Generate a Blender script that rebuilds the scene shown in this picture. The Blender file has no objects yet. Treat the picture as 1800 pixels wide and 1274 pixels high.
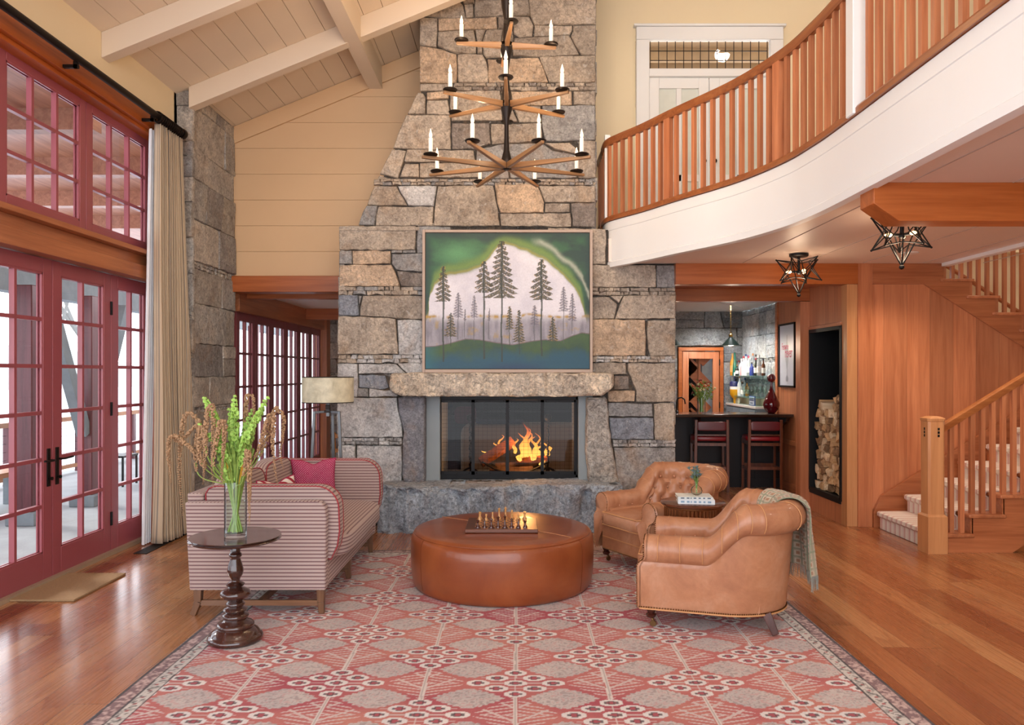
import bpy, bmesh, math, random
import numpy as np
from mathutils import Vector, Matrix, noise

# ---------------------------------------------------------------- camera, world, exposure
SC = bpy.context.scene
COL = SC.collection
F, CX, CY, EYE = 1330.0, 905.0, 655.0, 1.6
cam_data = bpy.data.cameras.new('camera')
cam_data.sensor_width = 36.0
cam_data.lens = F / 1800 * 36
cam_data.shift_x = -(CX - 900) / 1800
cam_data.shift_y = (CY - 637) / 1800
cam_data.clip_start = 0.05
cam_data.clip_end = 400
cam = bpy.data.objects.new('camera', cam_data)
cam.location = (0, 0, EYE)
cam.rotation_euler = (math.pi / 2, 0, 0)
COL.objects.link(cam)
SC.camera = cam
SC.view_settings.view_transform = 'Standard'
SC.view_settings.look = 'None'
SC.view_settings.gamma = 1
SC.view_settings.exposure = 0.34
SC.cycles.use_denoising = True
SC.cycles.max_bounces = 8
SC.cycles.diffuse_bounces = 4
SC.cycles.transparent_max_bounces = 24
SC.cycles.sample_clamp_indirect = 6

world = bpy.data.worlds.new('world')
SC.world = world
world.use_nodes = True
wn = world.node_tree.nodes
wl = world.node_tree.links
bg = wn['Background']
tc = wn.new('ShaderNodeTexCoord')
sx = wn.new('ShaderNodeSeparateXYZ')
wl.new(tc.outputs['Generated'], sx.inputs[0])
rp = wn.new('ShaderNodeValToRGB')
rp.color_ramp.elements[0].position = 0.0
rp.color_ramp.elements[0].color = (0.95, 0.96, 1.0, 1)
rp.color_ramp.elements[1].position = 0.6
rp.color_ramp.elements[1].color = (0.80, 0.88, 1.0, 1)
wl.new(sx.outputs['Z'], rp.inputs[0])
wl.new(rp.outputs[0], bg.inputs[0])
bg.inputs[1].default_value = 3.4


def lamp(name, kind, loc, energy, color, rot=(0, 0, 0), size=0.2, size_y=None, spot=1.6, blend=0.8, parent=None):
    d = bpy.data.lights.new(name, kind)
    d.energy = energy
    d.color = color
    if kind == 'AREA':
        d.shape = 'RECTANGLE' if size_y else 'DISK'
        d.size = size
        if size_y:
            d.size_y = size_y
    elif kind == 'SUN':
        d.angle = size
    else:
        d.shadow_soft_size = size
    if kind == 'SPOT':
        d.spot_size = spot
        d.spot_blend = blend
    o = bpy.data.objects.new(name, d)
    o.location = loc
    o.rotation_euler = rot
    COL.objects.link(o)
    if parent:
        o.parent = parent
    return o


WARM = (1.0, 0.74, 0.46)
# soft low winter sun reaching the terrace and the glass wall on the left
lamp('sun', 'SUN', (-20, -5, 12), 2.2, (1.0, 0.95, 0.88), rot=(math.radians(58), 0, math.radians(-118)), size=0.25)

# ---------------------------------------------------------------- colour and material helpers


def S(h, a=1.0):
    h = h.lstrip('#')
    c = [int(h[i:i + 2], 16) / 255 for i in (0, 2, 4)]
    c = [x / 12.92 if x <= 0.04045 else ((x + 0.055) / 1.055) ** 2.4 for x in c]
    return (c[0], c[1], c[2], a)


class NT:
    def __init__(s, name):
        s.m = bpy.data.materials.new(name)
        s.m.use_nodes = True
        s.t = s.m.node_tree
        s.b = s.t.nodes['Principled BSDF']
        s.out = s.t.nodes['Material Output']

    def n(s, kind, **kw):
        x = s.t.nodes.new('ShaderNode' + kind)
        for k, v in kw.items():
            setattr(x, k, v)
        return x

    def l(s, a, b):
        s.t.links.new(a, b)

    def val(s, sock, v):
        if isinstance(v, (int, float, tuple, list)):
            sock.default_value = v
        else:
            s.l(v, sock)

    def math(s, op, a, b=0.0, c=None):
        x = s.n('Math', operation=op)
        s.val(x.inputs[0], a)
        s.val(x.inputs[1], b)
        if c is not None:
            s.val(x.inputs[2], c)
        return x.outputs[0]

    def mix(s, f, a, b, blend='MIX'):
        x = s.n('Mix', data_type='RGBA', blend_type=blend)
        s.val(x.inputs[0], f)
        s.val(x.inputs[6], a)
        s.val(x.inputs[7], b)
        return x.outputs[2]

    def noise(s, vec, scale, detail=3, rough=0.55, dist=0.0):
        x = s.n('TexNoise')
        if vec is not None:
            s.l(vec, x.inputs['Vector'])
        x.inputs['Scale'].default_value = scale
        x.inputs['Detail'].default_value = detail
        x.inputs['Roughness'].default_value = rough
        x.inputs['Distortion'].default_value = dist
        return x.outputs[0]

    def coord(s, kind='Object', scale=(1, 1, 1), rot=(0, 0, 0)):
        c = s.n('TexCoord')
        m = s.n('Mapping')
        m.inputs['Scale'].default_value = scale
        m.inputs['Rotation'].default_value = rot
        s.l(c.outputs[kind], m.inputs[0])
        return m.outputs[0]

    def ramp(s, f, stops):
        x = s.n('ValToRGB')
        e = x.color_ramp.elements
        while len(e) < len(stops):
            e.new(0.5)
        for q, (p, c) in zip(e, stops):
            q.position = p
            q.color = c if len(c) == 4 else (*c, 1)
        s.val(x.inputs[0], f)
        return x.outputs[0]

    def bump(s, h, strength=0.3, dist=0.01, base=None):
        x = s.n('Bump')
        x.inputs['Strength'].default_value = strength
        x.inputs['Distance'].default_value = dist
        s.l(h, x.inputs['Height'])
        if base is not None:
            s.l(base, x.inputs['Normal'])
        return x.outputs[0]

    def fin(s, color=None, rough=None, metal=None, normal=None, coat=None, spec=None, sheen=None):
        for k, v in (('Base Color', color), ('Roughness', rough), ('Metallic', metal), ('Normal', normal), ('Coat Weight', coat), ('Specular IOR Level', spec), ('Sheen Weight', sheen)):
            if v is not None:
                s.val(s.b.inputs[k], v)
        return s.m


def plain(name, c, rough=0.5, metal=0.0, var=0.12, vscale=6.0, bump=0.0, bscale=60.0, coat=0.0, rvar=False):
    """solid colour with a little cloudy variation and optional bump"""
    t = NT(name)
    v = t.coord()
    col = S(c)
    dark = tuple(x * (1 - var) for x in col[:3]) + (1,)
    lite = tuple(min(1, x * (1 + var)) for x in col[:3]) + (1,)
    c_ = t.mix(t.noise(v, vscale), dark, lite)
    if rvar:
        oi = t.n('ObjectInfo')
        k = t.math('MULTIPLY_ADD', oi.outputs['Random'], 0.35, 0.82)
        c_ = t.mix(1.0, c_, t.n('CombineColor').outputs[0], 'MIX') if False else c_
        hs = t.n('HueSaturation')
        t.l(c_, hs.inputs['Color'])
        t.l(k, hs.inputs['Value'])
        c_ = hs.outputs[0]
    nrm = t.bump(t.noise(v, bscale, 4), bump, 0.004) if bump else None
    t.b.inputs['Coat Roughness'].default_value = 0.12
    return t.fin(c_, rough, metal, nrm, coat)


def attr_mat(name, rough=0.8, bumps=((40, 0.3, 0.004),), speck=0.12, sscale=90, sheen=0.0, coat=0.0):
    """colour taken from the mesh's own colour attribute (a printed, woven or painted pattern)"""
    t = NT(name)
    a = t.n('Attribute', attribute_name='Col')
    v = t.coord()
    k = t.noise(v, sscale, 2)
    c = t.mix(1.0, a.outputs['Color'], t.ramp(k, [(0.3, (1 - speck,) * 3), (0.7, (1 + speck,) * 3)]), 'MULTIPLY')
    nrm = None
    for sc, st, d in bumps:
        nrm = t.bump(t.noise(v, sc, 4), st, d, nrm)
    return t.fin(c, rough, 0, nrm, coat, None, sheen)


def stone_mat(name, tint=(1, 1, 1), contrast=1.0, speck=0.0):
    t = NT(name)
    a = t.n('Attribute', attribute_name='Col')
    v = t.coord()
    med = t.noise(v, 5.0, 5, 0.6, 0.6)
    fine = t.noise(v, 55.0, 4, 0.7)
    stn = t.noise(v, 2.2, 4, 0.55, 1.2)
    c = t.mix(1.0, a.outputs['Color'], t.ramp(med, [(0.30, (0.70, 0.68, 0.67)), (0.5, (1, 1, 1)), (0.70, (1.22, 1.2, 1.16))]), 'MULTIPLY')
    c = t.mix(1.0, c, t.ramp(fine, [(0.35, (0.78, 0.78, 0.79)), (0.55, (1.02, 1.02, 1.02)), (0.7, (1.2, 1.2, 1.18))]), 'MULTIPLY')
    c = t.mix(t.ramp(stn, [(0.55, (0, 0, 0)), (0.72, (0.35, 0.35, 0.35))]), c, S('#a8835c'))
    c = t.mix(1.0, c, (*tint, 1), 'MULTIPLY')
    crs = t.noise(v, 26.0, 6, 0.75, 0.8)
    c = t.mix(1.0, c, t.ramp(crs, [(0.36, (0.62 - .25 * speck,) * 3), (0.5, (1, 1, 1)), (0.62, (1.22 + .35 * speck,) * 3)]), 'MULTIPLY')
    pit = t.noise(t.coord('Object', (1, 1, 1), (0.2, 0.9, 0.4)), 11.0, 5, 0.7, 1.5)
    c = t.mix(t.ramp(pit, [(0.60, (0, 0, 0)), (0.66, (0.45,) * 3)]), c, (0.62, 0.60, 0.57, 1))
    streak = t.noise(t.coord('Object', (1, 1, 1), (0.3, 0.5, 0.2)), 9.0, 6, 0.62, 0.4)
    n1 = t.bump(streak, 0.75 * contrast, 0.035)
    n2 = t.bump(crs, 0.8 + .2 * contrast, 0.012, n1)
    return t.fin(c, 0.86, 0, n2, None, 0.25)


def wood(name, light, dark, axis='Z', rough=0.38, plank=None, paxis='X', coat=0.15, vary=0.3, grain=16.0, stretch=0.9, bscale=1.0, contrast=1.0):
    """grain runs along AXIS; PLANK splits the surface into boards of that width across PAXIS"""
    t = NT(name)
    sc = {'X': (stretch, grain, grain), 'Y': (grain, stretch, grain), 'Z': (grain, grain, stretch)}[axis]
    c = t.n('TexCoord')
    sep = t.n('SeparateXYZ')
    t.l(c.outputs['Object'], sep.inputs[0])
    if plank:
        idx = t.math('FLOOR', t.math('DIVIDE', sep.outputs[paxis], plank))
        wn_ = t.n('TexWhiteNoise', noise_dimensions='1D')
        t.l(idx, wn_.inputs['W'])
        rnd = wn_.outputs['Value']
    else:
        rnd = t.n('ObjectInfo').outputs['Random']
    off = t.n('CombineXYZ')
    o = t.math('MULTIPLY', rnd, 37.0)
    for i in range(3):
        t.l(o, off.inputs[i])
    add = t.n('VectorMath', operation='ADD')
    t.l(c.outputs['Object'], add.inputs[0])
    t.l(off.outputs[0], add.inputs[1])
    mp = t.n('Mapping')
    mp.inputs['Scale'].default_value = sc
    t.l(add.outputs[0], mp.inputs[0])
    g1 = t.noise(mp.outputs[0], 1.0, 3, 0.5, 0.8)
    mp2 = t.n('Mapping')
    mp2.inputs['Scale'].default_value = tuple(x * 4 for x in sc)
    t.l(add.outputs[0], mp2.inputs[0])
    g2 = t.noise(mp2.outputs[0], 1.0, 2, 0.6, 0.2)
    g = t.math('ADD', t.math('MULTIPLY', g1, 0.7), t.math('MULTIPLY', g2, 0.3))
    w = 0.2 / contrast
    col = t.ramp(g, [(0.5 - w, S(dark)), (0.5 + w, S(light))])
    hs = t.n('HueSaturation')
    t.l(col, hs.inputs['Color'])
    t.l(t.math('MULTIPLY_ADD', rnd, vary, 1 - vary / 2), hs.inputs['Value'])
    col = hs.outputs[0]
    if plank:
        fr = t.math('FRACT', t.math('DIVIDE', sep.outputs[paxis], plank))
        edge = t.math('LESS_THAN', t.math('ABSOLUTE', t.math('SUBTRACT', fr, 0.5)), 0.5 - 0.0015 / plank)
        col = t.mix(edge, t.mix(0.55, col, (0.02, 0.008, 0.004, 1)), col)
    nrm = t.bump(g2, 0.08 * bscale, 0.002)
    t.b.inputs['Coat Roughness'].default_value = 0.18
    return t.fin(col, rough, 0, nrm, coat)


def floor_mat():
    t = NT('heart_pine_floor')
    c = t.n('TexCoord')
    sep = t.n('SeparateXYZ')
    t.l(c.outputs['Object'], sep.inputs[0])
    W = 0.165
    idx = t.math('FLOOR', t.math('DIVIDE', sep.outputs['X'], W))
    w1 = t.n('TexWhiteNoise', noise_dimensions='1D')
    t.l(idx, w1.inputs['W'])
    ylen = t.math('DIVIDE', t.math('ADD', sep.outputs['Y'], t.math('MULTIPLY', w1.outputs['Value'], 9.0)), 2.9)
    seg = t.math('FLOOR', ylen)
    w2 = t.n('TexWhiteNoise', noise_dimensions='2D')
    cc = t.n('CombineXYZ')
    t.l(idx, cc.inputs[0])
    t.l(seg, cc.inputs[1])
    t.l(cc.outputs[0], w2.inputs['Vector'])
    rnd = w2.outputs['Value']
    off = t.n('CombineXYZ')
    t.l(t.math('MULTIPLY', rnd, 31.0), off.inputs[0])
    t.l(t.math('MULTIPLY', rnd, 57.0), off.inputs[1])
    add = t.n('VectorMath', operation='ADD')
    t.l(c.outputs['Object'], add.inputs[0])
    t.l(off.outputs[0], add.inputs[1])
    mp = t.n('Mapping')
    mp.inputs['Scale'].default_value = (5.0, 0.35, 1)
    t.l(add.outputs[0], mp.inputs[0])
    big = t.noise(mp.outputs[0], 1.0, 1.5, 0.45, 0.3)
    rings = t.math('FRACT', t.math('MULTIPLY', big, 12.0))
    rings = t.math('POWER', rings, 2.6)
    mp2 = t.n('Mapping')
    mp2.inputs['Scale'].default_value = (70.0, 1.6, 1)
    t.l(add.outputs[0], mp2.inputs[0])
    fine = t.noise(mp2.outputs[0], 1.0, 2, 0.6)
    base = t.ramp(rnd, [(0.0, S('#86492a')), (0.2, S('#a96c42')), (0.4, S('#c08c5e')), (0.6, S('#985a36')), (0.8, S('#b67c50')), (1.0, S('#a0623c'))])
    col = t.mix(t.math('MULTIPLY', rings, 0.5), base, S('#80451f'))
    col = t.mix(1.0, col, t.ramp(fine, [(0.3, (0.93, 0.92, 0.91)), (0.7, (1.05, 1.05, 1.04))]), 'MULTIPLY')
    # knots
    vo = t.n('TexVoronoi')
    mp3 = t.n('Mapping')
    mp3.inputs['Scale'].default_value = (2.0, 1.1, 1)
    t.l(add.outputs[0], mp3.inputs[0])
    t.l(mp3.outputs[0], vo.inputs['Vector'])
    vo.inputs['Scale'].default_value = 1.0
    k = t.ramp(vo.outputs['Distance'], [(0.02, (0.85,) * 3), (0.06, (0, 0, 0))])
    col = t.mix(k, col, S('#3e1c0e'))
    fx = t.math('FRACT', t.math('DIVIDE', sep.outputs['X'], W))
    ex = t.math('LESS_THAN', t.math('ABSOLUTE', t.math('SUBTRACT', fx, 0.5)), 0.490)
    ey = t.math('LESS_THAN', t.math('ABSOLUTE', t.math('SUBTRACT', t.math('FRACT', ylen), 0.5)), 0.4992)
    e = t.math('MULTIPLY', ex, ey)
    col = t.mix(e, t.mix(0.6, col, (0.03, 0.01, 0.005, 1)), col)
    rg = t.math('MULTIPLY_ADD', fine, 0.16, 0.20)
    n1 = t.bump(t.noise(c.outputs['Object'], 3.0, 2), 0.06, 0.02)
    n2 = t.bump(e, 0.3, 0.001, n1)
    t.b.inputs['Coat Roughness'].default_value = 0.16
    return t.fin(col, rg, 0, n2, 0.55)


def glass_mat(name, tint=(1, 1, 1), refl=0.06, rough=0.0, body=0.0, bodycol=(0.8, 0.85, 0.85)):
    """thin clear glass: mostly see-through, mirror-like at grazing angles"""
    t = NT(name)
    tr = t.n('BsdfTransparent')
    tr.inputs[0].default_value = (*tint, 1)
    gl = t.n('BsdfGlossy')
    gl.inputs['Roughness'].default_value = rough
    lw = t.n('LayerWeight')
    lw.inputs['Blend'].default_value = 0.12
    f = t.math('MINIMUM', t.math('MULTIPLY_ADD', lw.outputs['Fresnel'], 0.9, refl * 0.5), 0.9)
    mx = t.n('MixShader')
    t.l(f, mx.inputs[0])
    t.l(tr.outputs[0], mx.inputs[1])
    t.l(gl.outputs[0], mx.inputs[2])
    last = mx
    if body:
        df = t.n('BsdfDiffuse')
        df.inputs[0].default_value = (*bodycol, 1)
        m2 = t.n('MixShader')
        m2.inputs[0].default_value = body
        t.l(mx.outputs[0], m2.inputs[1])
        t.l(df.outputs[0], m2.inputs[2])
        last = m2
    t.l(last.outputs[0], t.out.inputs[0])
    return t.m


def emit(name, c, strength):
    t = NT(name)
    t.b.inputs['Base Color'].default_value = (0.8, 0.8, 0.8, 1)
    t.b.inputs['Emission Color'].default_value = c if len(c) == 4 else (*c, 1)
    t.b.inputs['Emission Strength'].default_value = strength
    return t.m


# ---------------------------------------------------------------- mesh builder


class MB:
    def __init__(s):
        s.v, s.f, s.c = [], [], []

    def add(s, vs, fs, col=None):
        n = len(s.v)
        s.v.extend([tuple(p) for p in vs])
        s.f.extend([tuple(i + n for i in q) for q in fs])
        s.c.extend([col] * len(vs) if (col is None or isinstance(col[0], (int, float))) else col)
        return s

    def box(s, x0, x1, y0, y1, z0, z1, col=None):
        return s.add([(x0, y0, z0), (x1, y0, z0), (x1, y1, z0), (x0, y1, z0), (x0, y0, z1), (x1, y0, z1), (x1, y1, z1), (x0, y1, z1)],
                     [(0, 3, 2, 1), (4, 5, 6, 7), (0, 1, 5, 4), (1, 2, 6, 5), (2, 3, 7, 6), (3, 0, 4, 7)], col)

    def bar(s, a, b, w, h=None, up=(0, 0, 1), w2=None, h2=None, col=None):
        """rectangular bar from a to b; w across, h along UP"""
        a, b = Vector(a), Vector(b)
        h = w if h is None else h
        w2 = w if w2 is None else w2
        h2 = h if h2 is None else h2
        d = (b - a).normalized()
        u = Vector(up)
        if abs(d.dot(u)) > 0.97:
            u = Vector((0, 1, 0))
        r = d.cross(u).normalized()
        u = r.cross(d).normalized()
        vs = []
        for p, ww, hh in ((a, w, h), (b, w2, h2)):
            for i, j in ((-1, -1), (1, -1), (1, 1), (-1, 1)):
                vs.append(p + r * ww / 2 * i + u * hh / 2 * j)
        return s.add(vs, [(0, 1, 2, 3), (7, 6, 5, 4), (0, 4, 5, 1), (1, 5, 6, 2), (2, 6, 7, 3), (3, 7, 4, 0)], col)

    def tube(s, pts, r, seg=8, closed=False, caps=True, col=None, flat=1.0):
        pts = [Vector(p) for p in pts]
        n = len(pts)
        rs = r if isinstance(r, (list, tuple)) else [r] * n
        t0 = (pts[1] - pts[0]).normalized()
        u = Vector((0, 0, 1)) if abs(t0.z) < 0.9 else Vector((1, 0, 0))
        u = (u - t0 * u.dot(t0)).normalized()
        vs, cs = [], []
        for i in range(n):
            if closed:
                t = (pts[(i + 1) % n] - pts[i - 1]).normalized()
            else:
                t = (pts[min(i + 1, n - 1)] - pts[max(i - 1, 0)])
                t = t.normalized() if t.length > 1e-9 else t0
            u = (u - t * u.dot(t))
            u = u.normalized() if u.length > 1e-6 else Vector((1, 0, 0))
            w = t.cross(u)
            for k in range(seg):
                a = 2 * math.pi * k / seg
                vs.append(pts[i] + (u * math.cos(a) + w * math.sin(a) * flat) * rs[i])
        fs = []
        m = n if closed else n - 1
        for i in range(m):
            j = (i + 1) % n
            for k in range(seg):
                l = (k + 1) % seg
                fs.append((i * seg + k, i * seg + l, j * seg + l, j * seg + k))
        if caps and not closed:
            fs.append(tuple(range(seg - 1, -1, -1)))
            fs.append(tuple((n - 1) * seg + k for k in range(seg)))
        return s.add(vs, fs, col)

    def lathe(s, prof, seg=24, c=(0, 0, 0), col=None, sx=1.0, sy=1.0, wob=None):
        vs, fs = [], []
        n = len(prof)
        for i, (r, z) in enumerate(prof):
            for k in range(seg):
                a = 2 * math.pi * k / seg
                q = r * (wob(a, z) if wob else 1)
                vs.append((c[0] + q * sx * math.cos(a), c[1] + q * sy * math.sin(a), c[2] + z))
        for i in range(n - 1):
            for k in range(seg):
                l = (k + 1) % seg
                fs.append((i * seg + k, i * seg + l, (i + 1) * seg + l, (i + 1) * seg + k))
        if prof[0][0] > 1e-5:
            fs.append(tuple(range(seg - 1, -1, -1)))
        if prof[-1][0] > 1e-5:
            fs.append(tuple((n - 1) * seg + k for k in range(seg)))
        return s.add(vs, fs, col)

    def grid(s, fn, nu, nv, cu=False, cv=False, col=None):
        """fn(u,v) with u,v in 0..1; cu/cv close that direction"""
        vs, cs = [], []
        for i in range(nu):
            for j in range(nv):
                vs.append(fn(i / (nu if cu else nu - 1), j / (nv if cv else nv - 1)))
                if callable(col):
                    cs.append(col(i / (nu if cu else nu - 1), j / (nv if cv else nv - 1)))
        fs = []
        for i in range(nu if cu else nu - 1):
            for j in range(nv if cv else nv - 1):
                a, b = (i + 1) % nu, (j + 1) % nv
                fs.append((i * nv + j, a * nv + j, a * nv + b, i * nv + b))
        return s.add(vs, fs, cs if cs else col)

    def prism(s, poly, fn, d0, d1, col=None):
        """poly: 2D points; fn(u, v, d) -> 3D"""
        n = len(poly)
        vs = [fn(u, v, d0) for u, v in poly] + [fn(u, v, d1) for u, v in poly]
        fs = [tuple(range(n - 1, -1, -1)), tuple(range(n, 2 * n))] + [(i, (i + 1) % n, n + (i + 1) % n, n + i) for i in range(n)]
        return s.add(vs, fs, col)

    def ball(s, c, r, seg=10, rings=7, col=None):
        r = (r, r, r) if isinstance(r, (int, float)) else r
        vs, fs = [(c[0], c[1], c[2] - r[2])], []
        for i in range(1, rings):
            p = math.pi * i / rings
            for k in range(seg):
                a = 2 * math.pi * k / seg
                vs.append((c[0] + r[0] * math.sin(p) * math.cos(a), c[1] + r[1] * math.sin(p) * math.sin(a), c[2] - r[2] * math.cos(p)))
        vs.append((c[0], c[1], c[2] + r[2]))
        for k in range(seg):
            fs.append((0, 1 + (k + 1) % seg, 1 + k))
            fs.append((len(vs) - 1, len(vs) - 1 - seg + k, len(vs) - 1 - seg + (k + 1) % seg))
        for i in range(rings - 2):
            for k in range(seg):
                l = (k + 1) % seg
                fs.append((1 + i * seg + k, 1 + i * seg + l, 1 + (i + 1) * seg + l, 1 + (i + 1) * seg + k))
        return s.add(vs, fs, col)

    def soft(s, c, h, e=0.3, nu=40, nv=24, fn=None, col=None):
        """soft rounded box (superellipsoid) of half sizes h"""
        def sp(x, q):
            return math.copysign(abs(x) ** q, x)

        def g(u, v):
            a, b = 2 * math.pi * u, -math.pi / 2 + math.pi * v
            x = sp(math.cos(b), e) * sp(math.cos(a), e)
            y = sp(math.cos(b), e) * sp(math.sin(a), e)
            z = sp(math.sin(b), e)
            p = Vector((c[0] + x * h[0], c[1] + y * h[1], c[2] + z * h[2]))
            return fn(p, x, y, z) if fn else p
        return s.grid(g, nu, nv, cu=True, col=col)

    def build(s, name, mat, parent=None, smooth=False, bevel=0.0, subsurf=0, seg=2, solid=0.0, angle=0.6):
        me = bpy.data.meshes.new(name)
        me.from_pydata(s.v, [], s.f)
        if any(c is not None for c in s.c):
            a = me.color_attributes.new('Col', 'FLOAT_COLOR', 'POINT')
            arr = np.ones((len(s.v), 4), dtype=np.float32)
            for i, c in enumerate(s.c):
                if c is not None:
                    arr[i, :3] = c[:3]
            a.data.foreach_set('color', arr.ravel())
        bm = bmesh.new()
        bm.from_mesh(me)
        bmesh.ops.recalc_face_normals(bm, faces=bm.faces)
        bm.to_mesh(me)
        bm.free()
        if smooth:
            me.polygons.foreach_set('use_smooth', [True] * len(me.polygons))
            if angle:
                me.set_sharp_from_angle(angle=angle)
        me.materials.append(mat)
        o = bpy.data.objects.new(name, me)
        COL.objects.link(o)
        if parent is not None:
            o.parent = parent
        if solid:
            m = o.modifiers.new('solid', 'SOLIDIFY')
            m.thickness = solid
            m.offset = 0
        if bevel:
            m = o.modifiers.new('bevel', 'BEVEL')
            m.width = bevel
            m.segments = seg
            m.limit_method = 'ANGLE'
            m.angle_limit = 0.7
            if smooth or seg > 1:
                me.polygons.foreach_set('use_smooth', [True] * len(me.polygons))
                me.set_sharp_from_angle(angle=0.9)
                m.harden_normals = False
        if subsurf:
            m = o.modifiers.new('sub', 'SUBSURF')
            m.levels = subsurf
            m.render_levels = subsurf
        return o


def thing(name, label, cat, loc=(0, 0, 0), rz=0.0, group=None):
    o = bpy.data.objects.new(name, None)
    o.empty_display_size = 0.1
    COL.objects.link(o)
    o.location = loc
    o.rotation_euler = (0, 0, rz)
    return tag(o, label, cat, group)


def tag(o, label, cat, group=None):
    o['label'] = label
    o['category'] = cat
    if group:
        o['group'] = group
    return o


def struct(o, label=None, kind='structure'):
    o['kind'] = kind
    if label:
        o['label'] = label
    return o


def croot(name, loc=(0, 0, 0)):
    o = bpy.data.objects.new(name, None)
    COL.objects.link(o)
    o.location = loc
    return struct(o)


KIDS = {}


def copy_tree(o, loc=None, rz=None, label=None, scale=None):
    r = o.copy()
    COL.objects.link(r)
    if loc is not None:
        r.location = loc
    if rz is not None:
        r.rotation_euler = (0, 0, rz)
    if label:
        r['label'] = label
    if scale:
        r.scale = scale
    for ch in o.children:
        c = ch.copy()
        COL.objects.link(c)
        c.parent = r
        for g in ch.children:
            d = g.copy()
            COL.objects.link(d)
            d.parent = c
    return r


def P(px, py, Y):
    return Vector(((px - CX) * Y / F, Y, EYE + (CY - py) * Y / F))


def PX(px, Y):
    return (px - CX) * Y / F


def PZ(py, Y):
    return EYE + (CY - py) * Y / F


def lerp(a, b, t):
    return a + (b - a) * t


def sstep(a, b, x):
    t = max(0.0, min(1.0, (x - a) / (b - a)))
    return t * t * (3 - 2 * t)


def catmull(pts, n):
    """n samples spaced evenly along a smooth curve through pts"""
    pts = [Vector(p) for p in pts]
    q = [pts[0] * 2 - pts[1]] + pts + [pts[-1] * 2 - pts[-2]]
    out = []
    for i in range(1, len(q) - 2):
        for k in range(24):
            t = k / 24
            a, b, c, d = q[i - 1], q[i], q[i + 1], q[i + 2]
            out.append(0.5 * ((2 * b) + (c - a) * t + (2 * a - 5 * b + 4 * c - d) * t * t + (3 * b - a - 3 * c + d) * t ** 3))
    out.append(pts[-1])
    ln = [0.0]
    for i in range(1, len(out)):
        ln.append(ln[-1] + (out[i] - out[i - 1]).length)
    res, j = [], 0
    for k in range(n):
        d = ln[-1] * k / (n - 1)
        while j < len(ln) - 2 and ln[j + 1] < d:
            j += 1
        t = (d - ln[j]) / max(1e-9, ln[j + 1] - ln[j])
        res.append(out[j].lerp(out[j + 1], min(1, max(0, t))))
    return res


# ---------------------------------------------------------------- materials
FIR = wood('fir_vertical', '#cd8458', '#a35d3a', 'Z', 0.36)
FIRX = wood('fir_across', '#c57a4e', '#985430', 'X', 0.36)
FIRY = wood('fir_along', '#cb8257', '#9f5c38', 'Y', 0.36)
FIRP = wood('fir_panelling', '#cf875c', '#aa633e', 'Z', 0.42, plank=0.24, vary=0.3)
FIRPY = wood('fir_panelling_side', '#cf875c', '#aa633e', 'Z', 0.42, plank=0.24, paxis='Y', vary=0.3)
FIRO = wood('fir_orange_board', '#bb5f22', '#95430f', 'Y', 0.4, vary=0.1)
FIROX = wood('fir_orange_beam', '#b8652e', '#95480f', 'X', 0.4, vary=0.15)
OAKRAIL = wood('handrail_fir', '#b06a38', '#85441f', 'Y', 0.32, grain=26)
FLOOR = floor_mat()
CREAM = plain('cream_paint', '#efdcb6', 0.6, var=0.03, vscale=2)
CREAMC = plain('cream_ceiling_paint', '#e6d4bc', 0.6, var=0.03, vscale=2)
TANWALL = plain('warm_cream_boards', '#d9b48a', 0.6, var=0.04, vscale=2)
WHITE = plain('white_paint', '#efeeeb', 0.4, var=0.02, vscale=2)
LOFTC = plain('loft_ceiling_paint', '#e6d3c6', 0.45, var=0.03, vscale=2)
RED = plain('barn_red_paint', '#a0525a', 0.35, var=0.08, vscale=4, coat=0.1)
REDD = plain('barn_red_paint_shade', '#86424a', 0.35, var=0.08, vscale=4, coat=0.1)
BLACK = plain('black_iron', '#1a191a', 0.45, 0.6, var=0.1, bump=0.1)
BRONZE = plain('dark_bronze', '#2b2421', 0.42, 0.8, var=0.2)
STONE = stone_mat('granite_blocks')
STONEB = stone_mat('rough_granite', contrast=1.3, speck=.5)
MORTAR = plain('dark_joint', '#3b3631', 0.95, var=0.2, bump=0.5)
GLASS = glass_mat('window_glass')
VGLASS = glass_mat('clear_vase_glass', (0.95, 0.985, 0.97), 0.06)

# ================================================================ THE SETTING
o = MB().box(-3.75, 9.0, -2.0, 14.2, -0.12, 0.0).build('floor', FLOOR)
struct(o)


def ceil_z(x):
    return 4.40 + 0.41 * (x + 3.4) if x < 3.0 else 4.40 + 0.41 * 6.4 - 0.41 * (x - 3.0)


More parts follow.
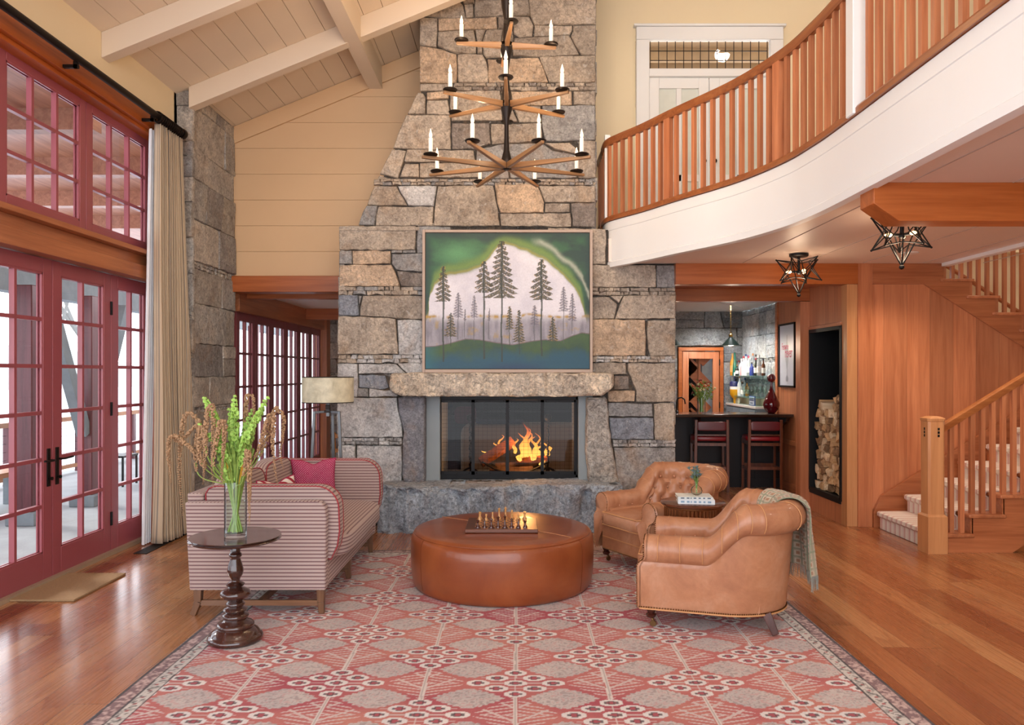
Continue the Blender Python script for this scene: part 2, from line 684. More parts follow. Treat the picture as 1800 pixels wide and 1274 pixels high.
# sloping board ceiling: single boards running away from the window wall, small gaps between
mb = MB()
x = -3.62
while x < 9.0:
    x2 = x + 0.192
    for (xa, xb) in ((x, x2 - 0.006),):
        if xa < 3.0 < xb:
            xb = 3.0
        za, zb = ceil_z(xa), ceil_z(xb)
        mb.add([(xa, -2, za), (xb, -2, zb), (xb, 8.95, zb), (xa, 8.95, za), (xa, -2, za + .03), (xb, -2, zb + .03), (xb, 8.95, zb + .03), (xa, 8.95, za + .03)],
               [(0, 3, 2, 1), (4, 5, 6, 7), (0, 1, 5, 4), (1, 2, 6, 5), (2, 3, 7, 6), (3, 0, 4, 7)])
    x = x2
ceiling = struct(mb.build('ceiling', CREAMC))
mb = MB()
for xa, xb in ((-3.7, 3.0), (3.0, 9.1)):
    za, zb = ceil_z(xa) + .03, ceil_z(xb) + .03
    mb.add([(xa, -2, za), (xb, -2, zb), (xb, 9.0, zb), (xa, 9.0, za), (xa, -2, za + .1), (xb, -2, zb + .1), (xb, 9.0, zb + .1), (xa, 9.0, za + .1)],
           [(0, 3, 2, 1), (4, 5, 6, 7), (0, 1, 5, 4), (1, 2, 6, 5), (2, 3, 7, 6), (3, 0, 4, 7)])
struct(mb.build('ceiling', CREAMC)).name = 'ceiling_deck'

# rafters and the purlin under the boards
for i, (y, xa, xb) in enumerate(((6.28, -3.4, -1.62), (7.62, -3.26, -1.62), (7.62, -1.62, 2.9), (6.28, -1.62, 2.9), (4.9, -3.4, 2.9), (3.4, -3.4, 2.9))):
    mb = MB()
    za, zb = ceil_z(xa), ceil_z(xb)
    d = 0.21
    mb.prism([(xa, za), (xb, zb), (xb, zb - d), (xa, za - d)], lambda u, v, q: (u, q, v), y - .06, y + .06)
    struct(mb.build('ceiling_rafter', CREAMC, bevel=.004))
mb = MB().box(-1.70, -1.54, -2, 8.8, 4.90, 5.16)
struct(mb.build('ceiling_purlin', CREAMC, bevel=.004))

struct(MB().box(3.0, 9.0, -2.12, -2.0, 0, 7.0).build('wall_light_block', CREAM))  # unseen wall behind the camera, added to keep light off the right side
# ---- left wall (window wall)
WX = -3.4
mb = MB().box(WX - .25, WX, -2, 7.66, 4.02, 4.5)
struct(mb.build('wall_left', CREAM))
mb = MB().box(WX - .25, WX, 7.55, 9.0, 0, 4.5)
struct(mb.build('wall_left_return', CREAM))
# fir head board over the upper windows, jamb, and the moulded band between the two rows of glass
mb = MB().box(WX - .2, WX + .012, -2, 7.55, 3.87, 4.03)
mb.box(WX - .2, WX - .03, -2, 7.55, 3.835, 3.87)
struct(mb.build('trim_1', FIRO, bevel=.003))
mb = MB().box(WX - .2, WX + .01, 7.36, 7.56, 0, 3.87)
struct(mb.build('trim_2', wood('fir_jamb', '#b45a24', '#8e4014', 'Z', 0.4), bevel=.003))
mb = MB().box(WX - .27, WX - .05, -2, 7.4, 2.475, 2.60)
mb.box(WX - .2, WX - .10, -2, 7.4, 2.60, 2.70)
mb.box(WX - .2, WX - .02, -2, 7.4, 2.70, 2.745)
struct(mb.build('trim_3', FIRY, bevel=.004))


def sash(name, X, y0, y1, z0, z1, cols, rows, stile=.11, top=.11, bot=.2, mat=RED, muntin=.028, depth=.05, axis='x', hinge=False, handle=None):
    """glazed door leaf or window unit in the plane X = const: frame, muntins, one mesh of panes"""
    r = croot(name, (X, (y0 + y1) / 2, z0))
    W = (y1 - y0) / 2 - .004
    H = z1 - z0
    d = depth / 2
    f = MB()
    f.box(-d, d, -W, -W + stile, 0, H)
    f.box(-d, d, W - stile, W, 0, H)
    f.box(-d, d, -W + stile, W - stile, 0, bot)
    f.box(-d, d, -W + stile, W - stile, H - top, H)
    fr = f.build(name.split('_')[0] + '_frame', mat, r, bevel=.004)
    m = MB()
    ya, yb, za, zb = -W + stile, W - stile, bot, H - top
    for s in (-1, 1):   # stepped sticking round the glass
        for q in (ya + .006, yb - .006):
            m.box(s * d * .62 - .006, s * d * .62 + .006, q - .008, q + .008, za, zb)
        for q in (za + .006, zb - .006):
            m.box(s * d * .62 - .006, s * d * .62 + .006, ya, yb, q - .008, q + .008)
    for k in range(1, cols):
        q = lerp(ya, yb, k / cols)
        m.box(-d * .8, d * .8, q - muntin / 2, q + muntin / 2, za, zb)
    for k in range(1, rows):
        q = lerp(za, zb, k / rows)
        m.box(-d * .78, d * .78, ya, yb, q - muntin / 2, q + muntin / 2)
    m.build('muntin_grid', mat, r)
    g = MB().add([(0, ya, za), (0, yb, za), (0, yb, zb), (0, ya, zb)], [(0, 1, 2, 3)])
    g.build('glass_panes', GLASS, r)
    if hinge:
        for z in (.28, 1.25, H - .3):
            MB().box(d - .004, d + .012, hinge * W - .012, hinge * W + .012, z - .06, z + .06).build('hinge', BLACK, r, bevel=.002)
    if handle:
        y = handle * (W - .05)
        h = MB()
        h.box(d, d + .008, y - .02, y + .02, .70, .99)
        h.build('lock_plate', BRONZE, r, bevel=.002)
        h = MB()
        h.tube([(d, y, .90), (d + .05, y, .90), (d + .055, y - handle * .03, .90), (d + .055, y - handle * .13, .905)], .008, 8)
        h.build('lever_handle', BRONZE, r, smooth=True)
        MB().tube([(d, y, .76), (d + .035, y, .76)], [.008, .014], 10).build('thumb_turn', BRONZE, r, smooth=True)
    return r


n = 0
for (a, b, hd, hg) in ((2.45, 3.30, None, 0), (3.30, 4.15, None, 0), (4.15, 5.0, None, -1), (5.0, 5.85, 1, 0), (5.85, 6.70, -1, 1), (6.70, 7.42, None, 0)):
    n += 1
    sash('door_%d' % n, -3.6, a, b, 0.03, 2.47, 2, 6, hinge=hg, handle=hd)
n = 0
for (a, b) in ((1.96, 3.03), (3.03, 4.10), (4.10, 5.17), (5.17, 6.24), (6.24, 7.34)):
    n += 1
    sash('window_%d' % n, -3.56, a, b, 2.745, 3.86, 3, 3, stile=.085, top=.085, bot=.09)
struct(MB().box(-3.66, -3.53, -2, 7.4, 0.0, .032).build('door_sill', plain('sill_metal', '#b9a58c', .4, .3)))
# black slot vent let into the floor
mb = MB().box(-3.37, -3.25, 6.68, 7.52, 0.0, .006)
o = mb.build('floor_vent', plain('vent_black', '#111113', .5), bevel=.002)
tag(o, 'long narrow black floor vent in the boards beside the curtain', 'vent')

# ---- stone wall generator
def stone(mb, poly, fn, depth, col, rng, gap=-.002, rough=.012, base=-.03):
    c = Vector((sum(p[0] for p in poly) / len(poly), sum(p[1] for p in poly) / len(poly)))
    pts = []
    n = len(poly)
    for i in range(n):
        a, b = Vector(poly[i]), Vector(poly[(i + 1) % n])
        L = (b - a).length
        k = max(1, min(12, int(L / .07)))
        nr = Vector((-(b - a).y, (b - a).x))
        nr = nr / nr.length if nr.length > 1e-9 else nr
        for j in range(k):
            t = j / k
            p = a.lerp(b, t)
            if j:
                p = p + nr * rng.uniform(-.006, .006) * min(1, L / .2)
            elif L > .05:
                p = p + (c - p).normalized() * rng.uniform(.001, .006)   # knocked-off corners
            pts.append(p)
    def ins(p, d):
        q = c - p
        l = q.length
        return p + q * min(.6, d / max(l, 1e-6))
    m = len(pts)
    sz = min(max(abs(p.x - c.x) for p in pts), max(abs(p.y - c.y) for p in pts))
    tx, ty = rng.uniform(-.02, .02), rng.uniform(-.02, .02)
    seed = rng.uniform(0, 50)
    def dd(p, k):
        q = noise.noise(Vector((p.x * 5 + seed, p.y * 5, seed))) * rough + noise.noise(Vector((p.x * 14 + seed, p.y * 14, seed))) * rough * .5
        return depth + q * k + (tx * (p.x - c.x) + ty * (p.y - c.y))
    rings = [[(ins(p, gap), base) for p in pts],
             [(ins(p, gap), dd(p, .3) - .010 - rng.uniform(0, .003)) for p in pts],
             [(ins(p, gap + min(.006, sz * .25) + rng.uniform(0, .004)), dd(p, .8)) for p in pts]]
    for s in ((.8, .55, .28) if sz > .1 else (.5,)):
        rings.append([(c + (ins(p, gap) - c) * s, dd(c + (p - c) * s, 1.0)) for p in pts])
    vs, fs = [], []
    for r in rings:
        for p, d in r:
            vs.append(fn(p.x, p.y, d))
    for i in range(len(rings) - 1):
        for k in range(m):
            l = (k + 1) % m
            fs.append((i * m + k, i * m + l, (i + 1) * m + l, (i + 1) * m + k))
    vs.append(fn(c.x, c.y, dd(c, 1.0)))
    q = (len(rings) - 1) * m
    for k in range(m):
        fs.append((q + k, q + (k + 1) % m, len(vs) - 1))
    v = rng.uniform(.93, 1.07)
    mb.add(vs, fs, (col[0] * v, col[1] * v, col[2] * v))


def shims(x0, x1, z0, z1, rng, rows=2):
    """a thin levelling course of small flat pieces"""
    out = []
    H = abs(z1 - z0)
    for r in range(rows):
        a = z0 + (z1 - z0) * r / rows
        b = z0 + (z1 - z0) * (r + 1) / rows
        x = x0
        while x < x1 - .001:
            w = rng.uniform(.9, 3.4) * H / rows
            if x + w > x1 - H * .3:
                w = x1 - x
            j = lambda s=.16: rng.uniform(-s, s) * H / rows
            out.append([(x + j(), a + j() * .6), (x + w * .5, a + j(.2)), (x + w + j(), a + j() * .6), (x + w + j(.3), b + j() * .6), (x + w * .4, b + j(.1)), (x + j(.3), b + j() * .6)])
            x += w
    return out


def masonry(u0, u1, v0, v1, rng, hmin=.14, hmax=.36, shim=.3):
    out, v, last = [], v0, True
    while v < v1 - .01:
        if not last and rng.random() < shim and v < v1 - .15:
            h = rng.uniform(.05, .08)
            out += [('s', p) for p in shims(u0, u1, v, v + h, rng)]
            last = True
        else:
            h = rng.uniform(hmin, hmax)
            if v + h > v1 - .08:
                h = v1 - v
            u, sl = u0, 0
            while u < u1 - .001:
                w = rng.uniform(.7, 2.3) * h + .05
                if u + w > u1 - .12:
                    w = u1 - u
                s2 = rng.uniform(-.25, .25) * h if rng.random() < .4 and u + w < u1 - .01 else 0
                if h > .26 and rng.random() < .3 and w < .5:
                    k = v + h * rng.uniform(.35, .65)
                    out.append(('b', [(u + sl / -2, v), (u + w, v), (u + w, k), (u, k)]))
                    out.append(('b', [(u, k), (u + w, k), (u + w + s2 / 2, v + h), (u + sl / 2, v + h)]))
                else:
                    out.append(('b', [(u - sl / 2, v), (u + w - s2 / 2, v), (u + w + s2 / 2, v + h), (u + sl / 2, v + h)]))
                sl = s2
                u += w
            last = False
        v += h
    return out


def stone_wall(mb, u0, u1, v0, v1, fn, rng, cols, **kw):
    for k, p in masonry(u0, u1, v0, v1, rng, **kw):
        stone(mb, p, fn, rng.uniform(.012, .035) if k == 'b' else rng.uniform(.005, .02), rng.choice(cols), rng, gap=.0015 if k == 'b' else .001)


GREYS = [S(c) for c in ('#b3afa9', '#bcb5ab', '#c2baaf', '#9f9b98', '#c8c0b5', '#aba49b')]
PALE = [S(c) for c in ('#a9a6a1', '#b1aaa0', '#9d9a96', '#b8b0a4', '#958f88')]
# stone pier between the window wall and the gable wall
rng = random.Random(5)
mb = MB()
mb.box(-3.45, -3.27, 7.63, 8.8, 0, 4.47, (.26, .24, .22))
stone_wall(mb, -3.45, -3.24, 0, 4.44, lambda u, v, d: (u, 7.63 - d, v), rng, GREYS, hmin=.22, hmax=.42)
stone_wall(mb, 7.62, 8.79, 0, 4.44, lambda u, v, d: (-3.27 + d, u, v), rng, GREYS, hmin=.2, hmax=.45)
struct(mb.build('stone_pillar', STONE, smooth=True, angle=.5))

# ---- gable wall (behind the chimney)
def gable(mb, x0, x1, z0, y0, y1, step=.30):
    """horizontal painted boards cut to the slope of the ceiling"""
    z = z0
    while z < 7.05:
        zt = z + step - .0022
        pts = []
        N = 40
        xs = [lerp(x0, x1, i / N) for i in range(N + 1)]
        good = [q for q in xs if ceil_z(q) > z + .01]
        if len(good) >= 2:
            top = [(q, min(zt, ceil_z(q))) for q in reversed(good)]
            mb.prism([(good[0], z), (good[-1], z)] + top, lambda u, v, q: (u, q, v), y0, y1)
        z += step


mb = MB()
gable(mb, -3.45, -0.9, 2.71, 8.8, 8.86)
mb.prism([(-3.45, 2.71), (-.9, 2.71), (-.9, ceil_z(-.9)), (-3.45, ceil_z(-3.45))], lambda u, v, q: (u, q, v), 8.862, 8.95)
struct(mb.build('wall_back', TANWALL, bevel=.002, seg=1))
mb = MB()   # raked frieze board under the ceiling
xs = (-3.26, -1.0)
mb.prism([(xs[0], ceil_z(xs[0]) - .2), (xs[1], ceil_z(xs[1]) - .2), (xs[1], ceil_z(xs[1]) - .005), (xs[0], ceil_z(xs[0]) - .005)], lambda u, v, q: (u, q, v), 8.77, 8.8)
struct(mb.build('trim_4', TANWALL, bevel=.002, seg=1))
mb = MB()
mb.box(.8, 1.40, 8.8, 8.95, 3.0, 6.2)
mb.box(1.40, 3.11, 8.8, 8.95, 5.52, 6.7)
mb.box(3.11, 9.0, 8.8, 8.95, 3.0, 6.75)
mb.prism([(.8, 6.2), (1.4, 6.2), (1.4, ceil_z(1.4)), (.8, ceil_z(.8))], lambda u, v, q: (u, q, v), 8.8, 8.95)
mb.prism([(1.4, 6.7), (3.11, 6.7), (3.11, 7.0), (1.4, ceil_z(1.4) - .02)], lambda u, v, q: (u, q, v), 8.8, 8.95)
struct(mb.build('wall_back_upper', CREAM))
# loft double door with leaded transom
dr = croot('door_7', (2.255, 8.8, 3.10))
mb = MB()
mb.box(-.85, -.70, -.06, .02, 0, 2.35).box(.70, .85, -.06, .02, 0, 2.35).box(-.85, .85, -.06, .02, 2.352, 2.5)
mb.box(-.70, .70, -.05, .02, 1.93, 2.02)
mb.box(-.88, .88, -.075, .0, 2.502, 2.53)
mb.build('door_frame', WHITE, dr, bevel=.006)
for s in (-1, 1):
    f = MB()
    c = s * .35
    f.box(c - .345, c - .23, -.02, .03, 0, 1.92).box(c + .23, c + .345, -.02, .03, 0, 1.92)
    f.box(c - .23, c + .23, -.02, .03, 0, .25).box(c - .23, c + .23, -.02, .03, 1.8, 1.92)
    f.box(c - .03, c + .03, -.018, .028, .25, 1.8).box(c - .23, c + .23, -.018, .028, .72, .80)
    f.build('door_leaf', WHITE, dr, bevel=.004)
    MB().add([(c - .23, .005, .25), (c + .23, .005, .25), (c + .23, .005, 1.8), (c - .23, .005, 1.8)], [(0, 1, 2, 3)]).build('frosted_pane', plain('frosted_glass', '#d9ddd2', .3), dr)
    MB().ball((s * .06, -.05, .95), .025).build('door_knob', BLACK, dr, smooth=True)
m = MB()
for k in range(15):
    q = lerp(-.68, .68, k / 14)
    m.box(q - .004, q + .004, -.004, .004, 2.02, 2.35)
for k in range(1, 3):
    q = lerp(2.02, 2.35, k / 3)
    m.box(-.68, .68, -.004, .004, q - .004, q + .004)
m.build('leading', BRONZE, dr)
MB().add([(-.7, 0, 2.02), (.7, 0, 2.02), (.7, 0, 2.35), (-.7, 0, 2.35)], [(0, 1, 2, 3)]).build('transom_pane', GLASS, dr)
mb = MB().box(1.2, 3.4, 9.05, 11, 5.55, 5.6)
for k in range(7):
    mb.box(1.2, 3.4, 9.2 + k * .26, 9.28 + k * .26, 5.40, 5.55)
struct(mb.build('ceiling_of_upper_room', plain('upper_room_ceiling', '#a08567', .7, var=.25)))
struct(MB().box(1.2, 3.4, 11, 11.1, 3.1, 5.6).build('wall_upper_room', CREAM))

# fir beams over the opening into the sunroom on the left of the chimney
struct(MB().box(-3.26, -1.84, 8.70, 8.95, 2.53, 2.715).build('beam_1', FIROX, bevel=.004))
struct(MB().box(-3.26, -1.84, 9.2, 9.32, 2.50, 2.60).build('beam_2', FIROX, bevel=.004))
struct(MB().box(-3.4, .2, 11.8, 11.95, 2.43, 2.60).build('beam_3', FIROX, bevel=.004))
mb = MB().box(-3.5, 1.9, 8.96, 13.6, 2.60, 2.66)
struct(mb.build('ceiling_sunroom', WHITE))
n = 7
for k in range(6):
    n += 1
    sash('door_%d' % n, -3.34, 9.02 + k * .65, 9.67 + k * .65, .03, 2.34, 2, 5, stile=.085, top=.1, bot=.18, mat=REDD)
struct(MB().box(-3.42, -3.26, 8.96, 12.95, 2.33, 2.60).build('trim_5', FIRY, bevel=.003))
struct(MB().box(-3.42, -3.22, 12.955, 13.2, 0, 2.59).build('trim_6', FIR, bevel=.003))
rng = random.Random(8)
mb = MB()
mb.box(-3.45, 1.9, 13.32, 13.5, 0, 2.62, (.06, .055, .05))
stone_wall(mb, -3.45, 1.9, 0, 2.6, lambda u, v, d: (u, 13.3 - d, v), rng, GREYS, hmin=.2, hmax=.4)
struct(mb.build('wall_sunroom_end', STONE, smooth=True, angle=.5))

# ================================================================ CHIMNEY
YC = 7.93     # plane of the stone faces
chim_rng = random.Random(21)


def zpoly(poly, ox, oy, sc):
    return [(PX(ox + x / sc, YC), PZ(oy + y / sc, YC)) for x, y in poly]


T1, T2, TG, TB, TW, TD, TP = (S(c) for c in ('#b5a797', '#a79a8c', '#9e9c9a', '#8f949d', '#c6c4c2', '#8a8078', '#c3ab92'))
A = (620, 0, 4.0909)
B = (620, 200, 4.0909)
C_ = (585, 390, 5.311)
D_ = (585, 610, 5.308)
E_ = (1020, 390, 5.311)
F_ = (1020, 610, 4.9)
stones = []
for fr, col, poly in (
    (A, T1, [(480, 112), (560, 60), (590, -60), (770, -60), (760, -5), (795, 40), (812, 130), (640, 128)]),
    (A, T2, [(765, -90), (872, -90), (875, 20), (800, 28)]), (A, T1, [(802, 32), (868, 26), (870, 122), (815, 126)]),
    (A, TG, [(878, -190), (1268, -190), (1268, -4), (880, 0)]), (A, T2, [(878, 5), (1268, 6), (1276, 112), (876, 122)]),
    (A, T1, [(1272, -40), (1745, -40), (1745, 178), (1305, 178), (1272, 110)]), (A, T2, [(1272, -190), (1745, -190), (1745, -46), (1272, -46)]),
    (A, T1, [(560, 50), (480, 108), (480, -190), (760, -190), (590, -66)]), (A, T1, [(762, -190), (875, -190), (872, -95), (764, -95)]),
    (A, T1, [(482, 125), (610, 132), (602, 340), (482, 322)]), (A, TP, [(615, 138), (860, 130), (1035, 122), (1040, 208), (880, 212), (615, 228)]),
    (A, T2, [(1045, 124), (1150, 120), (1150, 208), (1045, 208)]), (A, T1, [(1156, 118), (1270, 116), (1300, 180), (1290, 262), (1200, 268), (1156, 240)]),
    (A, T1, [(1305, 183), (1575, 188), (1580, 215), (1562, 250), (1302, 262)]), (A, T2, [(1582, 185), (1745, 185), (1745, 400), (1640, 395), (1570, 262), (1585, 220)]),
    (A, T1, [(612, 234), (872, 220), (890, 310), (890, 386), (745, 386), (612, 328)]), (A, T2, [(882, 215), (955, 212), (925, 305), (894, 308)]),
    (A, T1, [(962, 215), (1150, 214), (1155, 270), (1150, 330), (1140, 400), (960, 416), (940, 388), (932, 310)]),
    (A, T2, [(1160, 275), (1560, 256), (1630, 395), (1350, 408), (1150, 400)]), (A, T2, [(896, 315), (928, 312), (934, 385), (896, 386)]),
    (A, TP, [(484, 332), (600, 348), (746, 392), (746, 592), (484, 598)]), (A, T1, [(755, 392), (935, 392), (965, 450), (975, 595), (760, 594)]),
    (A, TP, [(970, 425), (1335, 415), (1405, 590), (980, 595)]), (A, T1, [(1342, 410), (1745, 404), (1745, 592), (1412, 592)]),
    (A, T2, [(482, 604), (720, 600), (720, 650), (482, 655)]), (A, T1, [(470, 665), (505, 672), (525, 700), (523, 822), (395, 820)]),
    (A, TP, [(532, 668), (690, 657), (690, 710), (532, 718)]), (A, T1, [(535, 722), (685, 718), (700, 825), (530, 822)]),
    (A, T1, [(697, 657), (1060, 654), (1076, 862), (710, 866)]), (A, TP, [(1068, 654), (1575, 657), (1578, 753), (1190, 760), (1150, 786), (1085, 770)]),
    (A, T2, [(1588, 657), (1746, 657), (1746, 756), (1588, 753)]),
    (B, T2, [(1090, -30), (1145, -30), (1190, 60), (1095, 62)]), (B, T1, [(1160, -52), (1350, -54), (1348, 62), (1196, 60)]),
    (B, TG, [(1362, -52), (1745, -57), (1745, 190), (1385, 195), (1362, 100)]), (B, T1, [(385, 10), (700, 10), (706, 256), (540, 260), (290, 248)]),
    (B, TD, [(714, 70), (983, 70), (988, 150), (993, 216), (880, 256), (714, 256)]), (B, T2, [(994, 72), (1350, 70), (1364, 200), (1100, 212), (1000, 220)]),
    (B, T1, [(392, 264), (870, 264), (880, 348), (385, 348), (374, 338)]), (B, T1, [(282, 257), (386, 267), (368, 340), (325, 466), (196, 433)]),
    (B, T1, [(376, 360), (475, 360), (478, 457), (342, 457)]), (B, T1, [(484, 359), (878, 356), (912, 380), (908, 458), (484, 459)]),
    (B, TG, [(890, 264), (1098, 218), (1128, 468), (920, 464), (887, 350)]), (B, TG, [(1106, 218), (1368, 214), (1440, 262), (1615, 300), (1612, 460), (1134, 466)]),
    (B, T1, [(1384, 212), (1560, 207), (1618, 262), (1616, 290), (1450, 252)]), (B, T2, [(1625, 197), (1745, 194), (1745, 462), (1622, 462)]),
    (B, T1, [(192, 443), (318, 474), (300, 480), (180, 470)]),
    (B, T1, [(155, 520), (315, 520), (393, 660), (103, 655)]), (B, TW, [(325, 522), (603, 520), (583, 665), (400, 660)]),
    (B, T1, [(612, 522), (1010, 515), (1030, 620), (1058, 806), (580, 806), (592, 660)]), (B, TP, [(1022, 512), (1325, 510), (1376, 640), (1370, 710), (1060, 713), (1038, 640)]),
    (B, T1, [(1335, 520), (1745, 520), (1745, 636), (1382, 636)]), (B, TG, [(100, 660), (176, 662), (155, 800), (42, 800)]),
    (B, T1, [(182, 668), (582, 668), (573, 806), (162, 803)]), (B, T2, [(1386, 645), (1563, 645), (1563, 706), (1382, 708)]),
    (B, TD, [(1572, 645), (1745, 642), (1745, 818), (1580, 813)]), (B, T1, [(1058, 722), (1566, 715), (1573, 813), (1066, 806)]),
    (C_, T1, [(60, 38), (778, 38), (770, 260), (60, 258)]), (C_, TG, [(790, 40), (1100, 45), (1100, 295), (788, 290)]),
    (C_, TG, [(60, 270), (175, 268), (177, 394), (58, 396)]), (C_, TP, [(182, 272), (543, 272), (540, 390), (185, 394)]),
    (C_, TG, [(550, 268), (650, 266), (650, 290), (550, 290)]), (C_, TG, [(655, 268), (773, 268), (773, 291), (655, 290)]),
    (C_, TG, [(555, 298), (1000, 300), (1000, 472), (820, 468), (592, 446), (548, 390)]), (C_, TP, [(58, 402), (546, 398), (630, 600), (58, 598)]),
    (C_, TD, [(598, 457), (820, 477), (1000, 480), (1000, 600), (637, 598)]),
    (C_, TB, [(58, 688), (232, 688), (245, 873), (58, 870)]), (C_, TG, [(240, 690), (272, 690), (248, 775)]),
    (C_, T2, [(282, 690), (820, 690), (1000, 700), (1000, 912), (820, 910), (254, 876), (256, 790)]), (C_, T1, [(52, 880), (588, 905), (608, 1232), (45, 1235)]),
    (C_, TW, [(600, 914), (830, 918), (1000, 920), (1000, 1236), (615, 1236)]),
    (D_, TW, [(45, 157), (228, 158), (230, 465), (45, 470)]), (D_, TW, [(240, 158), (590, 157), (683, 243), (240, 247)]),
    (D_, TW, [(600, 152), (830, 148), (1000, 148), (1000, 243), (692, 243)]), (D_, TB, [(240, 257), (490, 262), (528, 378), (480, 396), (245, 375)]),
    (D_, TW, [(530, 385), (600, 420), (603, 443), (547, 415)]), (D_, TG, [(235, 382), (330, 385), (330, 463), (234, 463)]),
    (D_, TW, [(340, 385), (480, 402), (545, 402), (606, 450), (600, 462), (340, 463)]), (D_, TW, [(45, 475), (600, 470), (610, 580), (650, 720), (653, 838), (45, 840)]),
    (D_, TW, [(50, 918), (210, 918), (214, 1420), (50, 1420)]), (D_, TW, [(222, 918), (640, 925), (650, 1100), (645, 1240), (650, 1420), (222, 1420)]),
    (E_, T1, [(-300, 55), (235, 70), (238, 398), (-300, 398)]), (E_, T1, [(-300, 410), (275, 405), (703, 405), (708, 610), (-300, 612)]),
    (E_, TG, [(715, 405), (888, 405), (888, 610), (718, 610)]), (E_, T2, [(-200, 700), (270, 700), (348, 768), (318, 903), (-200, 905)]),
    (E_, T1, [(277, 690), (398, 690), (362, 760)]), (E_, T1, [(406, 690), (888, 687), (886, 903), (328, 903), (372, 760)]),
    (E_, TP, [(-200, 912), (603, 915), (613, 1080), (608, 1248), (-200, 1250)]), (E_, T1, [(630, 922), (885, 917), (886, 1248), (657, 1256), (627, 1100)]),
    (F_, T2, [(-100, 135), (393, 135), (398, 233), (-100, 235)]), (F_, T1, [(410, 138), (815, 138), (815, 473), (482, 473), (482, 380), (437, 260), (407, 200)]),
    (F_, TD, [(297, 247), (418, 249), (423, 363), (292, 366)]), (F_, TP, [(237, 377), (473, 377), (468, 468), (234, 470)]),
    (F_, TG, [(237, 480), (623, 487), (628, 598), (237, 593)]), (F_, T1, [(634, 490), (810, 480), (813, 803), (644, 800)]),
    (F_, TB, [(250, 607), (630, 612), (636, 793), (267, 793)]), (F_, TG, [(287, 864), (818, 867), (818, 1400), (345, 1400), (302, 1000)]),
):
    stones.append((zpoly(poly, *fr), col))
mb = MB()
DK = (.075, .065, .056)
mb.box(-1.82, -.97, YC + .02, 8.9, 0, 3.10, DK).box(.82, 1.66, YC + .02, 8.9, 0, 2.73, DK).box(-.97, .82, YC + .02, 8.9, 1.36, 3.10, DK).box(-.97, .82, YC + .02, 8.9, 0, .46, DK)
mb.box(.80, 1.02, YC + .02, 8.9, 2.7, 3.1, DK)
mb.prism([(-1.60, 3.1), (.835, 3.1), (.835, 7.0), (-.985, 7.0), (-.985, 4.53), (-1.22, 4.05)], lambda u, v, q: (u, q, v), YC + .02, 8.9, DK)
fnc = lambda u, v, d: (u, YC - d, v)
for p, c in stones:
    stone(mb, p, fnc, chim_rng.uniform(.0, .022), c, chim_rng)
for fr, (x0, x1, y0, y1), cs in ((A, (724, 1745, 597, 650), (T1, T2, TD)), (B, (150, 1745, 469, 514), (T1, T2, TG)), (C_, (58, 1000, 604, 682), (T1, TG, T2)),
                                 (D_, (48, 1000, 72, 148), (TW, T1)), (D_, (50, 645, 846, 911), (TW, TG)), (E_, (-100, 888, 616, 684), (T1, T2)), (F_, (-100, 818, 78, 130), (T1, TW)),
                                 (F_, (285, 820, 800, 858), (TG, TW)), (C_, (790, 1500, 15, 38), (T1, T2))):
    (xa, za), (xb, zb) = zpoly([(x0, y0), (x1, y1)], *fr)
    for p in shims(xa, xb, zb, za, chim_rng):
        stone(mb, p, fnc, chim_rng.uniform(0, .016), chim_rng.choice(cs), chim_rng, gap=-.001)
# side faces, seen from other places
for (xs_, sgn, z0, z1) in ((-1.82, -1, 0, 3.1), (1.66, 1, 0, 2.7), (.835, 1, 3.1, 6.9)):
    stone_wall(mb, YC + .01, 8.8, z0, z1, lambda u, v, d, xs_=xs_, sgn=sgn: (xs_ + sgn * d, u, v), chim_rng, PALE)
# top ledge slabs of the shoulder
mb.box(-1.84, -1.0, YC - .01, 8.8, 3.09, 3.125, T1)
chimney = mb.build('stone_chimney', STONE, smooth=True, angle=.5)
struct(chimney)


def rock(name, fn, nu, nv, mat, col, seed, amp, chisel=0):
    """closed rough-hewn block: fn(u,v) in unit-sphere style grid, pushed by noise"""
    mb = MB()

    def g(u, v):
        p = Vector(fn(u, v))
        q = Vector((p.x * 1.0, p.y, p.z)) + Vector((seed, seed * .3, 0))
        d = noise.noise(q * 3.2) * amp + noise.noise(q * 8) * amp * .55 + noise.noise(q * 21) * amp * .25 + noise.noise(q * 48) * amp * .12
        r = (noise.noise(q * 5 + Vector((9, 2, 4))) * amp * .3)
        if chisel:      # broken facets
            qq = Vector((q.x + noise.noise(q * 4) * .1, q.y, q.z * 1.3 + noise.noise(q * 5) * .08))
            d1, p1 = noise.voronoi(qq * 5.5)
            d2, p2 = noise.voronoi(qq * 14)
            d += chisel * (d1[0] * .15 + d2[0] * .05 - .075)
            r -= chisel * abs(noise.noise(q * 11)) * .012
        return p + Vector((r * .5, -d, r))
    mb.grid(g, nu, nv, cu=True, col=col)
    # caps
    return mb


def blockfn(x0, x1, y0, y1, z0, z1, e=.16):
    """superellipsoid block swept along X: ends closed"""
    def f(u, v):
        a = 2 * math.pi * u
        b = -math.pi / 2 + math.pi * v
        def sp(x, q):
            return math.copysign(abs(x) ** q, x)
        x = sp(math.sin(b), .12)
        k = abs(math.cos(b)) ** .12
        y = sp(math.cos(a), e) * k
        z = sp(math.sin(a), e) * k
        t = (v - .5) * 2
        x = t if abs(t) < .97 else t
        return (lerp(x0, x1, (x + 1) / 2), lerp(y0, y1, (y + 1) / 2), lerp(z0, z1, (z + 1) / 2))
    return f


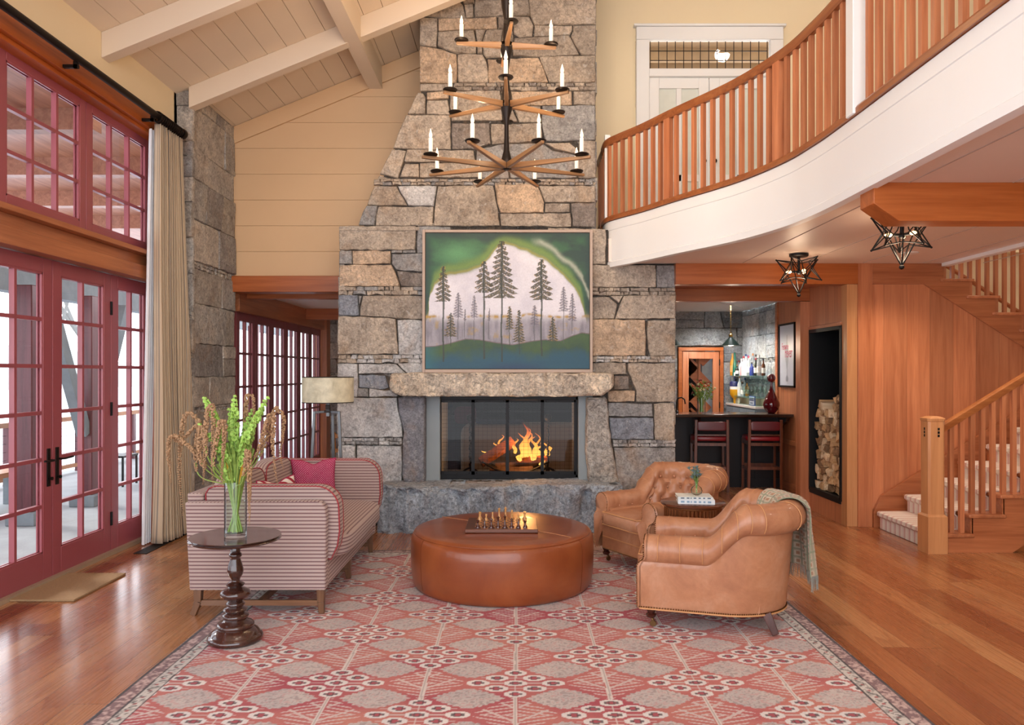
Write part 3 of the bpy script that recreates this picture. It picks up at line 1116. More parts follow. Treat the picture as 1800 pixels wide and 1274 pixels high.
# hearth boulder slab
def hearth_fn(u, v):
    t = v * 2 - 1
    a = 2 * math.pi * u
    sp = lambda x, q: math.copysign(abs(x) ** q, x)
    k = (1 - abs(t) ** 70) ** .5 if abs(t) < 1 else 0
    y, z = sp(math.cos(a), .12) * k, sp(math.sin(a), .12) * k
    x = lerp(-1.40, 1.13, v)
    top = .47 + .01 * math.sin(x * 3)
    yf = 7.58 + .05 * math.sin(x * 1.7 + .5)
    return (x, lerp(yf, 8.12, (y + 1) / 2), lerp(-.02, top, (z + 1) / 2))


rng = random.Random(3)
mb = rock('hearth', hearth_fn, 190, 420, STONEB, S('#a2acb6'), 3.7, .060, chisel=1)
o = mb.build('hearth_stone', STONEB, smooth=True, angle=0)
tag(o, 'long rough-hewn blue grey granite hearth slab under the fireplace', 'hearth')


def mantel_fn(u, v):
    t = v * 2 - 1
    a = 2 * math.pi * u
    sp = lambda x, q: math.copysign(abs(x) ** q, x)
    k = (1 - abs(t) ** 60) ** .5 if abs(t) < 1 else 0
    y, z = sp(math.cos(a), .14) * k, sp(math.sin(a), .14) * k
    x = lerp(PX(684, 7.75), PX(1082, 7.75), v)
    lo = 1.36 + (.10 * sstep(.93, 1.0, v)) + .05 * sstep(.06, 0, v)
    return (x, lerp(7.72, 8.0, (y + 1) / 2), lerp(lo, 1.60, (z + 1) / 2))


o = rock('mantel', mantel_fn, 110, 320, STONEB, S('#cfc0ad'), 8.1, .040, chisel=.7).build('mantel_stone', STONEB, smooth=True, angle=0)
tag(o, 'rough tan granite mantel beam above the fireplace doors', 'mantel')
for nm, poly, col, lb in (('jamb_stone', [(612, 462), (870, 458), (868, 1262), (672, 1262), (652, 1180), (655, 860), (670, 790), (617, 590)], '#84848a', 'smooth dark blue grey upright stone beside the fireplace glass, on the lamp side'),
                          ('jamb_stone', None, '#b0a9a0', 'pale grey upright stone flaring at its foot, on the armchair side of the fireplace')):
    pts = zpoly(poly, *D_) if poly else zpoly([(50, 432), (228, 430), (240, 600), (262, 800), (328, 1155), (325, 1178), (70, 1176), (42, 900)], *F_)
    c = Vector((sum(p[0] for p in pts) / len(pts), sum(p[1] for p in pts) / len(pts)))
    mb = MB()
    # dense rows between the two side edges
    zs = [min(p[1] for p in pts), max(p[1] for p in pts)]

    def edge(z, side, pts=pts):
        best = None
        for i in range(len(pts)):
            a, b = pts[i], pts[(i + 1) % len(pts)]
            if (a[1] - z) * (b[1] - z) <= 0 and abs(a[1] - b[1]) > 1e-6:
                x = lerp(a[0], b[0], (z - a[1]) / (b[1] - a[1]))
                best = x if best is None else (min(best, x) if side < 0 else max(best, x))
        return best if best is not None else c.x
    amp = .006 if poly else .022

    def g(u, v, edge=edge, zs=zs, amp=amp):
        z = lerp(zs[0] + .004, zs[1] - .004, v)
        xa, xb = edge(z, -1), edge(z, 1)
        a = 2 * math.pi * u
        sp = lambda x, q: math.copysign(abs(x) ** q, x)
        k = 1 if .012 < v < .988 else .93
        x, y = sp(math.cos(a), .25) * k, sp(math.sin(a), .25) * k
        p = Vector((lerp(xa, xb, (x + 1) / 2), lerp(7.84, 8.25, (y + 1) / 2), z))
        q = p * 6
        p.y -= noise.noise(q) * amp + noise.noise(q * 3) * amp * .6
        p.x += noise.noise(q * 1.5 + Vector((3, 3, 3))) * amp * .5
        return p
    mb.grid(g, 64, 110, cu=True, col=S(col))
    n0 = len(mb.v)
    mb.f.append(tuple(i * 110 for i in range(64)))
    mb.f.append(tuple(i * 110 + 109 for i in range(63, -1, -1)))
    o = mb.build(nm, STONE if poly else STONEB, smooth=True, angle=.9)
    tag(o, lb, 'stone')

# firebox: side linings, steel doors, mesh, fire, grate, and the see-through room behind
mb = MB()
mb.box(-.97, -.79, 7.97, 8.9, .44, 1.40).box(.67, .82, 7.97, 8.9, .44, 1.40)
mb.box(-.79, .67, 8.05, 8.9, .42, .462)
mb.box(-.79, .67, 8.05, 8.9, 1.345, 1.40)
struct(mb.build('firebox_lining', plain('firebox_panel', '#8d9496', .7, var=.08)))
fx0, fx1, fz0, fz1, fy = PX(768, 8.1), PX(1017, 8.1), .468, 1.345, 8.08
scr = thing('fireplace_screen', 'black steel fireplace doors with four glass panels', 'fireplace screen', ((fx0 + fx1) / 2, fy, fz0))
hw, H = (fx1 - fx0) / 2, fz1 - fz0
m = MB()
m.box(-hw, -hw + .035, -.02, .03, 0, H).box(hw - .035, hw, -.02, .03, 0, H).box(-hw, hw, -.02, .03, H - .035, H).box(-hw, hw, -.02, .03, 0, .05)
m.build('frame', BLACK, scr, bevel=.003)
xs = [-hw + .035, PX(832, 8.1) - (fx0 + fx1) / 2, PX(892, 8.1) - (fx0 + fx1) / 2, PX(953, 8.1) - (fx0 + fx1) / 2, hw - .035]
for a, b in zip(xs, xs[1:]):
    f = MB()
    f.box(a, a + .018, -.035, -.02, .05, H - .035).box(b - .018, b, -.035, -.02, .05, H - .035)
    f.box(a, b, -.035, -.02, .05, .085).box(a, b, -.035, -.02, H - .06, H - .035)
    for k in range(3):
        q = lerp(a + .04, b - .04, k / 2)
        f.ball((q, -.036, .067), .007, 6, 4)
        f.ball((q, -.036, H - .048), .005, 6, 4)
    p = f.build('door_panel', BLACK, scr)
    MB().add([(a, -.028, .08), (b, -.028, .08), (b, -.028, H - .05), (a, -.028, H - .05)], [(0, 1, 2, 3)]).build('glass_pane', glass_mat('smoked_fire_glass', (.36, .37, .40), .03), p)
# mesh curtain behind the glass
m = MB()
for k in range(30):
    q = lerp(-hw + .05, hw - .05, k / 29)
    m.box(q - .0009, q + .0009, .05, .052, .05, H - .04)
for k in range(20):
    q = lerp(.06, H - .05, k / 19)
    m.box(-hw + .05, hw - .05, .05, .052, q - .0009, q + .0009)
m.build('wire_mesh', plain('matte_black_wire', '#121212', 1.0), scr)
# andirons
for px, lb in ((827, 'black iron andiron with ball top beside the fire, on the lamp side'), (963, 'black iron andiron with ball top beside the fire, on the armchair side')):
    X = PX(px, 8.4)
    a = thing('andiron', lb, 'andiron', (X, 8.38, .462), group=None)
    q = MB()
    for k in range(18):
        q.ball((.006 * math.cos(k * 1.9), .006 * math.sin(k * 1.9), .06 + k * .03), (.014, .014, .02), 8, 5)
    q.build('twisted_shaft', BLACK, a, smooth=True)
    MB().ball((0, 0, .64), .042, 14, 10).build('finial_ball', BLACK, a, smooth=True)
    q = MB().tube([(-.11, 0, .0), (-.06, 0, .06), (0, 0, .09), (.06, 0, .06), (.11, 0, 0)], .012, 8)
    q.tube([(0, 0, .07), (0, .3, .07), (0, .32, 0)], .010, 8)
    q.build('foot', BLACK, a, smooth=True)
# basket grate
g = thing('fire_grate', 'low curved black iron grate holding the burning logs', 'grate', (0, 8.42, .462))
q = MB()
for k in range(7):
    y = -.14 + k * .045
    pts = [(lerp(-.36, .36, t / 12), y, .035 + .13 * (2 * t / 12 - 1) ** 2) for t in range(13)]
    q.tube(pts, .009, 6)
q.tube([(-.3, -.14, .12), (-.3, .14, .12)], .008, 6).tube([(.3, -.14, .12), (.3, .14, .12)], .008, 6)
q.build('curved_bars', BLACK, g, smooth=True)
for sx_ in (-1, 1):
    for sy_ in (-1, 1):
        MB().tube([(sx_ * .16, sy_ * .13, 0), (sx_ * .16, sy_ * .13, .06)], .010, 6).build('foot', BLACK, g)


def log_mesh(mb, a, b, r, rng, flat=False, bark=None, wood_=None):
    """split log: wedge cross-section, bark on the round side"""
    a, b = Vector(a), Vector(b)
    d = (b - a).normalized()
    u = d.cross(Vector((0, 0, 1))).normalized() if abs(d.z) < .9 else Vector((1, 0, 0))
    w = u.cross(d)
    ang = rng.uniform(0, 6.28)
    pts = []
    sp = rng.uniform(1.1, 2.2)
    for k in range(6):
        t = -sp / 2 + sp * k / 5
        pts.append((math.cos(t), math.sin(t)))
    pts.append((-.35 + rng.uniform(-.2, .2), rng.uniform(-.25, .25)))
    n = len(pts)
    vs = []
    segs = 5
    for s in range(segs + 1):
        p = a.lerp(b, s / segs)
        for (x, y) in pts:
            xx, yy = x * math.cos(ang) - y * math.sin(ang), x * math.sin(ang) + y * math.cos(ang)
            jit = 1 + rng.uniform(-.05, .05)
            vs.append(p + (u * xx + w * yy) * r * jit)
    fs = [tuple(range(n - 1, -1, -1)), tuple(segs * n + k for k in range(n))]
    for s in range(segs):
        for k in range(n):
            l = (k + 1) % n
            fs.append((s * n + k, s * n + l, (s + 1) * n + l, (s + 1) * n + k))
    mb.add(vs, fs)


LOGW = wood('split_log', '#d9b68a', '#a67a4c', 'X', .8, vary=.45, grain=30, coat=0, bscale=4)
LOGO = wood('hot_log', '#c2733a', '#6b3316', 'X', .8, vary=.3, grain=40, coat=0, bscale=4)
CHAR = plain('charred_log', '#5a4234', .9, var=.5, vscale=20, bump=.6, bscale=40)
rng = random.Random(12)
for i, (a, b, r, mt, lb) in enumerate((((-.36, 8.32, .60), (.0, 8.44, .82), .085, LOGO, 'thick split log leaning up across the fire'),
                                       ((-.28, 8.36, .54), (.20, 8.38, .56), .06, CHAR, 'charred log lying low in the grate in front'),
                                       ((-.22, 8.5, .56), (.30, 8.52, .58), .06, CHAR, 'charred log lying at the back of the grate'),
                                       ((.02, 8.42, .65), (.36, 8.36, .66), .05, LOGO, 'split log lying level under the flames'))):
    m = MB()
    log_mesh(m, a, b, r, rng)
    o = m.build('burning_log', mt, smooth=True, angle=.5)
    tag(o, lb, 'log')
t = NT('flame')
v = t.coord('Generated')
sp_ = t.n('SeparateXYZ')
t.l(v, sp_.inputs[0])
colr = t.ramp(sp_.outputs['Z'], [(0.0, (1, .55, .12)), (.35, (1, .42, .06)), (.8, (1, .16, .02)), (1, (.6, .04, 0))])
em = t.n('Emission')
t.l(colr, em.inputs[0])
em.inputs[1].default_value = 4.2
tr = t.n('BsdfTransparent')
mxs = t.n('MixShader')
t.l(t.ramp(sp_.outputs['Z'], [(.0, (.75,) * 3), (.6, (.5,) * 3), (1, (0, 0, 0))]), mxs.inputs[0])
t.l(tr.outputs[0], mxs.inputs[1])
t.l(em.outputs[0], mxs.inputs[2])
t.l(mxs.outputs[0], t.out.inputs[0])
FLAME = t.m
fire = MB()
rng = random.Random(7)
for (x, y, z, h, r) in ((q[0], q[1], q[2], q[3] * 1.05, q[4] * .62) for q in ((.12, 8.42, .68, .36, .05), (.16, 8.4, .68, .26, .045), (.22, 8.41, .68, .2, .05), (.27, 8.43, .67, .14, .04), (.35, 8.4, .68, .16, .035), (.08, 8.45, .7, .22, .04), (-.16, 8.46, .72, .18, .03), (-.2, 8.44, .7, .12, .03),
                        (.0, 8.46, .7, .16, .04), (.38, 8.42, .68, .12, .03), (.3, 8.36, .55, .08, .04), (.05, 8.36, .63, .07, .05), (-.33, 8.4, .66, .07, .03), (.2, 8.35, .64, .07, .06), (.14, 8.38, .67, .32, .04), (.25, 8.4, .68, .24, .03), (.10, 8.4, .66, .14, .07))):
    ph = rng.uniform(0, 6)
    pts = [(x + math.sin(ph + k * 1.1) * .022 * k / 4, y + math.cos(ph + k) * .01, z + h * k / 8) for k in range(9)]
    rs = [r * (.35 + .6 * math.sin(math.pi * min(1, (k + 1) / 5) * .62)) * (1 - (k / 8) ** 1.6) + .001 for k in range(9)]
    fire.tube(pts, rs, 10)
o = fire.build('flames', FLAME, smooth=True, angle=0)
tag(o, 'orange flames rising from the logs in the fireplace', 'fire')
o['kind'] = 'stuff'
lamp('fire_light', 'POINT', (.12, 8.30, .85), 30, (1, .42, .12), size=.1)
# the room seen through the firebox
sf = thing('cream_sofa', 'cream upholstered sofa seen through the firebox glass', 'sofa', (.12, 10.4, 0))
MB().soft((0, 0, .47), (.85, .30, .44), .2).build('backrest', plain('cream_upholstery', '#b7a58a', .9, bump=.2), sf, smooth=True, angle=0)
MB().soft((0, .45, .32), (.85, .35, .16), .25).build('seat', plain('cream_upholstery_seat', '#c9b79a', .9), sf, smooth=True, angle=0)
for s in (-1, 1):
    MB().box(s * .75 - .03, s * .75 + .03, -.2, -.14, 0, .1).build('leg', BLACK, sf)
o = MB().soft((-.2, 10.30, .935), (.32, .26, .02), .3).build('navy_throw', plain('navy_wool', '#1d2a52', .9), smooth=True, angle=0)
tag(o, 'folded navy blue throw on the top of the cream sofa', 'blanket')
bk = thing('bookcase', 'dark slate bookcase against the far wall beyond the firebox', 'bookcase', (0, 12.9, 0))
q = MB().box(-1.6, 1.5, .1, .2, 0, 2.3)
for k in range(7):
    q.box(-1.6 + k * .51, -1.56 + k * .51, -.2, .1, 0, 2.3)
q.build('carcass', plain('slate_paint', '#2c333a', .95), bk)
for k in range(6):
    MB().box(-1.6, 1.5, -.19, .1, .05 + k * .44, .08 + k * .44).build('shelf', plain('slate_shelf', '#3a424a', .95), bk)
ac = thing('grey_armchair', 'dark grey armchair seen through the firebox beyond the cream sofa', 'armchair', (-.85, 11.45, 0))
MB().soft((0, 0, .5), (.35, .35, .45), .4).build('body', plain('slate_upholstery', '#3a4554', .9), ac, smooth=True, angle=0)
o = MB().soft((-.72, 11.05, .98), (.16, .07, .13), .5).build('plum_cushion', plain('plum_velvet', '#6d3348', .8), smooth=True, angle=0)
tag(o, 'plum velvet cushion on the grey armchair beyond the firebox', 'cushion')

# ================================================================ LOFT, RAILING, RIGHT SIDE
LB, LT = 2.73, 3.08
curve = catmull([(.97, 8.75), (.965, 8.3), (.975, 8.0), (1.08, 7.78), (1.26, 7.48), (1.49, 7.02), (1.85, 6.34), (2.04, 5.74), (2.095, 5.3), (2.11, 4.9), (2.11, 4.0), (2.11, 2.9), (2.11, 1.6)], 160)
curve = [Vector((p[0], p[1], 0)) for p in curve] if len(curve[0]) == 3 else [Vector((p.x, p.y, 0)) for p in curve]
main = [p for p in curve if p.y < 8.32]
full = curve


def offs(pts, d):
    out = []
    for i, p in enumerate(pts):
        t = (pts[min(i + 1, len(pts) - 1)] - pts[max(i - 1, 0)]).normalized()
        out.append(p + Vector((t.y, -t.x, 0)) * d)      # +d = towards the open room (-X side)
    return out


mb = MB()
ins_ = [(p.x + .02, p.y) for p in main if p.y < 7.9]
outer = ins_ + [(8.9, 1.6), (8.9, 6.2), (4.47, 6.2), (4.47, 7.86), (1.10, 7.86)]
mb.prism(outer, lambda u, v, q: (u, v, q), LB + .005, 3.0)
struct(mb.build('loft_slab', LOFTC))
mb = MB()
mb.box(.98, 4.47, 7.9, 8.8, LB + .03, 3.0)
struct(mb.build('loft_slab_rear', LOFTC))
# beaded seams on the loft underside
mb = MB()
for k in range(7):
    x = 2.35 + k * .62
    mb.box(x - .003, x + .003, 2.0, 7.8, LB + .0005, LB + .006)
struct(mb.build('loft_ceiling_seams', plain('seam_shadow', '#b9a295', .6)))
# white curved fascia
mb = MB()
fo = offs(main, .0)
prof = [(0.0, 2.70), (.014, 2.702), (.016, 2.755), (.004, 2.765), (.004, 3.085), (.009, 3.09), (.009, 3.18), (-.03, 3.185), (-.05, 3.185), (-.05, 2.70)]
loops = [offs(main, q[0]) for q in prof]
mb.grid(lambda u, v: (lambda i, j: (loops[j][i].x, loops[j][i].y, prof[j][1]))(round(u * (len(main) - 1)), round(v * len(prof)) % len(prof)), len(main), len(prof), cv=True)
struct(mb.build('trim_7', WHITE, smooth=True, angle=.5))
# white edge trim of the stairwell opening
struct(MB().box(4.42, 4.50, 6.15, 7.84, LB - .03, 3.04).build('trim_8', WHITE, bevel=.004))


def railing(name, pts, label, newels, z0=3.185, closed_cap=True, spacing=.119, skip=()):
    r = thing(name, label, 'railing', (pts[0].x, pts[0].y, z0))
    base = Vector((pts[0].x, pts[0].y, z0))

    def sweep(profile, nm, mat):
        lp = [offs(pts, a) for a, b in profile]
        m = MB()
        n, k = len(pts), len(profile)
        vs = [(lp[j][i].x - base.x, lp[j][i].y - base.y, profile[j][1] - z0) for i in range(n) for j in range(k)]
        fs = [(i * k + j, (i + 1) * k + j, (i + 1) * k + (j + 1) % k, i * k + (j + 1) % k) for i in range(n - 1) for j in range(k)]
        fs += [tuple(range(k - 1, -1, -1)), tuple((n - 1) * k + j for j in range(k))]
        m.add(vs, fs)
        return m.build(nm, mat, r, smooth=True, angle=.5)
    sweep([(.028, z0), (.028, z0 + .035), (.018, z0 + .05), (-.05, z0 + .05), (-.05, z0)], 'bottom_rail', OAKRAIL)
    sweep([(.012, z0 + .80), (.022, z0 + .815), (.030, z0 + .845), (.022, z0 + .87), (-.005, z0 + .88), (-.035, z0 + .87), (-.042, z0 + .845), (-.034, z0 + .815), (-.024, z0 + .80)], 'handrail', OAKRAIL)
    L = [0]
    for a, b in zip(pts, pts[1:]):
        L.append(L[-1] + (b - a).length)
    d = .04
    first = True
    while d < L[-1]:
        i = max(k for k in range(len(L)) if L[k] <= d)
        i = min(i, len(pts) - 2)
        p = pts[i].lerp(pts[i + 1], (d - L[i]) / (L[i + 1] - L[i]))
        tg = pts[i + 1] - pts[i]
        ang = math.atan2(tg.y, tg.x)
        q = p + Vector((tg.y, -tg.x, 0)).normalized() * -.01
        big = any(abs(p.y - nw) < spacing / 2 for nw in newels)
        if any(a < p.y < b for a, b in skip):
            d += spacing
            continue
        w = .085 if big else .036
        tk = .05 if big else .032
        m = MB().box(-w / 2, w / 2, -tk / 2, tk / 2, .05, .805)
        b = m.build('newel_baluster' if big else 'baluster', FIR, r)
        b.location = (q.x - base.x, q.y - base.y, 0)
        b.rotation_euler = (0, 0, ang)
        d += spacing
    return r


railing('balcony_railing', [p for p in main if p.y < 8.25], 'curved fir railing with square balusters on the white loft edge', (7.1, 5.85, 2.9), skip=((4.56, 4.78), (8.0, 8.12)))
railing('balcony_railing', [Vector((.985, 8.30 + k * .12, 0)) for k in range(5)], 'short straight run of fir railing between the chimney and the loft wall', ())
for (x, y, w, h, lb) in ((2.12, 4.68, .105, 2.6, 'tall white post rising from the curved loft railing to the ceiling'), (.985, 8.06, .06, .94, 'small white post ending the curved railing beside the chimney')):
    o = MB().box(-w / 2, w / 2, -w / 2, w / 2, 0, h).build('white_post', WHITE, bevel=.006)
    o.location = (x, y, 3.187)
    tag(o, lb, 'post')
# fir beam under the loft
mb = MB()
mb.prism([(2.14, 2.735), (2.14, 2.61), (2.29, 2.505), (8.8, 2.505), (8.8, 2.735)], lambda u, v, q: (u, q, v), 4.51, 4.69)
struct(mb.build('beam_4', FIROX, bevel=.003))

# ---- fir frame of the bar opening
W0 = 7.88
mb = MB().box(1.67, 3.57, W0 - .03, W0 + .14, 2.52, 2.735)
struct(mb.build('beam_5', FIROX, bevel=.003))
struct(MB().box(1.67, 3.50, 8.86, 9.0, 2.44, 2.735).build('beam_6', FIROX, bevel=.003))
struct(MB().box(1.67, 3.44, 8.02, 8.855, 2.58, 2.74).build('ceiling_passage', FIRX))
struct(MB().box(3.34, 3.48, 8.855, 9.0, 0, 2.435).build('trim_9', FIR, bevel=.003))
# niche wall (faces the bar opening), with log niche
NX = 3.45
mb = MB()
mb.box(NX, NX + .04, 8.0, 8.853, 0, .205)
struct(mb.build('wall_below_niche', FIRPY))
struct(MB().box(NX, NX + .04, 8.0, 8.853, 2.14, 2.6).build('wall_above_niche', FIRPY))
struct(MB().box(NX - .015, NX, 7.98, 8.86, 2.10, 2.135).build('trim_10', FIRY, bevel=.002))
mb = MB()
z0, z1, y0, y1 = .26, 2.09, 8.0, 8.84
mb.box(NX - .012, NX + .03, y0 - .02, y0 + .02, z0 - .02, z1 + .02).box(NX - .012, NX + .03, y1 - .02, y1 + .02, z0 - .02, z1 + .02)
mb.box(NX - .012, NX + .03, y0, y1, z0 - .05, z0 + .015).box(NX - .012, NX + .03, y0, y1, z1 - .03, z1 + .02)
mb.box(NX + .03, NX + .72, y0 - .01, y0, z0, z1).box(NX + .03, NX + .72, y1, y1 + .01, z0, z1).box(NX + .70, NX + .72, y0, y1, z0, z1)
mb.box(NX + .03, NX + .72, y0, y1, z1, z1 + .01).box(NX + .03, NX + .72, y0, y1, z0 - .01, z0)
o = mb.build('log_niche', plain('niche_steel', '#17181a', .5, .4))
tag(o, 'tall black steel-lined firewood niche set in the fir wall', 'niche')
# pilaster and panel wall
mb = MB().box(3.45, 3.56, W0 - .02, W0 + .12, 0, 2.52)
struct(mb.build('trim_11', wood('fir_lit_post', '#d59a68', '#b87a4a', 'Z', .4), bevel=.003))  # paler than the other fir: light on this face put into its colour
mb = MB().box(3.56, 3.71, W0 - .035, W0 + .1, 0, 2.735)
struct(mb.build('trim_12', FIR, bevel=.003))
mb = MB()
xa, xb = PX(1618, W0), 7.6
mb.prism([(3.71, 0), (xb, 0), (xb, PZ(497, W0) - (xb - xa) * .634), (xa, PZ(497, W0)), (3.71, PZ(497, W0))], lambda u, v, q: (u, q, v), W0 - .005, W0 + .05)
struct(mb.build('wall_right', FIRP))
struct(MB().box(3.71, 4.45, W0 - .03, W0 + .02, 2.52, 2.735).build('trim_13', FIRX, bevel=.003))

# ---- staircase
RISE, RUN = .172, .279
st = thing('staircase', 'fir staircase with striped cream stair runner and turned-back upper flight', 'staircase', (3.75, 6.69, 0))
BX, BY = 3.75, 6.69
YF, YB = 6.72, 7.86      # open side and wall side of the lower flight
RUN_M = None


def L3(x, y, z):
    return (x - BX, y - BY, z)


NS = 9
CARPET_T = NT('stair_runner_wool')
vv = CARPET_T.coord()
s3 = CARPET_T.n('SeparateXYZ')
CARPET_T.l(vv, s3.inputs[0])
fr_ = CARPET_T.math('FRACT', CARPET_T.math('MULTIPLY', s3.outputs['Y'], 11.0))
cr = CARPET_T.ramp(fr_, [(0.0, S('#e9e0d6')), (.28, S('#e9e0d6')), (.30, S('#c79a95')), (.36, S('#e3d2ca')), (.42, S('#d3aaa2')), (.56, S('#d3aaa2')), (.6, S('#e9e0d6')), (.74, S('#b7a39b')), (.78, S('#e9e0d6')), (1, S('#e9e0d6'))])
cr.node.color_ramp.interpolation = 'CONSTANT'
CARPET = CARPET_T.fin(cr, .95, 0, CARPET_T.bump(CARPET_T.noise(vv, 300, 2), .4, .002))
for k in range(NS):
    xn = 3.77 + k * RUN
    zt = (k + 1) * RISE
    MB().box(*[xn - BX, xn + .02 - BX, YF + .0 - BY, YB - BY, k * RISE, zt - .03]).build('riser', FIRX, st)
    MB().box(xn - .03 - BX, xn + RUN + .02 - BX, YF - .03 - BY, YB - BY, zt - .032, zt).build('tread', FIRY, st, bevel=.008)
    # runner piece: over the tread, round the nosing, down the riser
    c = .010
    pf = [(xn + RUN + .001, zt), (xn - .03, zt), (xn - .042, zt - .006), (xn - .044, zt - .028), (xn - .030, zt - .040), (xn - .012, zt - .046), (xn - .012, k * RISE + .004)]
    po = [(xn + RUN + .001, zt + c), (xn - .034, zt + c), (xn - .054, zt), (xn - .056, zt - .032), (xn - .034, zt - .05), (xn - .022, zt - .058), (xn - .022, k * RISE + .004)]
    m = MB()
    poly = po + pf[::-1]
    for (ya, yb) in ((YF + .16, YB - .10),):
        vs = [L3(a, ya, b) for a, b in poly] + [L3(a, yb, b) for a, b in poly]
        n = len(poly)
        m.add(vs, [tuple(range(n - 1, -1, -1)), tuple(range(n, 2 * n))] + [(i, (i + 1) % n, n + (i + 1) % n, n + i) for i in range(n)])
    m.build('stair_runner', CARPET, st, smooth=True, angle=.7)
# open-side closed stringer under the treads
xe = 3.77 + NS * RUN
m = MB()
pts = [(3.78, 0)]
for k in range(NS):
    xn = 3.77 + k * RUN
    pts += [(xn + .01, k * RISE if k else .0), (xn + .01, (k + 1) * RISE - .033)]
pts = [(3.78, .0)] + pts[2:]
pts += [(xe, NS * RISE - .033), (xe, NS * RISE - .3), (4.42, .0)]
m.prism(pts, lambda u, v, q: L3(u, q, v), YF, YF + .03)
m.build('stringer', FIRX, st)
m = MB()
m.prism([(4.42, 0), (xe, NS * RISE - .3), (xe, 0)], lambda u, v, q: L3(u, q, v), YF + .06, YF + .07)
m.build('under_stair_panel', wood('under_stair_fir', '#a8622f', '#7e4119', 'X', .45), st)
# wall skirt
m = MB()
m.prism([(3.715, 0), (3.715, .16), (3.80, .33), (xe, .33 + (xe - 3.80) * RISE / RUN), (xe, NS * RISE - .1), (3.83, 0)], lambda u, v, q: L3(u, q, v), YB - .03, YB + .012)
m.build('wall_skirt', FIRX, st, bevel=.002)
MB().box(*[xe - BX, 7.9 - BX, YF - BY, 9.0 - BY, NS * RISE - .2, NS * RISE]).build('landing', FIRX, st)
# newel post: square shaft, chamfered corners, block foot, low pyramid cap, three inlaid squares
m = MB()
w = .072


def octo(w, c, z):
    return [(-w + c, -w, z), (w - c, -w, z), (w, -w + c, z), (w, w - c, z), (w - c, w, z), (-w + c, w, z), (-w, w - c, z), (-w, -w + c, z)]


def octs(rows):
    vs, fs = [], []
    for w_, c_, z_ in rows:
        vs += octo(w_, c_, z_)
    for i in range(len(rows) - 1):
        for k in range(8):
            fs.append((i * 8 + k, i * 8 + (k + 1) % 8, i * 8 + 8 + (k + 1) % 8, i * 8 + 8 + k))
    fs += [tuple(range(7, -1, -1)), tuple(len(vs) - 8 + k for k in range(8))]
    return vs, fs


nx, ny = 3.735 - BX, 6.765 - BY
vs, fs = octs([(.088, .002, 0), (.088, .002, .325), (.080, .008, .335), (.074, .018, .345), (.074, .018, 1.165), (.08, .02, 1.175), (.082, .02, 1.195), (.045, .012, 1.212)])
m.add([(a + nx, b + ny, c) for a, b, c in vs], fs)
m.build('newel_post', wood('newel_fir', '#d89a66', '#bf8050', 'Z', .35), st)
m = MB()
for k in range(3):
    m.box(nx + .004, nx + .022, ny - .0755, ny - .07, 1.03 + k * .03, 1.052 + k * .03)
    m.box(nx - .0755, nx - .07, ny - .012, ny + .006, 1.03 + k * .03, 1.052 + k * .03)
m.build('inlay_squares', BLACK, st)
# handrail and balusters of the lower flight
yr = YF + .045
sl = RISE / RUN
hx0, hz0 = 3.80, 1.10


def hz(x):
    return hz0 + (x - hx0) * sl


xr1 = xe + .05
m = MB()
rp_ = [(-.025, -.045), (-.034, -.01), (-.032, .02), (-.018, .034), (.018, .034), (.032, .02), (.034, -.01), (.025, -.045)]
n = len(rp_)
vs = [L3(x, yr + a, hz(x) + b) for x in (hx0, xr1) for a, b in rp_]
m.add(vs, [tuple(range(n - 1, -1, -1)), tuple(range(n, 2 * n))] + [(i, (i + 1) % n, n + (i + 1) % n, n + i) for i in range(n)])
m.build('handrail', wood('stair_handrail', '#b9743f', '#8c4b22', 'X', .3), st, smooth=True, angle=.5)
for k in range(NS):
    for j in range(3):
        x = 3.77 + k * RUN + .035 + j * RUN / 3
        if x < 3.85:
            continue
        b = MB().box(-.019, .019, -.019, .019, (k + 1) * RISE - .001, hz(x) - .035).build('baluster', FIR, st)
        b.location = L3(x, yr, 0)
# upper flight, returning above the panelled wall
for k in range(9):
    xl = PX(1650, W0) + k * .2715
    zt = 2.575 - k * .1745
    MB().box(xl - BX, xl + .345 - BX, W0 - .05 - BY, 8.8 - BY, zt - .03, zt).build('tread', FIRY, st, bevel=.008)
    MB().box(xl + .30 - BX, xl + .32 - BX, W0 - BY, 8.8 - BY, zt - .175, zt - .03).build('riser', FIRX, st)
    for j in range(3):
        x = xl + .05 + j * .0905
        if x > 6.6:
            continue
        b = MB().box(-.017, .017, -.017, .017, zt, zt + .92 - j * .055).build('baluster', FIR, st)
        b.location = L3(x, W0 + .0, 0)
m = MB()
xl = PX(1650, W0)
top = [(xl - .12, 2.70), (xl - .0, 2.70), (xl, 2.545)]
for k in range(9):
    x = xl + k * .2715
    top += [(x + .305, 2.545 - k * .1745), (x + .305, 2.545 - (k + 1) * .1745)]
xe2 = top[-1][0]
poly = [(xa - .0, PZ(497, W0) + .0)] + [(4.2, 2.73), (xl - .02, 2.73), (xl - .02, 2.545)] + top[3:] + [(xe2, PZ(497, W0) - (xe2 - xa) * .634)]
m.prism(poly, lambda u, v, q: L3(u, q, v), W0 - .025, W0 + .03)
m.build('stringer', FIRX, st)
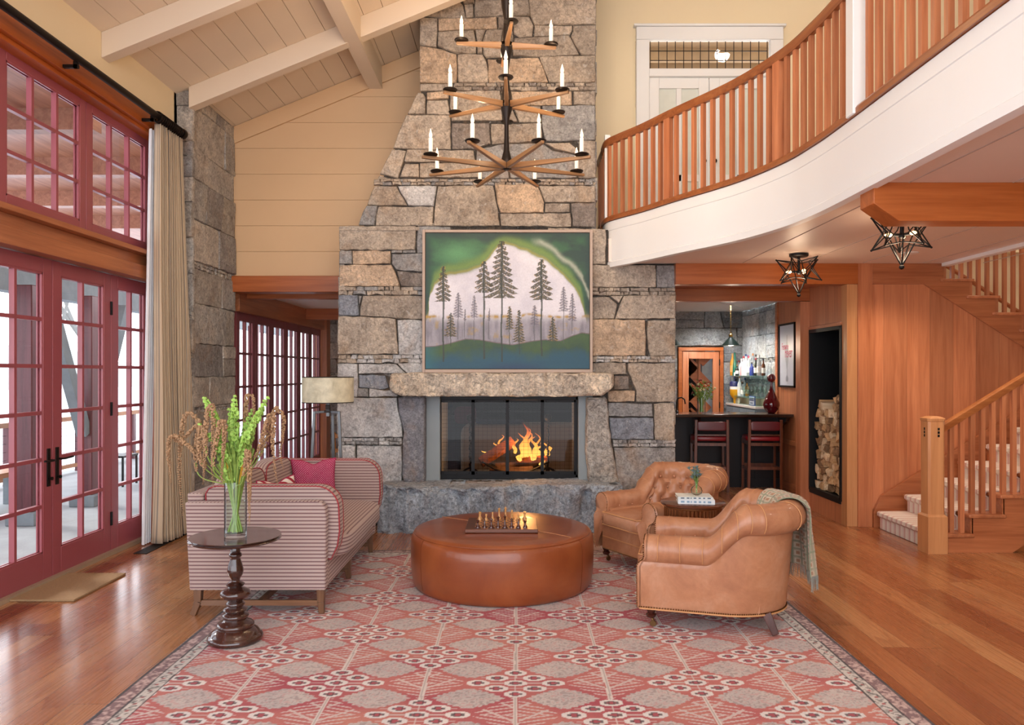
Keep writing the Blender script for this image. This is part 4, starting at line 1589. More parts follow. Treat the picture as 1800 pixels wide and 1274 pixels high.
# back wall and side wall of the stairwell
struct(MB().box(4.0, 9.0, 8.95, 9.05, 0, 3.0).build('wall_stairwell', CREAM))
struct(MB().box(8.9, 9.0, -2, 9.0, 0, 4.8).build('wall_right_far', CREAM))
hr = thing('wall_handrail', 'slim fir handrail on black brackets along the cream stairwell wall', 'handrail', (4.9, 8.86, 0))
m = MB()
m.tube([(0, 0, PZ(452, 8.86)), (3.0, 0, PZ(452, 8.86) - 3.0 * .64)], .024, 10)
m.build('rail', FIRX, hr, smooth=True)
for k in range(2):
    x = .35 + k * 1.1
    z = PZ(452, 8.86) - x * .64
    MB().tube([(x, .09, z - .07), (x, .02, z - .08), (x, 0, z - .02)], .010, 8).ball((x, .085, z - .07), (.035, .012, .035), 10, 6).build('bracket', BLACK, hr, smooth=True)
# recessed downlights in the loft ceiling
for i, (px, py) in enumerate(((1600, 445),)):
    Y = 1.13 * F / (655 - py)
    X = (px - CX) * Y / F
    a = thing('downlight', ('white recessed downlight in the loft ceiling just beyond the near star lantern'), 'downlight', (X, Y, LB + .004))
    q = MB().lathe([(.062, -.006), (.075, -.006), (.078, 0), (.060, 0)], 24)
    q.build('trim_ring', WHITE, a, smooth=True)
    MB().lathe([(.0, -.002), (.06, -.002)], 20).build('lens', emit('downlight_lens', (1, .85, .65), 3), a)
    lamp('downlight_light', 'SPOT', (0, 0, -.03), 45, (1, .80, .58), spot=2.3, size=.05, parent=a)

# ---- bar
struct(MB().box(1.7, 3.76, 9.0, 12.6, 2.61, 2.66).build('ceiling_bar', WHITE))
mb = MB()
for (xa_, ya_, xb_, yb_) in ((1.7, 11.0, 2.7, 12.48), (2.4, 10.0, 3.6, 11.9)):
    mb.bar((xa_, ya_, 2.605), (xb_, yb_, 2.605), .03, .012)
struct(mb.build('ceiling_bar_battens', WHITE))
rng = random.Random(14)
BG = [S(c) for c in ('#84878a', '#7b7e80', '#8f9190', '#757a7e', '#95989a')]
BL = [S(c) for c in ('#a9b0b2', '#b3b8b8', '#9ea6aa', '#bcc0be')]
mb = MB()
mb.box(1.7, 2.70, 12.54, 12.7, 0, 2.62, (.05, .05, .05)).box(3.44, 3.9, 12.54, 12.7, 0, 2.62, (.05, .05, .05)).box(2.7, 3.44, 12.54, 12.7, 2.03, 2.62, (.05, .05, .05))
fb = lambda u, v, d: (u, 12.53 - d, v)
stone_wall(mb, 1.7, 2.69, 0, 2.05, fb, rng, BG, hmin=.25, hmax=.45)
stone_wall(mb, 3.45, 3.79, 0, 2.05, fb, rng, BG, hmin=.25, hmax=.45, shim=0)
stone(mb, [(2.35, 2.05), (3.68, 2.05), (3.66, 2.33), (2.35, 2.34)], fb, .02, BG[2], rng)
stone_wall(mb, 1.7, 2.34, 2.05, 2.34, fb, rng, BG, shim=0)
stone_wall(mb, 3.68, 3.79, 2.05, 2.34, fb, rng, BG, shim=0)
stone_wall(mb, 1.7, 3.79, 2.34, 2.62, fb, rng, BG, hmin=.2, shim=.2)
struct(mb.build('wall_bar_back', STONE, smooth=True, angle=.5))
mb = MB()
mb.box(3.79, 3.95, 10.86, 12.6, 0, 2.62, (.05, .05, .05))
stone_wall(mb, 10.86, 12.53, 0, 2.61, lambda u, v, d: (3.79 - d, u, v), rng, BL, hmin=.18, hmax=.42)
struct(mb.build('wall_bar_side', STONE, smooth=True, angle=.5))
struct(MB().box(3.76, 3.82, 8.9, 10.86, .0, 2.62).build('wall_poster', FIRPY))
mb = MB().box(3.735, 3.76, 9.5, 10.86, .0, .10).box(3.735, 3.76, 9.5, 10.86, .62, .68).box(3.735, 3.76, 10.78, 10.86, 0, 2.6)
struct(mb.build('baseboard_right', FIRY, bevel=.003))
# wine room door
dr = croot('door_14', (3.07, 12.5, 0))
mb = MB().box(-.37, -.31, -.03, .05, 0, 1.959).box(.31, .37, -.03, .05, 0, 1.959).box(-.37, .37, -.03, .05, 1.96, 2.02)
mb.build('door_frame', FIROX, dr, bevel=.003)
mb = MB().box(-.30, -.20, -.01, .04, 0, 1.95).box(.20, .30, -.01, .04, 0, 1.95).box(-.2, .2, -.01, .04, 1.83, 1.95).box(-.2, .2, -.01, .04, 0, .2)
mb.build('door_leaf', FIR, dr, bevel=.003)
MB().add([(-.2, .015, .2), (.2, .015, .2), (.2, .015, 1.83), (-.2, .015, 1.83)], [(0, 1, 2, 3)]).build('glass_pane', GLASS, dr)
for z in (.3, 1.02, 1.72):
    MB().box(.295, .312, -.04, -.028, z, z + .1).build('hinge', BRONZE, dr)
struct(MB().box(2.2, 4.0, 13.2, 13.3, 0, 2.6).build('wall_wine_room', plain('wine_room_dark', '#2a1c16', .8)))
wr = thing('wine_rack', 'fir lattice wine rack behind the glass door', 'wine rack', (2.98, 12.9, 0))
mb = MB()
for k in range(5):
    for s in (-1, 1):
        mb.bar((-.3 * s, 0, .1 + k * .42), (.1 * s, 0, .1 + k * .42 + .42), .02, .2)
mb.build('lattice', FIRX, wr)
MB().box(.13, .16, -.1, .1, 0, 2.1).box(-.33, -.3, -.1, .1, 0, 2.1).build('uprights', FIR, wr)
struct(MB().box(3.2, 3.42, 12.95, 13.15, 0, 2.5).build('stone_pillar_wine_room', plain('lit_stone', '#9aa4a8', .9, var=.4, bump=.6, bscale=12)))

ESP = wood('dark_stained_counter', '#3a2018', '#1e0f0a', 'X', .22, coat=.5)
bar_ = thing('bar_counter', 'dark stained bar counter with black panelled front', 'bar', (2.8, 10.45, 0))
MB().box(-.75, .945, -.3, .3, 1.00, 1.042).build('worktop', ESP, bar_, bevel=.008)
m = MB().box(-.75, .94, .15, .19, 0, 1.0)
for k in range(4):
    a = -.70 + k * .42
    m.box(a, a + .05, .138, .15, .12, .92)
m.box(-.75, .94, .136, .15, .0, .12).box(-.75, .94, .136, .15, .92, 1.0)
m.build('front_panel', plain('black_panel', '#18161a', .45), bar_)
for x in (-.30, .90):
    m = MB()
    m.prism([(.135, 1.0), (-.20, 1.0), (-.18, .94), (.02, .86), (.10, .70), (.135, .5)], lambda u, v, q: (q, u, v), x - .02, x + .02)
    m.build('bracket', ESP, bar_)
# back bar under the bottles
bb = thing('back_bar_cabinet', 'blue grey back bar cabinet with white marble top', 'cabinet', (3.6, 11.65, 0))
MB().box(-.13, .12, -.72, .80, 1.075, 1.11).build('marble_top', plain('white_marble', '#e8e6e0', .25), bb, bevel=.004)
MB().box(-.11, .12, -.72, .80, 0, 1.075).build('carcass', plain('blue_grey_paint', '#73848e', .5), bb)
for k in range(4):
    y = -.68 + k * .375
    d = MB().box(-.125, -.11, y, y + .36, .35, 1.05).build('door', plain('blue_grey_paint_door', '#7d8e98', .5), bb, bevel=.003)
    MB().box(-.14, -.125, y + .15, y + .2, .93, .97).build('handle', BLACK, d)
MB().box(.04, .12, -.72, .80, 1.112, 1.22).build('tiled_backsplash', plain('beige_tile', '#cbb99a', .5, var=.1), bb)
SHG = glass_mat('green_glass_shelf', (.75, .9, .86), .3, body=.25, bodycol=(.25, .42, .38))
for z, lb in ((1.555, 'upper green glass shelf of bottles on the stone wall'), (1.235, 'lower green glass shelf of bottles and glasses above the marble top')):
    o = MB().box(3.48, 3.78, 10.93, 12.45, z - .012, z).build('glass_shelf', SHG)
    tag(o, lb, 'shelf')

# ================================================================ BAR THINGS
def bottle_parts(o, col, capcol, labelcol, h, r, style, cl):
    m = MB()
    nh = h * (.32 if style == 'wine' else .24)
    if style == 'tall':
        pr = [(r * .9, 0), (r, .01), (r, h * .55), (r * .8, h * .66), (r * .35, h * .78), (r * .32, h * .96)]
    elif style == 'square':
        pr = [(r * .95, 0), (r, .01), (r, h * .62), (r * .9, h * .68), (r * .34, h * .74), (r * .34, h * .93)]
    elif style == 'cone':
        pr = [(r, 0), (r * 1.05, .02), (r * .9, h * .4), (r * .4, h * .8), (r * .3, h * .93)]
    else:
        pr = [(r * .92, 0), (r, .01), (r, h * .58), (r * .7, h * .68), (r * .36, h * .74), (r * .34, h * .94)]
    m.lathe(pr, 14)
    m.build('glass_body', col, o, smooth=True)
    MB().lathe([(r * .38, h * .9), (r * .4, h * .91), (r * .4, h), (r * .2, h + .003)], 10).build('stopper', capcol, o, smooth=True)
    if labelcol:
        MB().lathe([(r * 1.015, h * .16), (r * 1.015, h * .46)], 14).build('paper_label', labelcol, o, smooth=True)


def pm(name, c, rough=.3, **k):
    return plain(name, c, rough, var=.05, **k)


COLS = {'amber': pm('amber_liquor', '#c98a35', .15), 'green': pm('green_bottle', '#1d6b52', .15), 'clear': glass_mat('clear_bottle_glass', (.9, .94, .95), .35, body=.35, bodycol=(.75, .8, .82)),
        'dark': pm('dark_bottle', '#1c2420', .15), 'white': pm('white_bottle', '#dfe3e6', .3), 'pink': pm('pink_bottle', '#d9a0a0', .3), 'blue': pm('blue_bottle', '#2c3d8a', .2), 'red': pm('red_bottle', '#93263a', .2), 'brown': pm('brown_bottle', '#5a3018', .2)}
CAPS = {'gold': pm('gold_cap', '#b9925a'), 'red': pm('red_cap', '#b0303c'), 'blue': pm('blue_cap', '#2b4a80'), 'black': pm('black_cap', '#1a1a1c'), 'white': pm('white_cap', '#e8e6e2'), 'cork': pm('cork_cap', '#b3764a')}
LBS = {'w': pm('white_paper_label', '#ece9e2', .6), 'c': pm('cream_paper_label', '#dfd0a8', .6), 'n': None, 'o': pm('orange_paper_label', '#d8a15a', .6)}
upper = [('amber', 'gold', 'o', .36, .040, 'tall', 0, 'amber liquor bottle with long neck, first on the upper glass shelf'),
         ('clear', 'red', 'w', .24, .032, 'wine', .06, 'short clear bottle with red cap beside the amber bottle'),
         ('green', 'green', 'n', .37, .036, 'cone', .12, 'tall tapering green bottle on the upper glass shelf'),
         ('white', 'white', 'w', .27, .042, 'wine', .20, 'white frosted bottle beside the green bottle'),
         ('dark', 'gold', 'w', .17, .028, 'wine', .27, 'small dark bottle with white label beside the frosted bottle'),
         ('clear', 'white', 'n', .17, .026, 'square', .39, 'short clear square bottle in the middle of the upper shelf'),
         ('pink', 'white', 'n', .20, .028, 'tall', .46, 'pale pink bottle in the middle of the upper shelf'),
         ('clear', 'blue', 'w', .32, .036, 'tall', .50, 'tall clear bottle with blue stopper on the upper shelf'),
         ('white', 'red', 'w', .30, .034, 'wine', .57, 'white bottle with red cap on the upper shelf'),
         ('clear', 'white', 'w', .28, .030, 'square', .64, 'clear square bottle with white cap on the upper shelf'),
         ('white', 'blue', 'w', .33, .032, 'tall', .70, 'tall white bottle with blue cap on the upper shelf'),
         ('clear', 'cork', 'w', .34, .035, 'wine', .77, 'tall clear bottle with cork stopper on the upper shelf'),
         ('clear', 'red', 'w', .30, .030, 'tall', .86, 'clear bottle with red cap and white label past the cork stopper'),
         ('clear', 'black', 'n', .32, .030, 'tall', .93, 'tall plain clear bottle with black cap'),
         ('blue', 'black', 'n', .20, .034, 'wine', 1.01, 'round blue bottle on the upper shelf'),
         ('red', 'gold', 'w', .20, .036, 'square', 1.09, 'squat red bottle beside the blue one'),
         ('dark', 'red', 'w', .26, .030, 'wine', 1.16, 'dark bottle with red cap near the fir wall end of the upper shelf'),
         ('brown', 'black', 'w', .25, .030, 'wine', 1.23, 'brown bottle with white label near the fir wall'),
         ('clear', 'white', 'w', .30, .034, 'tall', 1.31, 'clear bottle with white cap, last on the upper shelf by the fir wall')]
lower = [('clear', 'white', 'w', .30, .034, 'tall', 0, 'tall clear bottle with white cap, first on the lower glass shelf'),
         ('clear', 'red', 'w', .29, .034, 'wine', .08, 'clear bottle with red cap on the lower shelf'),
         ('dark', 'black', 'w', .26, .032, 'wine', .16, 'dark bottle with black cap and white label on the lower shelf'),
         ('brown', 'cork', 'c', .22, .032, 'wine', .20, 'brown bottle with cream label on the lower shelf'),
         ('brown', 'cork', 'w', .20, .030, 'square', .27, 'squat brown bottle with white label on the lower shelf'),
         ('clear', 'blue', 'w', .28, .034, 'tall', .33, 'clear bottle with blue cap on the lower shelf'),
         ('white', 'cork', 'w', .31, .033, 'wine', .40, 'white bottle with cork stopper on the lower shelf'),
         ('amber', 'black', 'c', .22, .031, 'square', .46, 'small amber bottle with cream label on the lower shelf'),
         ('clear', 'black', 'w', .21, .036, 'wine', .54, 'round-shouldered clear bottle, last of the bottles on the lower shelf')]
rng = random.Random(4)
for row, z, y0 in ((upper, 1.5555, 12.36), (lower, 1.2355, 12.36)):
    for i, (c, k, l, h, r, sty, d, lb) in enumerate(row):
        o = thing('bottle', lb, 'bottle', (3.58 + (.07 if i % 2 else -.02) + rng.uniform(-.01, .01), y0 - d, z), 0, 'bottles on the glass shelves')
        bottle_parts(o, COLS[c], CAPS.get(k, COLS.get(k)), LBS[l], h, r, sty, None)
for i in range(9):
    m = MB().lathe([(.028, 0), (.006, .006), (.005, .05), (.03, .085), (.036, .13), (.032, .16), (.030, .16), (.033, .13), (.027, .088), (0, .06)], 14)
    o = m.build('stemmed_glass', VGLASS, smooth=True)
    o.location = (3.56 + (i % 2) * .11, 11.72 - i * .085, 1.236)
    tag(o, 'clear stemmed glass on the lower glass shelf, %s past the bottles' % ('first', 'second', 'third', 'fourth', 'fifth', 'sixth', 'seventh', 'eighth', 'ninth')[i], 'glass', 'stemmed glasses on the lower shelf')
# small sign and items on the marble top
sg = thing('bar_sign', 'small blue and white sign standing on the marble top', 'sign', (3.54, 11.28, 1.111))
m = MB().box(-.008, .008, -.13, .13, 0, .14)
m.build('board', pm('sign_blue', '#3d5496', .5), sg)
MB().box(-.0095, -.008, -.115, .115, .012, .128).build('white_field', pm('sign_white', '#d9deea', .5), sg)
m = MB()
for k, (a, b, zz) in enumerate(((-.09, .09, .100), (-.10, .10, .070), (-.05, .06, .030))):
    y = a
    rr = random.Random(k)
    while y < b:
        w = rr.uniform(.008, .018)
        m.box(-.0105, -.0095, y, y + w, zz, zz + (.022 if k == 1 else .015))
        y += w + .006
m.build('lettering', pm('sign_ink', '#27397a', .5), sg)
for i in range(2):
    o = MB().box(-.01, .01, -.035, .035, 0, .085).build('playing_card_box', pm('pale_card_box', '#e6dcc2', .6), bevel=.003)
    o.location = (3.545, 12.12 - i * .13, 1.111)
    tag(o, ('small pale box standing on the marble top nearest the buoy', 'small pale box standing on the marble top, second from the buoy')[i], 'box', 'pale boxes on the marble top')
# painted buoy
by = thing('buoy', 'yellow, white and navy painted wooden buoy on the back bar', 'buoy', (3.50, 12.05, 1.111))
MB().lathe([(.014, 0), (.018, .02), (.024, .10), (.05, .13), (.085, .20), (.088, .30)], 20).build('yellow_body', pm('buoy_yellow', '#e0a21c', .4), by, smooth=True)
MB().lathe([(.088, .30), (.09, .36)], 20).build('white_band', pm('buoy_white', '#e9e7e2', .4), by, smooth=True)
MB().lathe([(.09, .36), (.09, .44), (.07, .47), (.012, .475), (.012, .58)], 20).build('navy_cap', pm('buoy_navy', '#1c2554', .4), by, smooth=True)
MB().lathe([(.013, .58), (.013, .66)], 12).build('white_tip', pm('buoy_tip', '#eeece6', .4), by, smooth=True)
by.scale = (.85, .85, .75)
# ruby decanter
rd = thing('ruby_decanter', 'ruby red glass teardrop decanter with ball stopper on the bar', 'decanter', (PX(1356, 10.4), 10.4, 1.043))
RUBY = NT('ruby_glass')
RUBY = RUBY.fin(S('#5c0a16'), .06, 0, None, .6)
RUBY.node_tree.nodes['Principled BSDF'].inputs['Transmission Weight'].default_value = .35
prof = [(.04, 0), (.055, .008), (.095, .06), (.112, .11), (.108, .15), (.08, .21), (.045, .28), (.022, .34), (.016, .40), (.018, .43)]
MB().lathe([(a, b) for a, b in prof], 40).build('body', RUBY, rd, smooth=True)
MB().ball((0, 0, .485), .058, 24, 16).build('ball_stopper', RUBY, rd, smooth=True, angle=0)


def bouquet_base(o, h, r, name='glass_vase', mat=None):
    return MB().lathe([(r * .96, 0), (r, .01), (r, h), (r - .004, h), (r - .004, .02), (0, .018)], 32).build(name, mat or VGLASS, o, smooth=True)


GST = plain('flower_stem_green', '#6f9440', .55, var=.25)
GLF = plain('flower_leaf_green', '#77913e', .6, var=.35)
fl = thing('flower_vase', 'clear glass vase of orange and cream flowers standing on the bar', 'vase of flowers', (PX(1233, 10.4), 10.4, 1.043))
bouquet_base(fl, .21, .055)
rng = random.Random(31)
stm, lv = MB(), MB()
heads = []
for k in range(34):
    a, b = rng.uniform(0, 6.28), rng.uniform(.02, .19)
    tipz = .36 + rng.uniform(-.04, .13) - b * .35
    tip = Vector((math.cos(a) * b * 1.0, math.sin(a) * b * .8, tipz))
    s = Vector((-math.cos(a) * .03, -math.sin(a) * .03, .02))
    mid = s.lerp(tip, .5) * .8 + Vector((0, 0, .05))
    stm.tube([s, mid, tip], .0028, 5)
    heads.append(tip)
    for j in range(5):
        q = s.lerp(tip, rng.uniform(.55, 1.0)) + Vector((rng.uniform(-.02, .02), rng.uniform(-.02, .02), rng.uniform(-.01, .02)))
        d = Vector((rng.uniform(-1, 1), rng.uniform(-1, 1), rng.uniform(-.2, 1))).normalized() * rng.uniform(.03, .06)
        w = d.cross(Vector((rng.uniform(-1, 1), 1, rng.uniform(-1, 1)))).normalized() * .009
        lv.add([q, q + d * .5 + w, q + d, q + d * .5 - w], [(0, 1, 2, 3)])
stm.build('stems', GST, fl, smooth=True)
o = lv.build('leaves', GLF, fl)
FH = [plain('orange_flower', '#c0501e', .7, var=.3), plain('cream_flower', '#cfc39a', .7, var=.2), plain('russet_flower', '#7a2f22', .7, var=.3)]
for i, hp in enumerate(heads[:20]):
    m = MB()
    for j in range(14):
        a = rng.uniform(0, 6.28)
        z = rng.uniform(-.2, 1)
        d = Vector((math.cos(a) * math.sqrt(max(0, 1 - z * z)), math.sin(a) * math.sqrt(max(0, 1 - z * z)), z))
        m.ball(hp + d * .010, .009, 6, 4)
    m.ball(hp, .013, 8, 6)
    m.build('flower_head', FH[i % 3], fl, smooth=True)
# tap behind the bar
o = MB().tube([(0, 0, 0), (0, 0, .16), (.02, 0, .20), (.07, 0, .21), (.11, 0, .18), (.12, 0, .12)], .010, 8).lathe([(.03, 0), (.025, .02), (.012, .03)], 12).build('bar_tap', BLACK, smooth=True)
o.location = (PX(1190, 10.6), 10.62, 1.043)
tag(o, 'black gooseneck tap on the bar beside the stone chimney edge', 'tap')


def stool(loc, rz, label):
    r = thing('bar_stool', label, 'bar stool', loc, rz, 'bar stools')
    DW = wood('stool_walnut', '#7a3d1d', '#45200f', 'Z', .3)
    RL = plain('red_leather', '#8e1119', .35, var=.1, coat=.2)
    W, D = .215, .19
    for s in (-1, 1):
        MB().bar((s * W, -D, 0), (s * (W - .01), -D - .03, .97), .04, .045, up=(0, 1, 0), w2=.034, h2=.034).build('back_leg', DW, r, bevel=.003)
        MB().bar((s * W, D, 0), (s * W, D, .70), .034, .034, up=(0, 1, 0)).build('front_leg', DW, r, bevel=.003)
        MB().bar((s * W, -D, .30), (s * W, D, .30), .022, .04).build('side_stretcher', DW, r)
        MB().bar((s * W, -D, .66), (s * W, D, .66), .024, .06).build('seat_rail', DW, r)
        MB().box(s * W - .03, s * W + .03, -D - .06, D + .02, 0, .018).build('floor_runner', DW, r, bevel=.003) if False else None
    MB().bar((-W, D, .32), (W, D, .32), .024, .05).build('footrest', DW, r)
    MB().bar((-W, -D, .32), (W, -D, .32), .022, .04).build('stretcher', DW, r)
    MB().bar((-W, -D - .005, .64), (W, -D - .005, .64), .024, .04).build('back_seat_rail', DW, r)
    MB().soft((0, .01, .715), (W + .025, D + .02, .035), .3, 28, 16).build('seat', RL, r, smooth=True, angle=0)
    MB().soft((0, -D - .028, .885), (W - .022, .018, .062), .25, 24, 14).build('backrest', plain('maroon_leather', '#5e0e14', .35, var=.1, coat=.2), r, smooth=True, angle=0)
    MB().bar((-W, -D - .01, .765), (W, -D - .01, .765), .018, .022).build('back_rail', DW, r)
    return r


s1 = stool((PX(1246, 10.35), 10.33, 0), -.10, 'red leather bar stool under the flower vase')
s2 = copy_tree(s1, (PX(1338, 10.35), 10.33, 0), -.10, 'red leather bar stool under the ruby decanter')
# pendants over the bar
GRN = plain('dark_green_enamel', '#15261f', .35, .2)
BRASS = plain('aged_brass', '#a98545', .3, 1.0)


def pendant(loc, label):
    r = thing('bar_pendant', label, 'pendant lamp', loc, 0, 'green pendants over the bar')
    MB().lathe([(.135, 0), (.132, .006), (.03, .12), (.022, .135), (.020, .130), (.126, .004)], 32).build('shade', GRN, r, smooth=True)
    MB().lathe([(.024, .13), (.028, .14), (.028, .165), (.012, .18), (.010, .20)], 16).build('socket_cap', BRASS, r, smooth=True)
    m = MB()
    for k in range(16):
        z = .205 + k * .026
        m.tube([(.007 * math.cos(a) * (1 if k % 2 else .2), .007 * math.cos(a) * (.2 if k % 2 else 1), z + .016 * math.sin(a)) for a in [i * math.pi / 4 for i in range(8)]], .0028, 5, closed=True)
    m.build('chain', BRASS, r, smooth=True)
    MB().ball((0, 0, .06), .03, 12, 8).build('bulb', emit('pendant_bulb', (1, .8, .55), 8), r, smooth=True)
    lamp('pendant_light', 'POINT', (0, 0, .0), 26, (1, .82, .6), size=.04, parent=r)
    return r


p1 = pendant((PX(1284.5, 11.2), 11.2, 2.0), 'dark green cone pendant on a brass chain above the bar flowers')
r2 = copy_tree(p1, (PX(1182, 11.2), 11.2, 2.0), None, 'dark green cone pendant almost hidden by the edge of the stone chimney')
# framed poster
po = thing('framed_poster', 'tall narrow white poster with pink lettering in a black frame on the fir wall', 'poster', (3.757, 10.41, 1.84))
MB().box(-.03, 0, -.31, -.285, -.44, .44).box(-.03, 0, .285, .31, -.44, .44).box(-.03, 0, -.31, .31, .415, .44).box(-.03, 0, -.31, .31, -.44, -.415).build('frame', BLACK, po)
MB().box(-.012, -.002, -.285, .285, -.415, .415).build('poster_sheet', plain('poster_paper', '#ccd0dc', .35, var=.04), po)
m = MB()   # faint grey bottle shape
bt = [(.012, .28), (.014, .20), (.05, .12), (.055, -.06), (.03, -.13), (.008, -.20), (.006, -.27), (.05, -.31), (.045, -.36)]
for (a, b), (c, d) in zip(bt, bt[1:]):
    m.add([(-.0135, -a, b), (-.0135, a, b), (-.0135, c, d), (-.0135, -c, d)], [(0, 1, 2, 3)])
m.build('printed_bottle', pm('poster_grey', '#a3a8b4', .4), po)


def text_mesh(name, s, size, mat, parent, loc, rot, extrude=.0005, align='CENTER'):
    cu = bpy.data.curves.new(name, 'FONT')
    cu.body = s
    cu.size = size
    cu.extrude = extrude
    cu.align_x = align
    tmp = bpy.data.objects.new(name + '_tmp', cu)
    COL.objects.link(tmp)
    dg = bpy.context.evaluated_depsgraph_get()
    me = bpy.data.meshes.new_from_object(tmp.evaluated_get(dg))
    bpy.data.objects.remove(tmp)
    me.materials.clear()
    me.materials.append(mat)
    o = bpy.data.objects.new(name, me)
    COL.objects.link(o)
    o.parent = parent
    o.location = loc
    o.rotation_euler = rot
    return o


PINK = pm('poster_pink', '#c8386e', .5)
t1 = text_mesh('lettering', 'Femme', .11, PINK, po, (-.015, .07, .08), (math.pi / 2, 0, -math.pi / 2))
t2 = text_mesh('lettering', 'Fever', .155, PINK, po, (-.015, -.06, -.03), (math.pi / 2, 0, -math.pi / 2))
t1.scale = (.8, 1.2, 1)
t2.scale = (.8, 1.35, 1)

# added fill lights shaped as ceiling spots, brightening the bar stone and bottles
for i, (x, y) in enumerate(((3.2, 11.2), (3.2, 12.0), (2.2, 11.6), (3.0, 9.5))):
    a = thing('bar_fill_spot', 'added fill spot in the white bar ceiling, %s' % ('over the near bottles', 'over the far bottles', 'before the wine room door', 'over the bar stools')[i], 'downlight', (x, y, 2.606))
    MB().lathe([(.04, -.005), (.05, -.005), (.052, 0), (.038, 0)], 20).build('trim_ring', WHITE, a, smooth=True)
    MB().lathe([(0, -.002), (.04, -.002)], 16).build('lens', emit('bar_fill_lens', (1, .9, .8), 4), a)
    lamp('bar_fill_light', 'SPOT', (0, 0, -.02), (55, 55, 22, 40)[i], (.95, .95, 1.0) if i < 3 else (1, .85, .7), spot=2.4, size=.04, parent=a)

# firewood in the niche
rng = random.Random(77)
protos = []
for k in range(10):
    m = MB()
    L = .40
    r = rng.uniform(.045, .062)
    kind = k % 5
    n = rng.choice((3, 3, 3, 4))
    pts = []
    for j in range(n):
        a = 2 * math.pi * j / n + rng.uniform(-.35, .35)
        pts.append((math.cos(a) * r * rng.uniform(.8, 1.35), math.sin(a) * r * rng.uniform(.8, 1.35)))
    q = []
    for j in range(n):
        a, b = pts[j], pts[(j + 1) % n]
        q.append(a)
        q.append((lerp(a[0], b[0], .5) * rng.uniform(.9, 1.18), lerp(a[1], b[1], .5) * rng.uniform(.9, 1.18)))
    n = len(q)
    vs = []
    for s in range(5):
        x = s / 4 * L
        for (a, b) in q:
            g_ = 1 + rng.uniform(-.06, .06)
            vs.append((x + (rng.uniform(-.006, .006)), a * g_, b * g_))
    fs = [tuple(range(n - 1, -1, -1)), tuple(4 * n + i for i in range(n))]
    for s in range(4):
        for i in range(n):
            fs.append((s * n + i, s * n + (i + 1) % n, s * n + n + (i + 1) % n, s * n + n + i))
    m.add(vs, fs)
    w_ = (LOGW, wood('pale_log', '#f0dcbc', '#c8a274', 'X', .85, vary=.35, grain=40, coat=0), wood('brown_log', '#a98560', '#6e4d33', 'X', .85, vary=.4, grain=30, coat=0))[k % 3]
    o = m.build('firewood_log', w_)
    o.hide_render = False
    protos.append(o)
z = .262 + .055
row = 0
cnt = 0
used = set()
ORD = ('first', 'second', 'third', 'fourth', 'fifth', 'sixth', 'seventh', 'eighth', 'ninth', 'tenth', 'eleventh', 'twelfth', 'thirteenth', 'fourteenth', 'fifteenth', 'sixteenth')
NLAB = {0: 'split log end in the lowest rows of the firewood niche', 1: 'split log end in the middle of the firewood stack', 2: 'split log end near the top of the firewood stack'}
while z < 1.50:
    top_at = lambda y: 1.44 if y < 8.16 else (1.33 if y < 8.34 else (1.20 if y < 8.62 else 1.30))
    y = 8.06 + (.045 if row % 2 else 0)
    col = 0
    while y < 8.80:
        if z < top_at(y):
            k = rng.randrange(len(protos))
            if k not in used:
                used.add(k)
                o = protos[k]
            else:
                o = protos[k].copy()
                COL.objects.link(o)
            o.location = (NX + .035 + rng.uniform(0, .045), y + rng.uniform(-.008, .008), z + rng.uniform(-.008, .008))
            o.rotation_euler = (rng.uniform(0, 6.28), rng.uniform(-.03, .03), rng.uniform(-.04, .04))
            lv_ = 0 if z < .6 else (1 if z < 1.1 else 2)
            tag(o, 'split log end, %s row up, %s from the near side of the niche' % (ORD[row], ORD[col]), 'log', 'firewood stacked in the niche')
            col += 1
            cnt += 1
        y += .090
    z += .083
    row += 1

# ================================================================ RUG, MAT, PAINTING (patterned grids)
def grid_mesh(name, xs, ys, cols, zfn, mat, parent=None, swap=None):
    """xs, ys 1D arrays; cols (ny, nx, 3); zfn(X, Y) -> height array; swap maps columns to 3D"""
    nx, ny = len(xs), len(ys)
    X, Y = np.meshgrid(xs, ys)
    Z = zfn(X, Y)
    co = np.stack([X, Y, Z], -1).reshape(-1, 3)
    if swap:
        co = swap(co)
    idx = np.arange(nx * ny).reshape(ny, nx)
    q = np.stack([idx[:-1, :-1], idx[:-1, 1:], idx[1:, 1:], idx[1:, :-1]], -1).reshape(-1, 4)
    me = bpy.data.meshes.new(name)
    me.vertices.add(nx * ny)
    me.vertices.foreach_set('co', co.astype(np.float32).ravel())
    me.loops.add(q.size)
    me.loops.foreach_set('vertex_index', q.astype(np.int32).ravel())
    me.polygons.add(len(q))
    me.polygons.foreach_set('loop_start', np.arange(0, q.size, 4, dtype=np.int32))
    me.polygons.foreach_set('loop_total', np.full(len(q), 4, dtype=np.int32))
    me.polygons.foreach_set('use_smooth', [True] * len(q))
    me.update(calc_edges=True)
    me.validate()
    a = me.color_attributes.new('Col', 'FLOAT_COLOR', 'POINT')
    arr = np.ones((nx * ny, 4), np.float32)
    arr[:, :3] = cols.reshape(-1, 3)
    a.data.foreach_set('color', arr.ravel())
    me.materials.append(mat)
    o = bpy.data.objects.new(name, me)
    COL.objects.link(o)
    if parent:
        o.parent = parent
    return o


def C3(h):
    return np.array(S(h)[:3])


rs_ = np.random.RandomState(5)


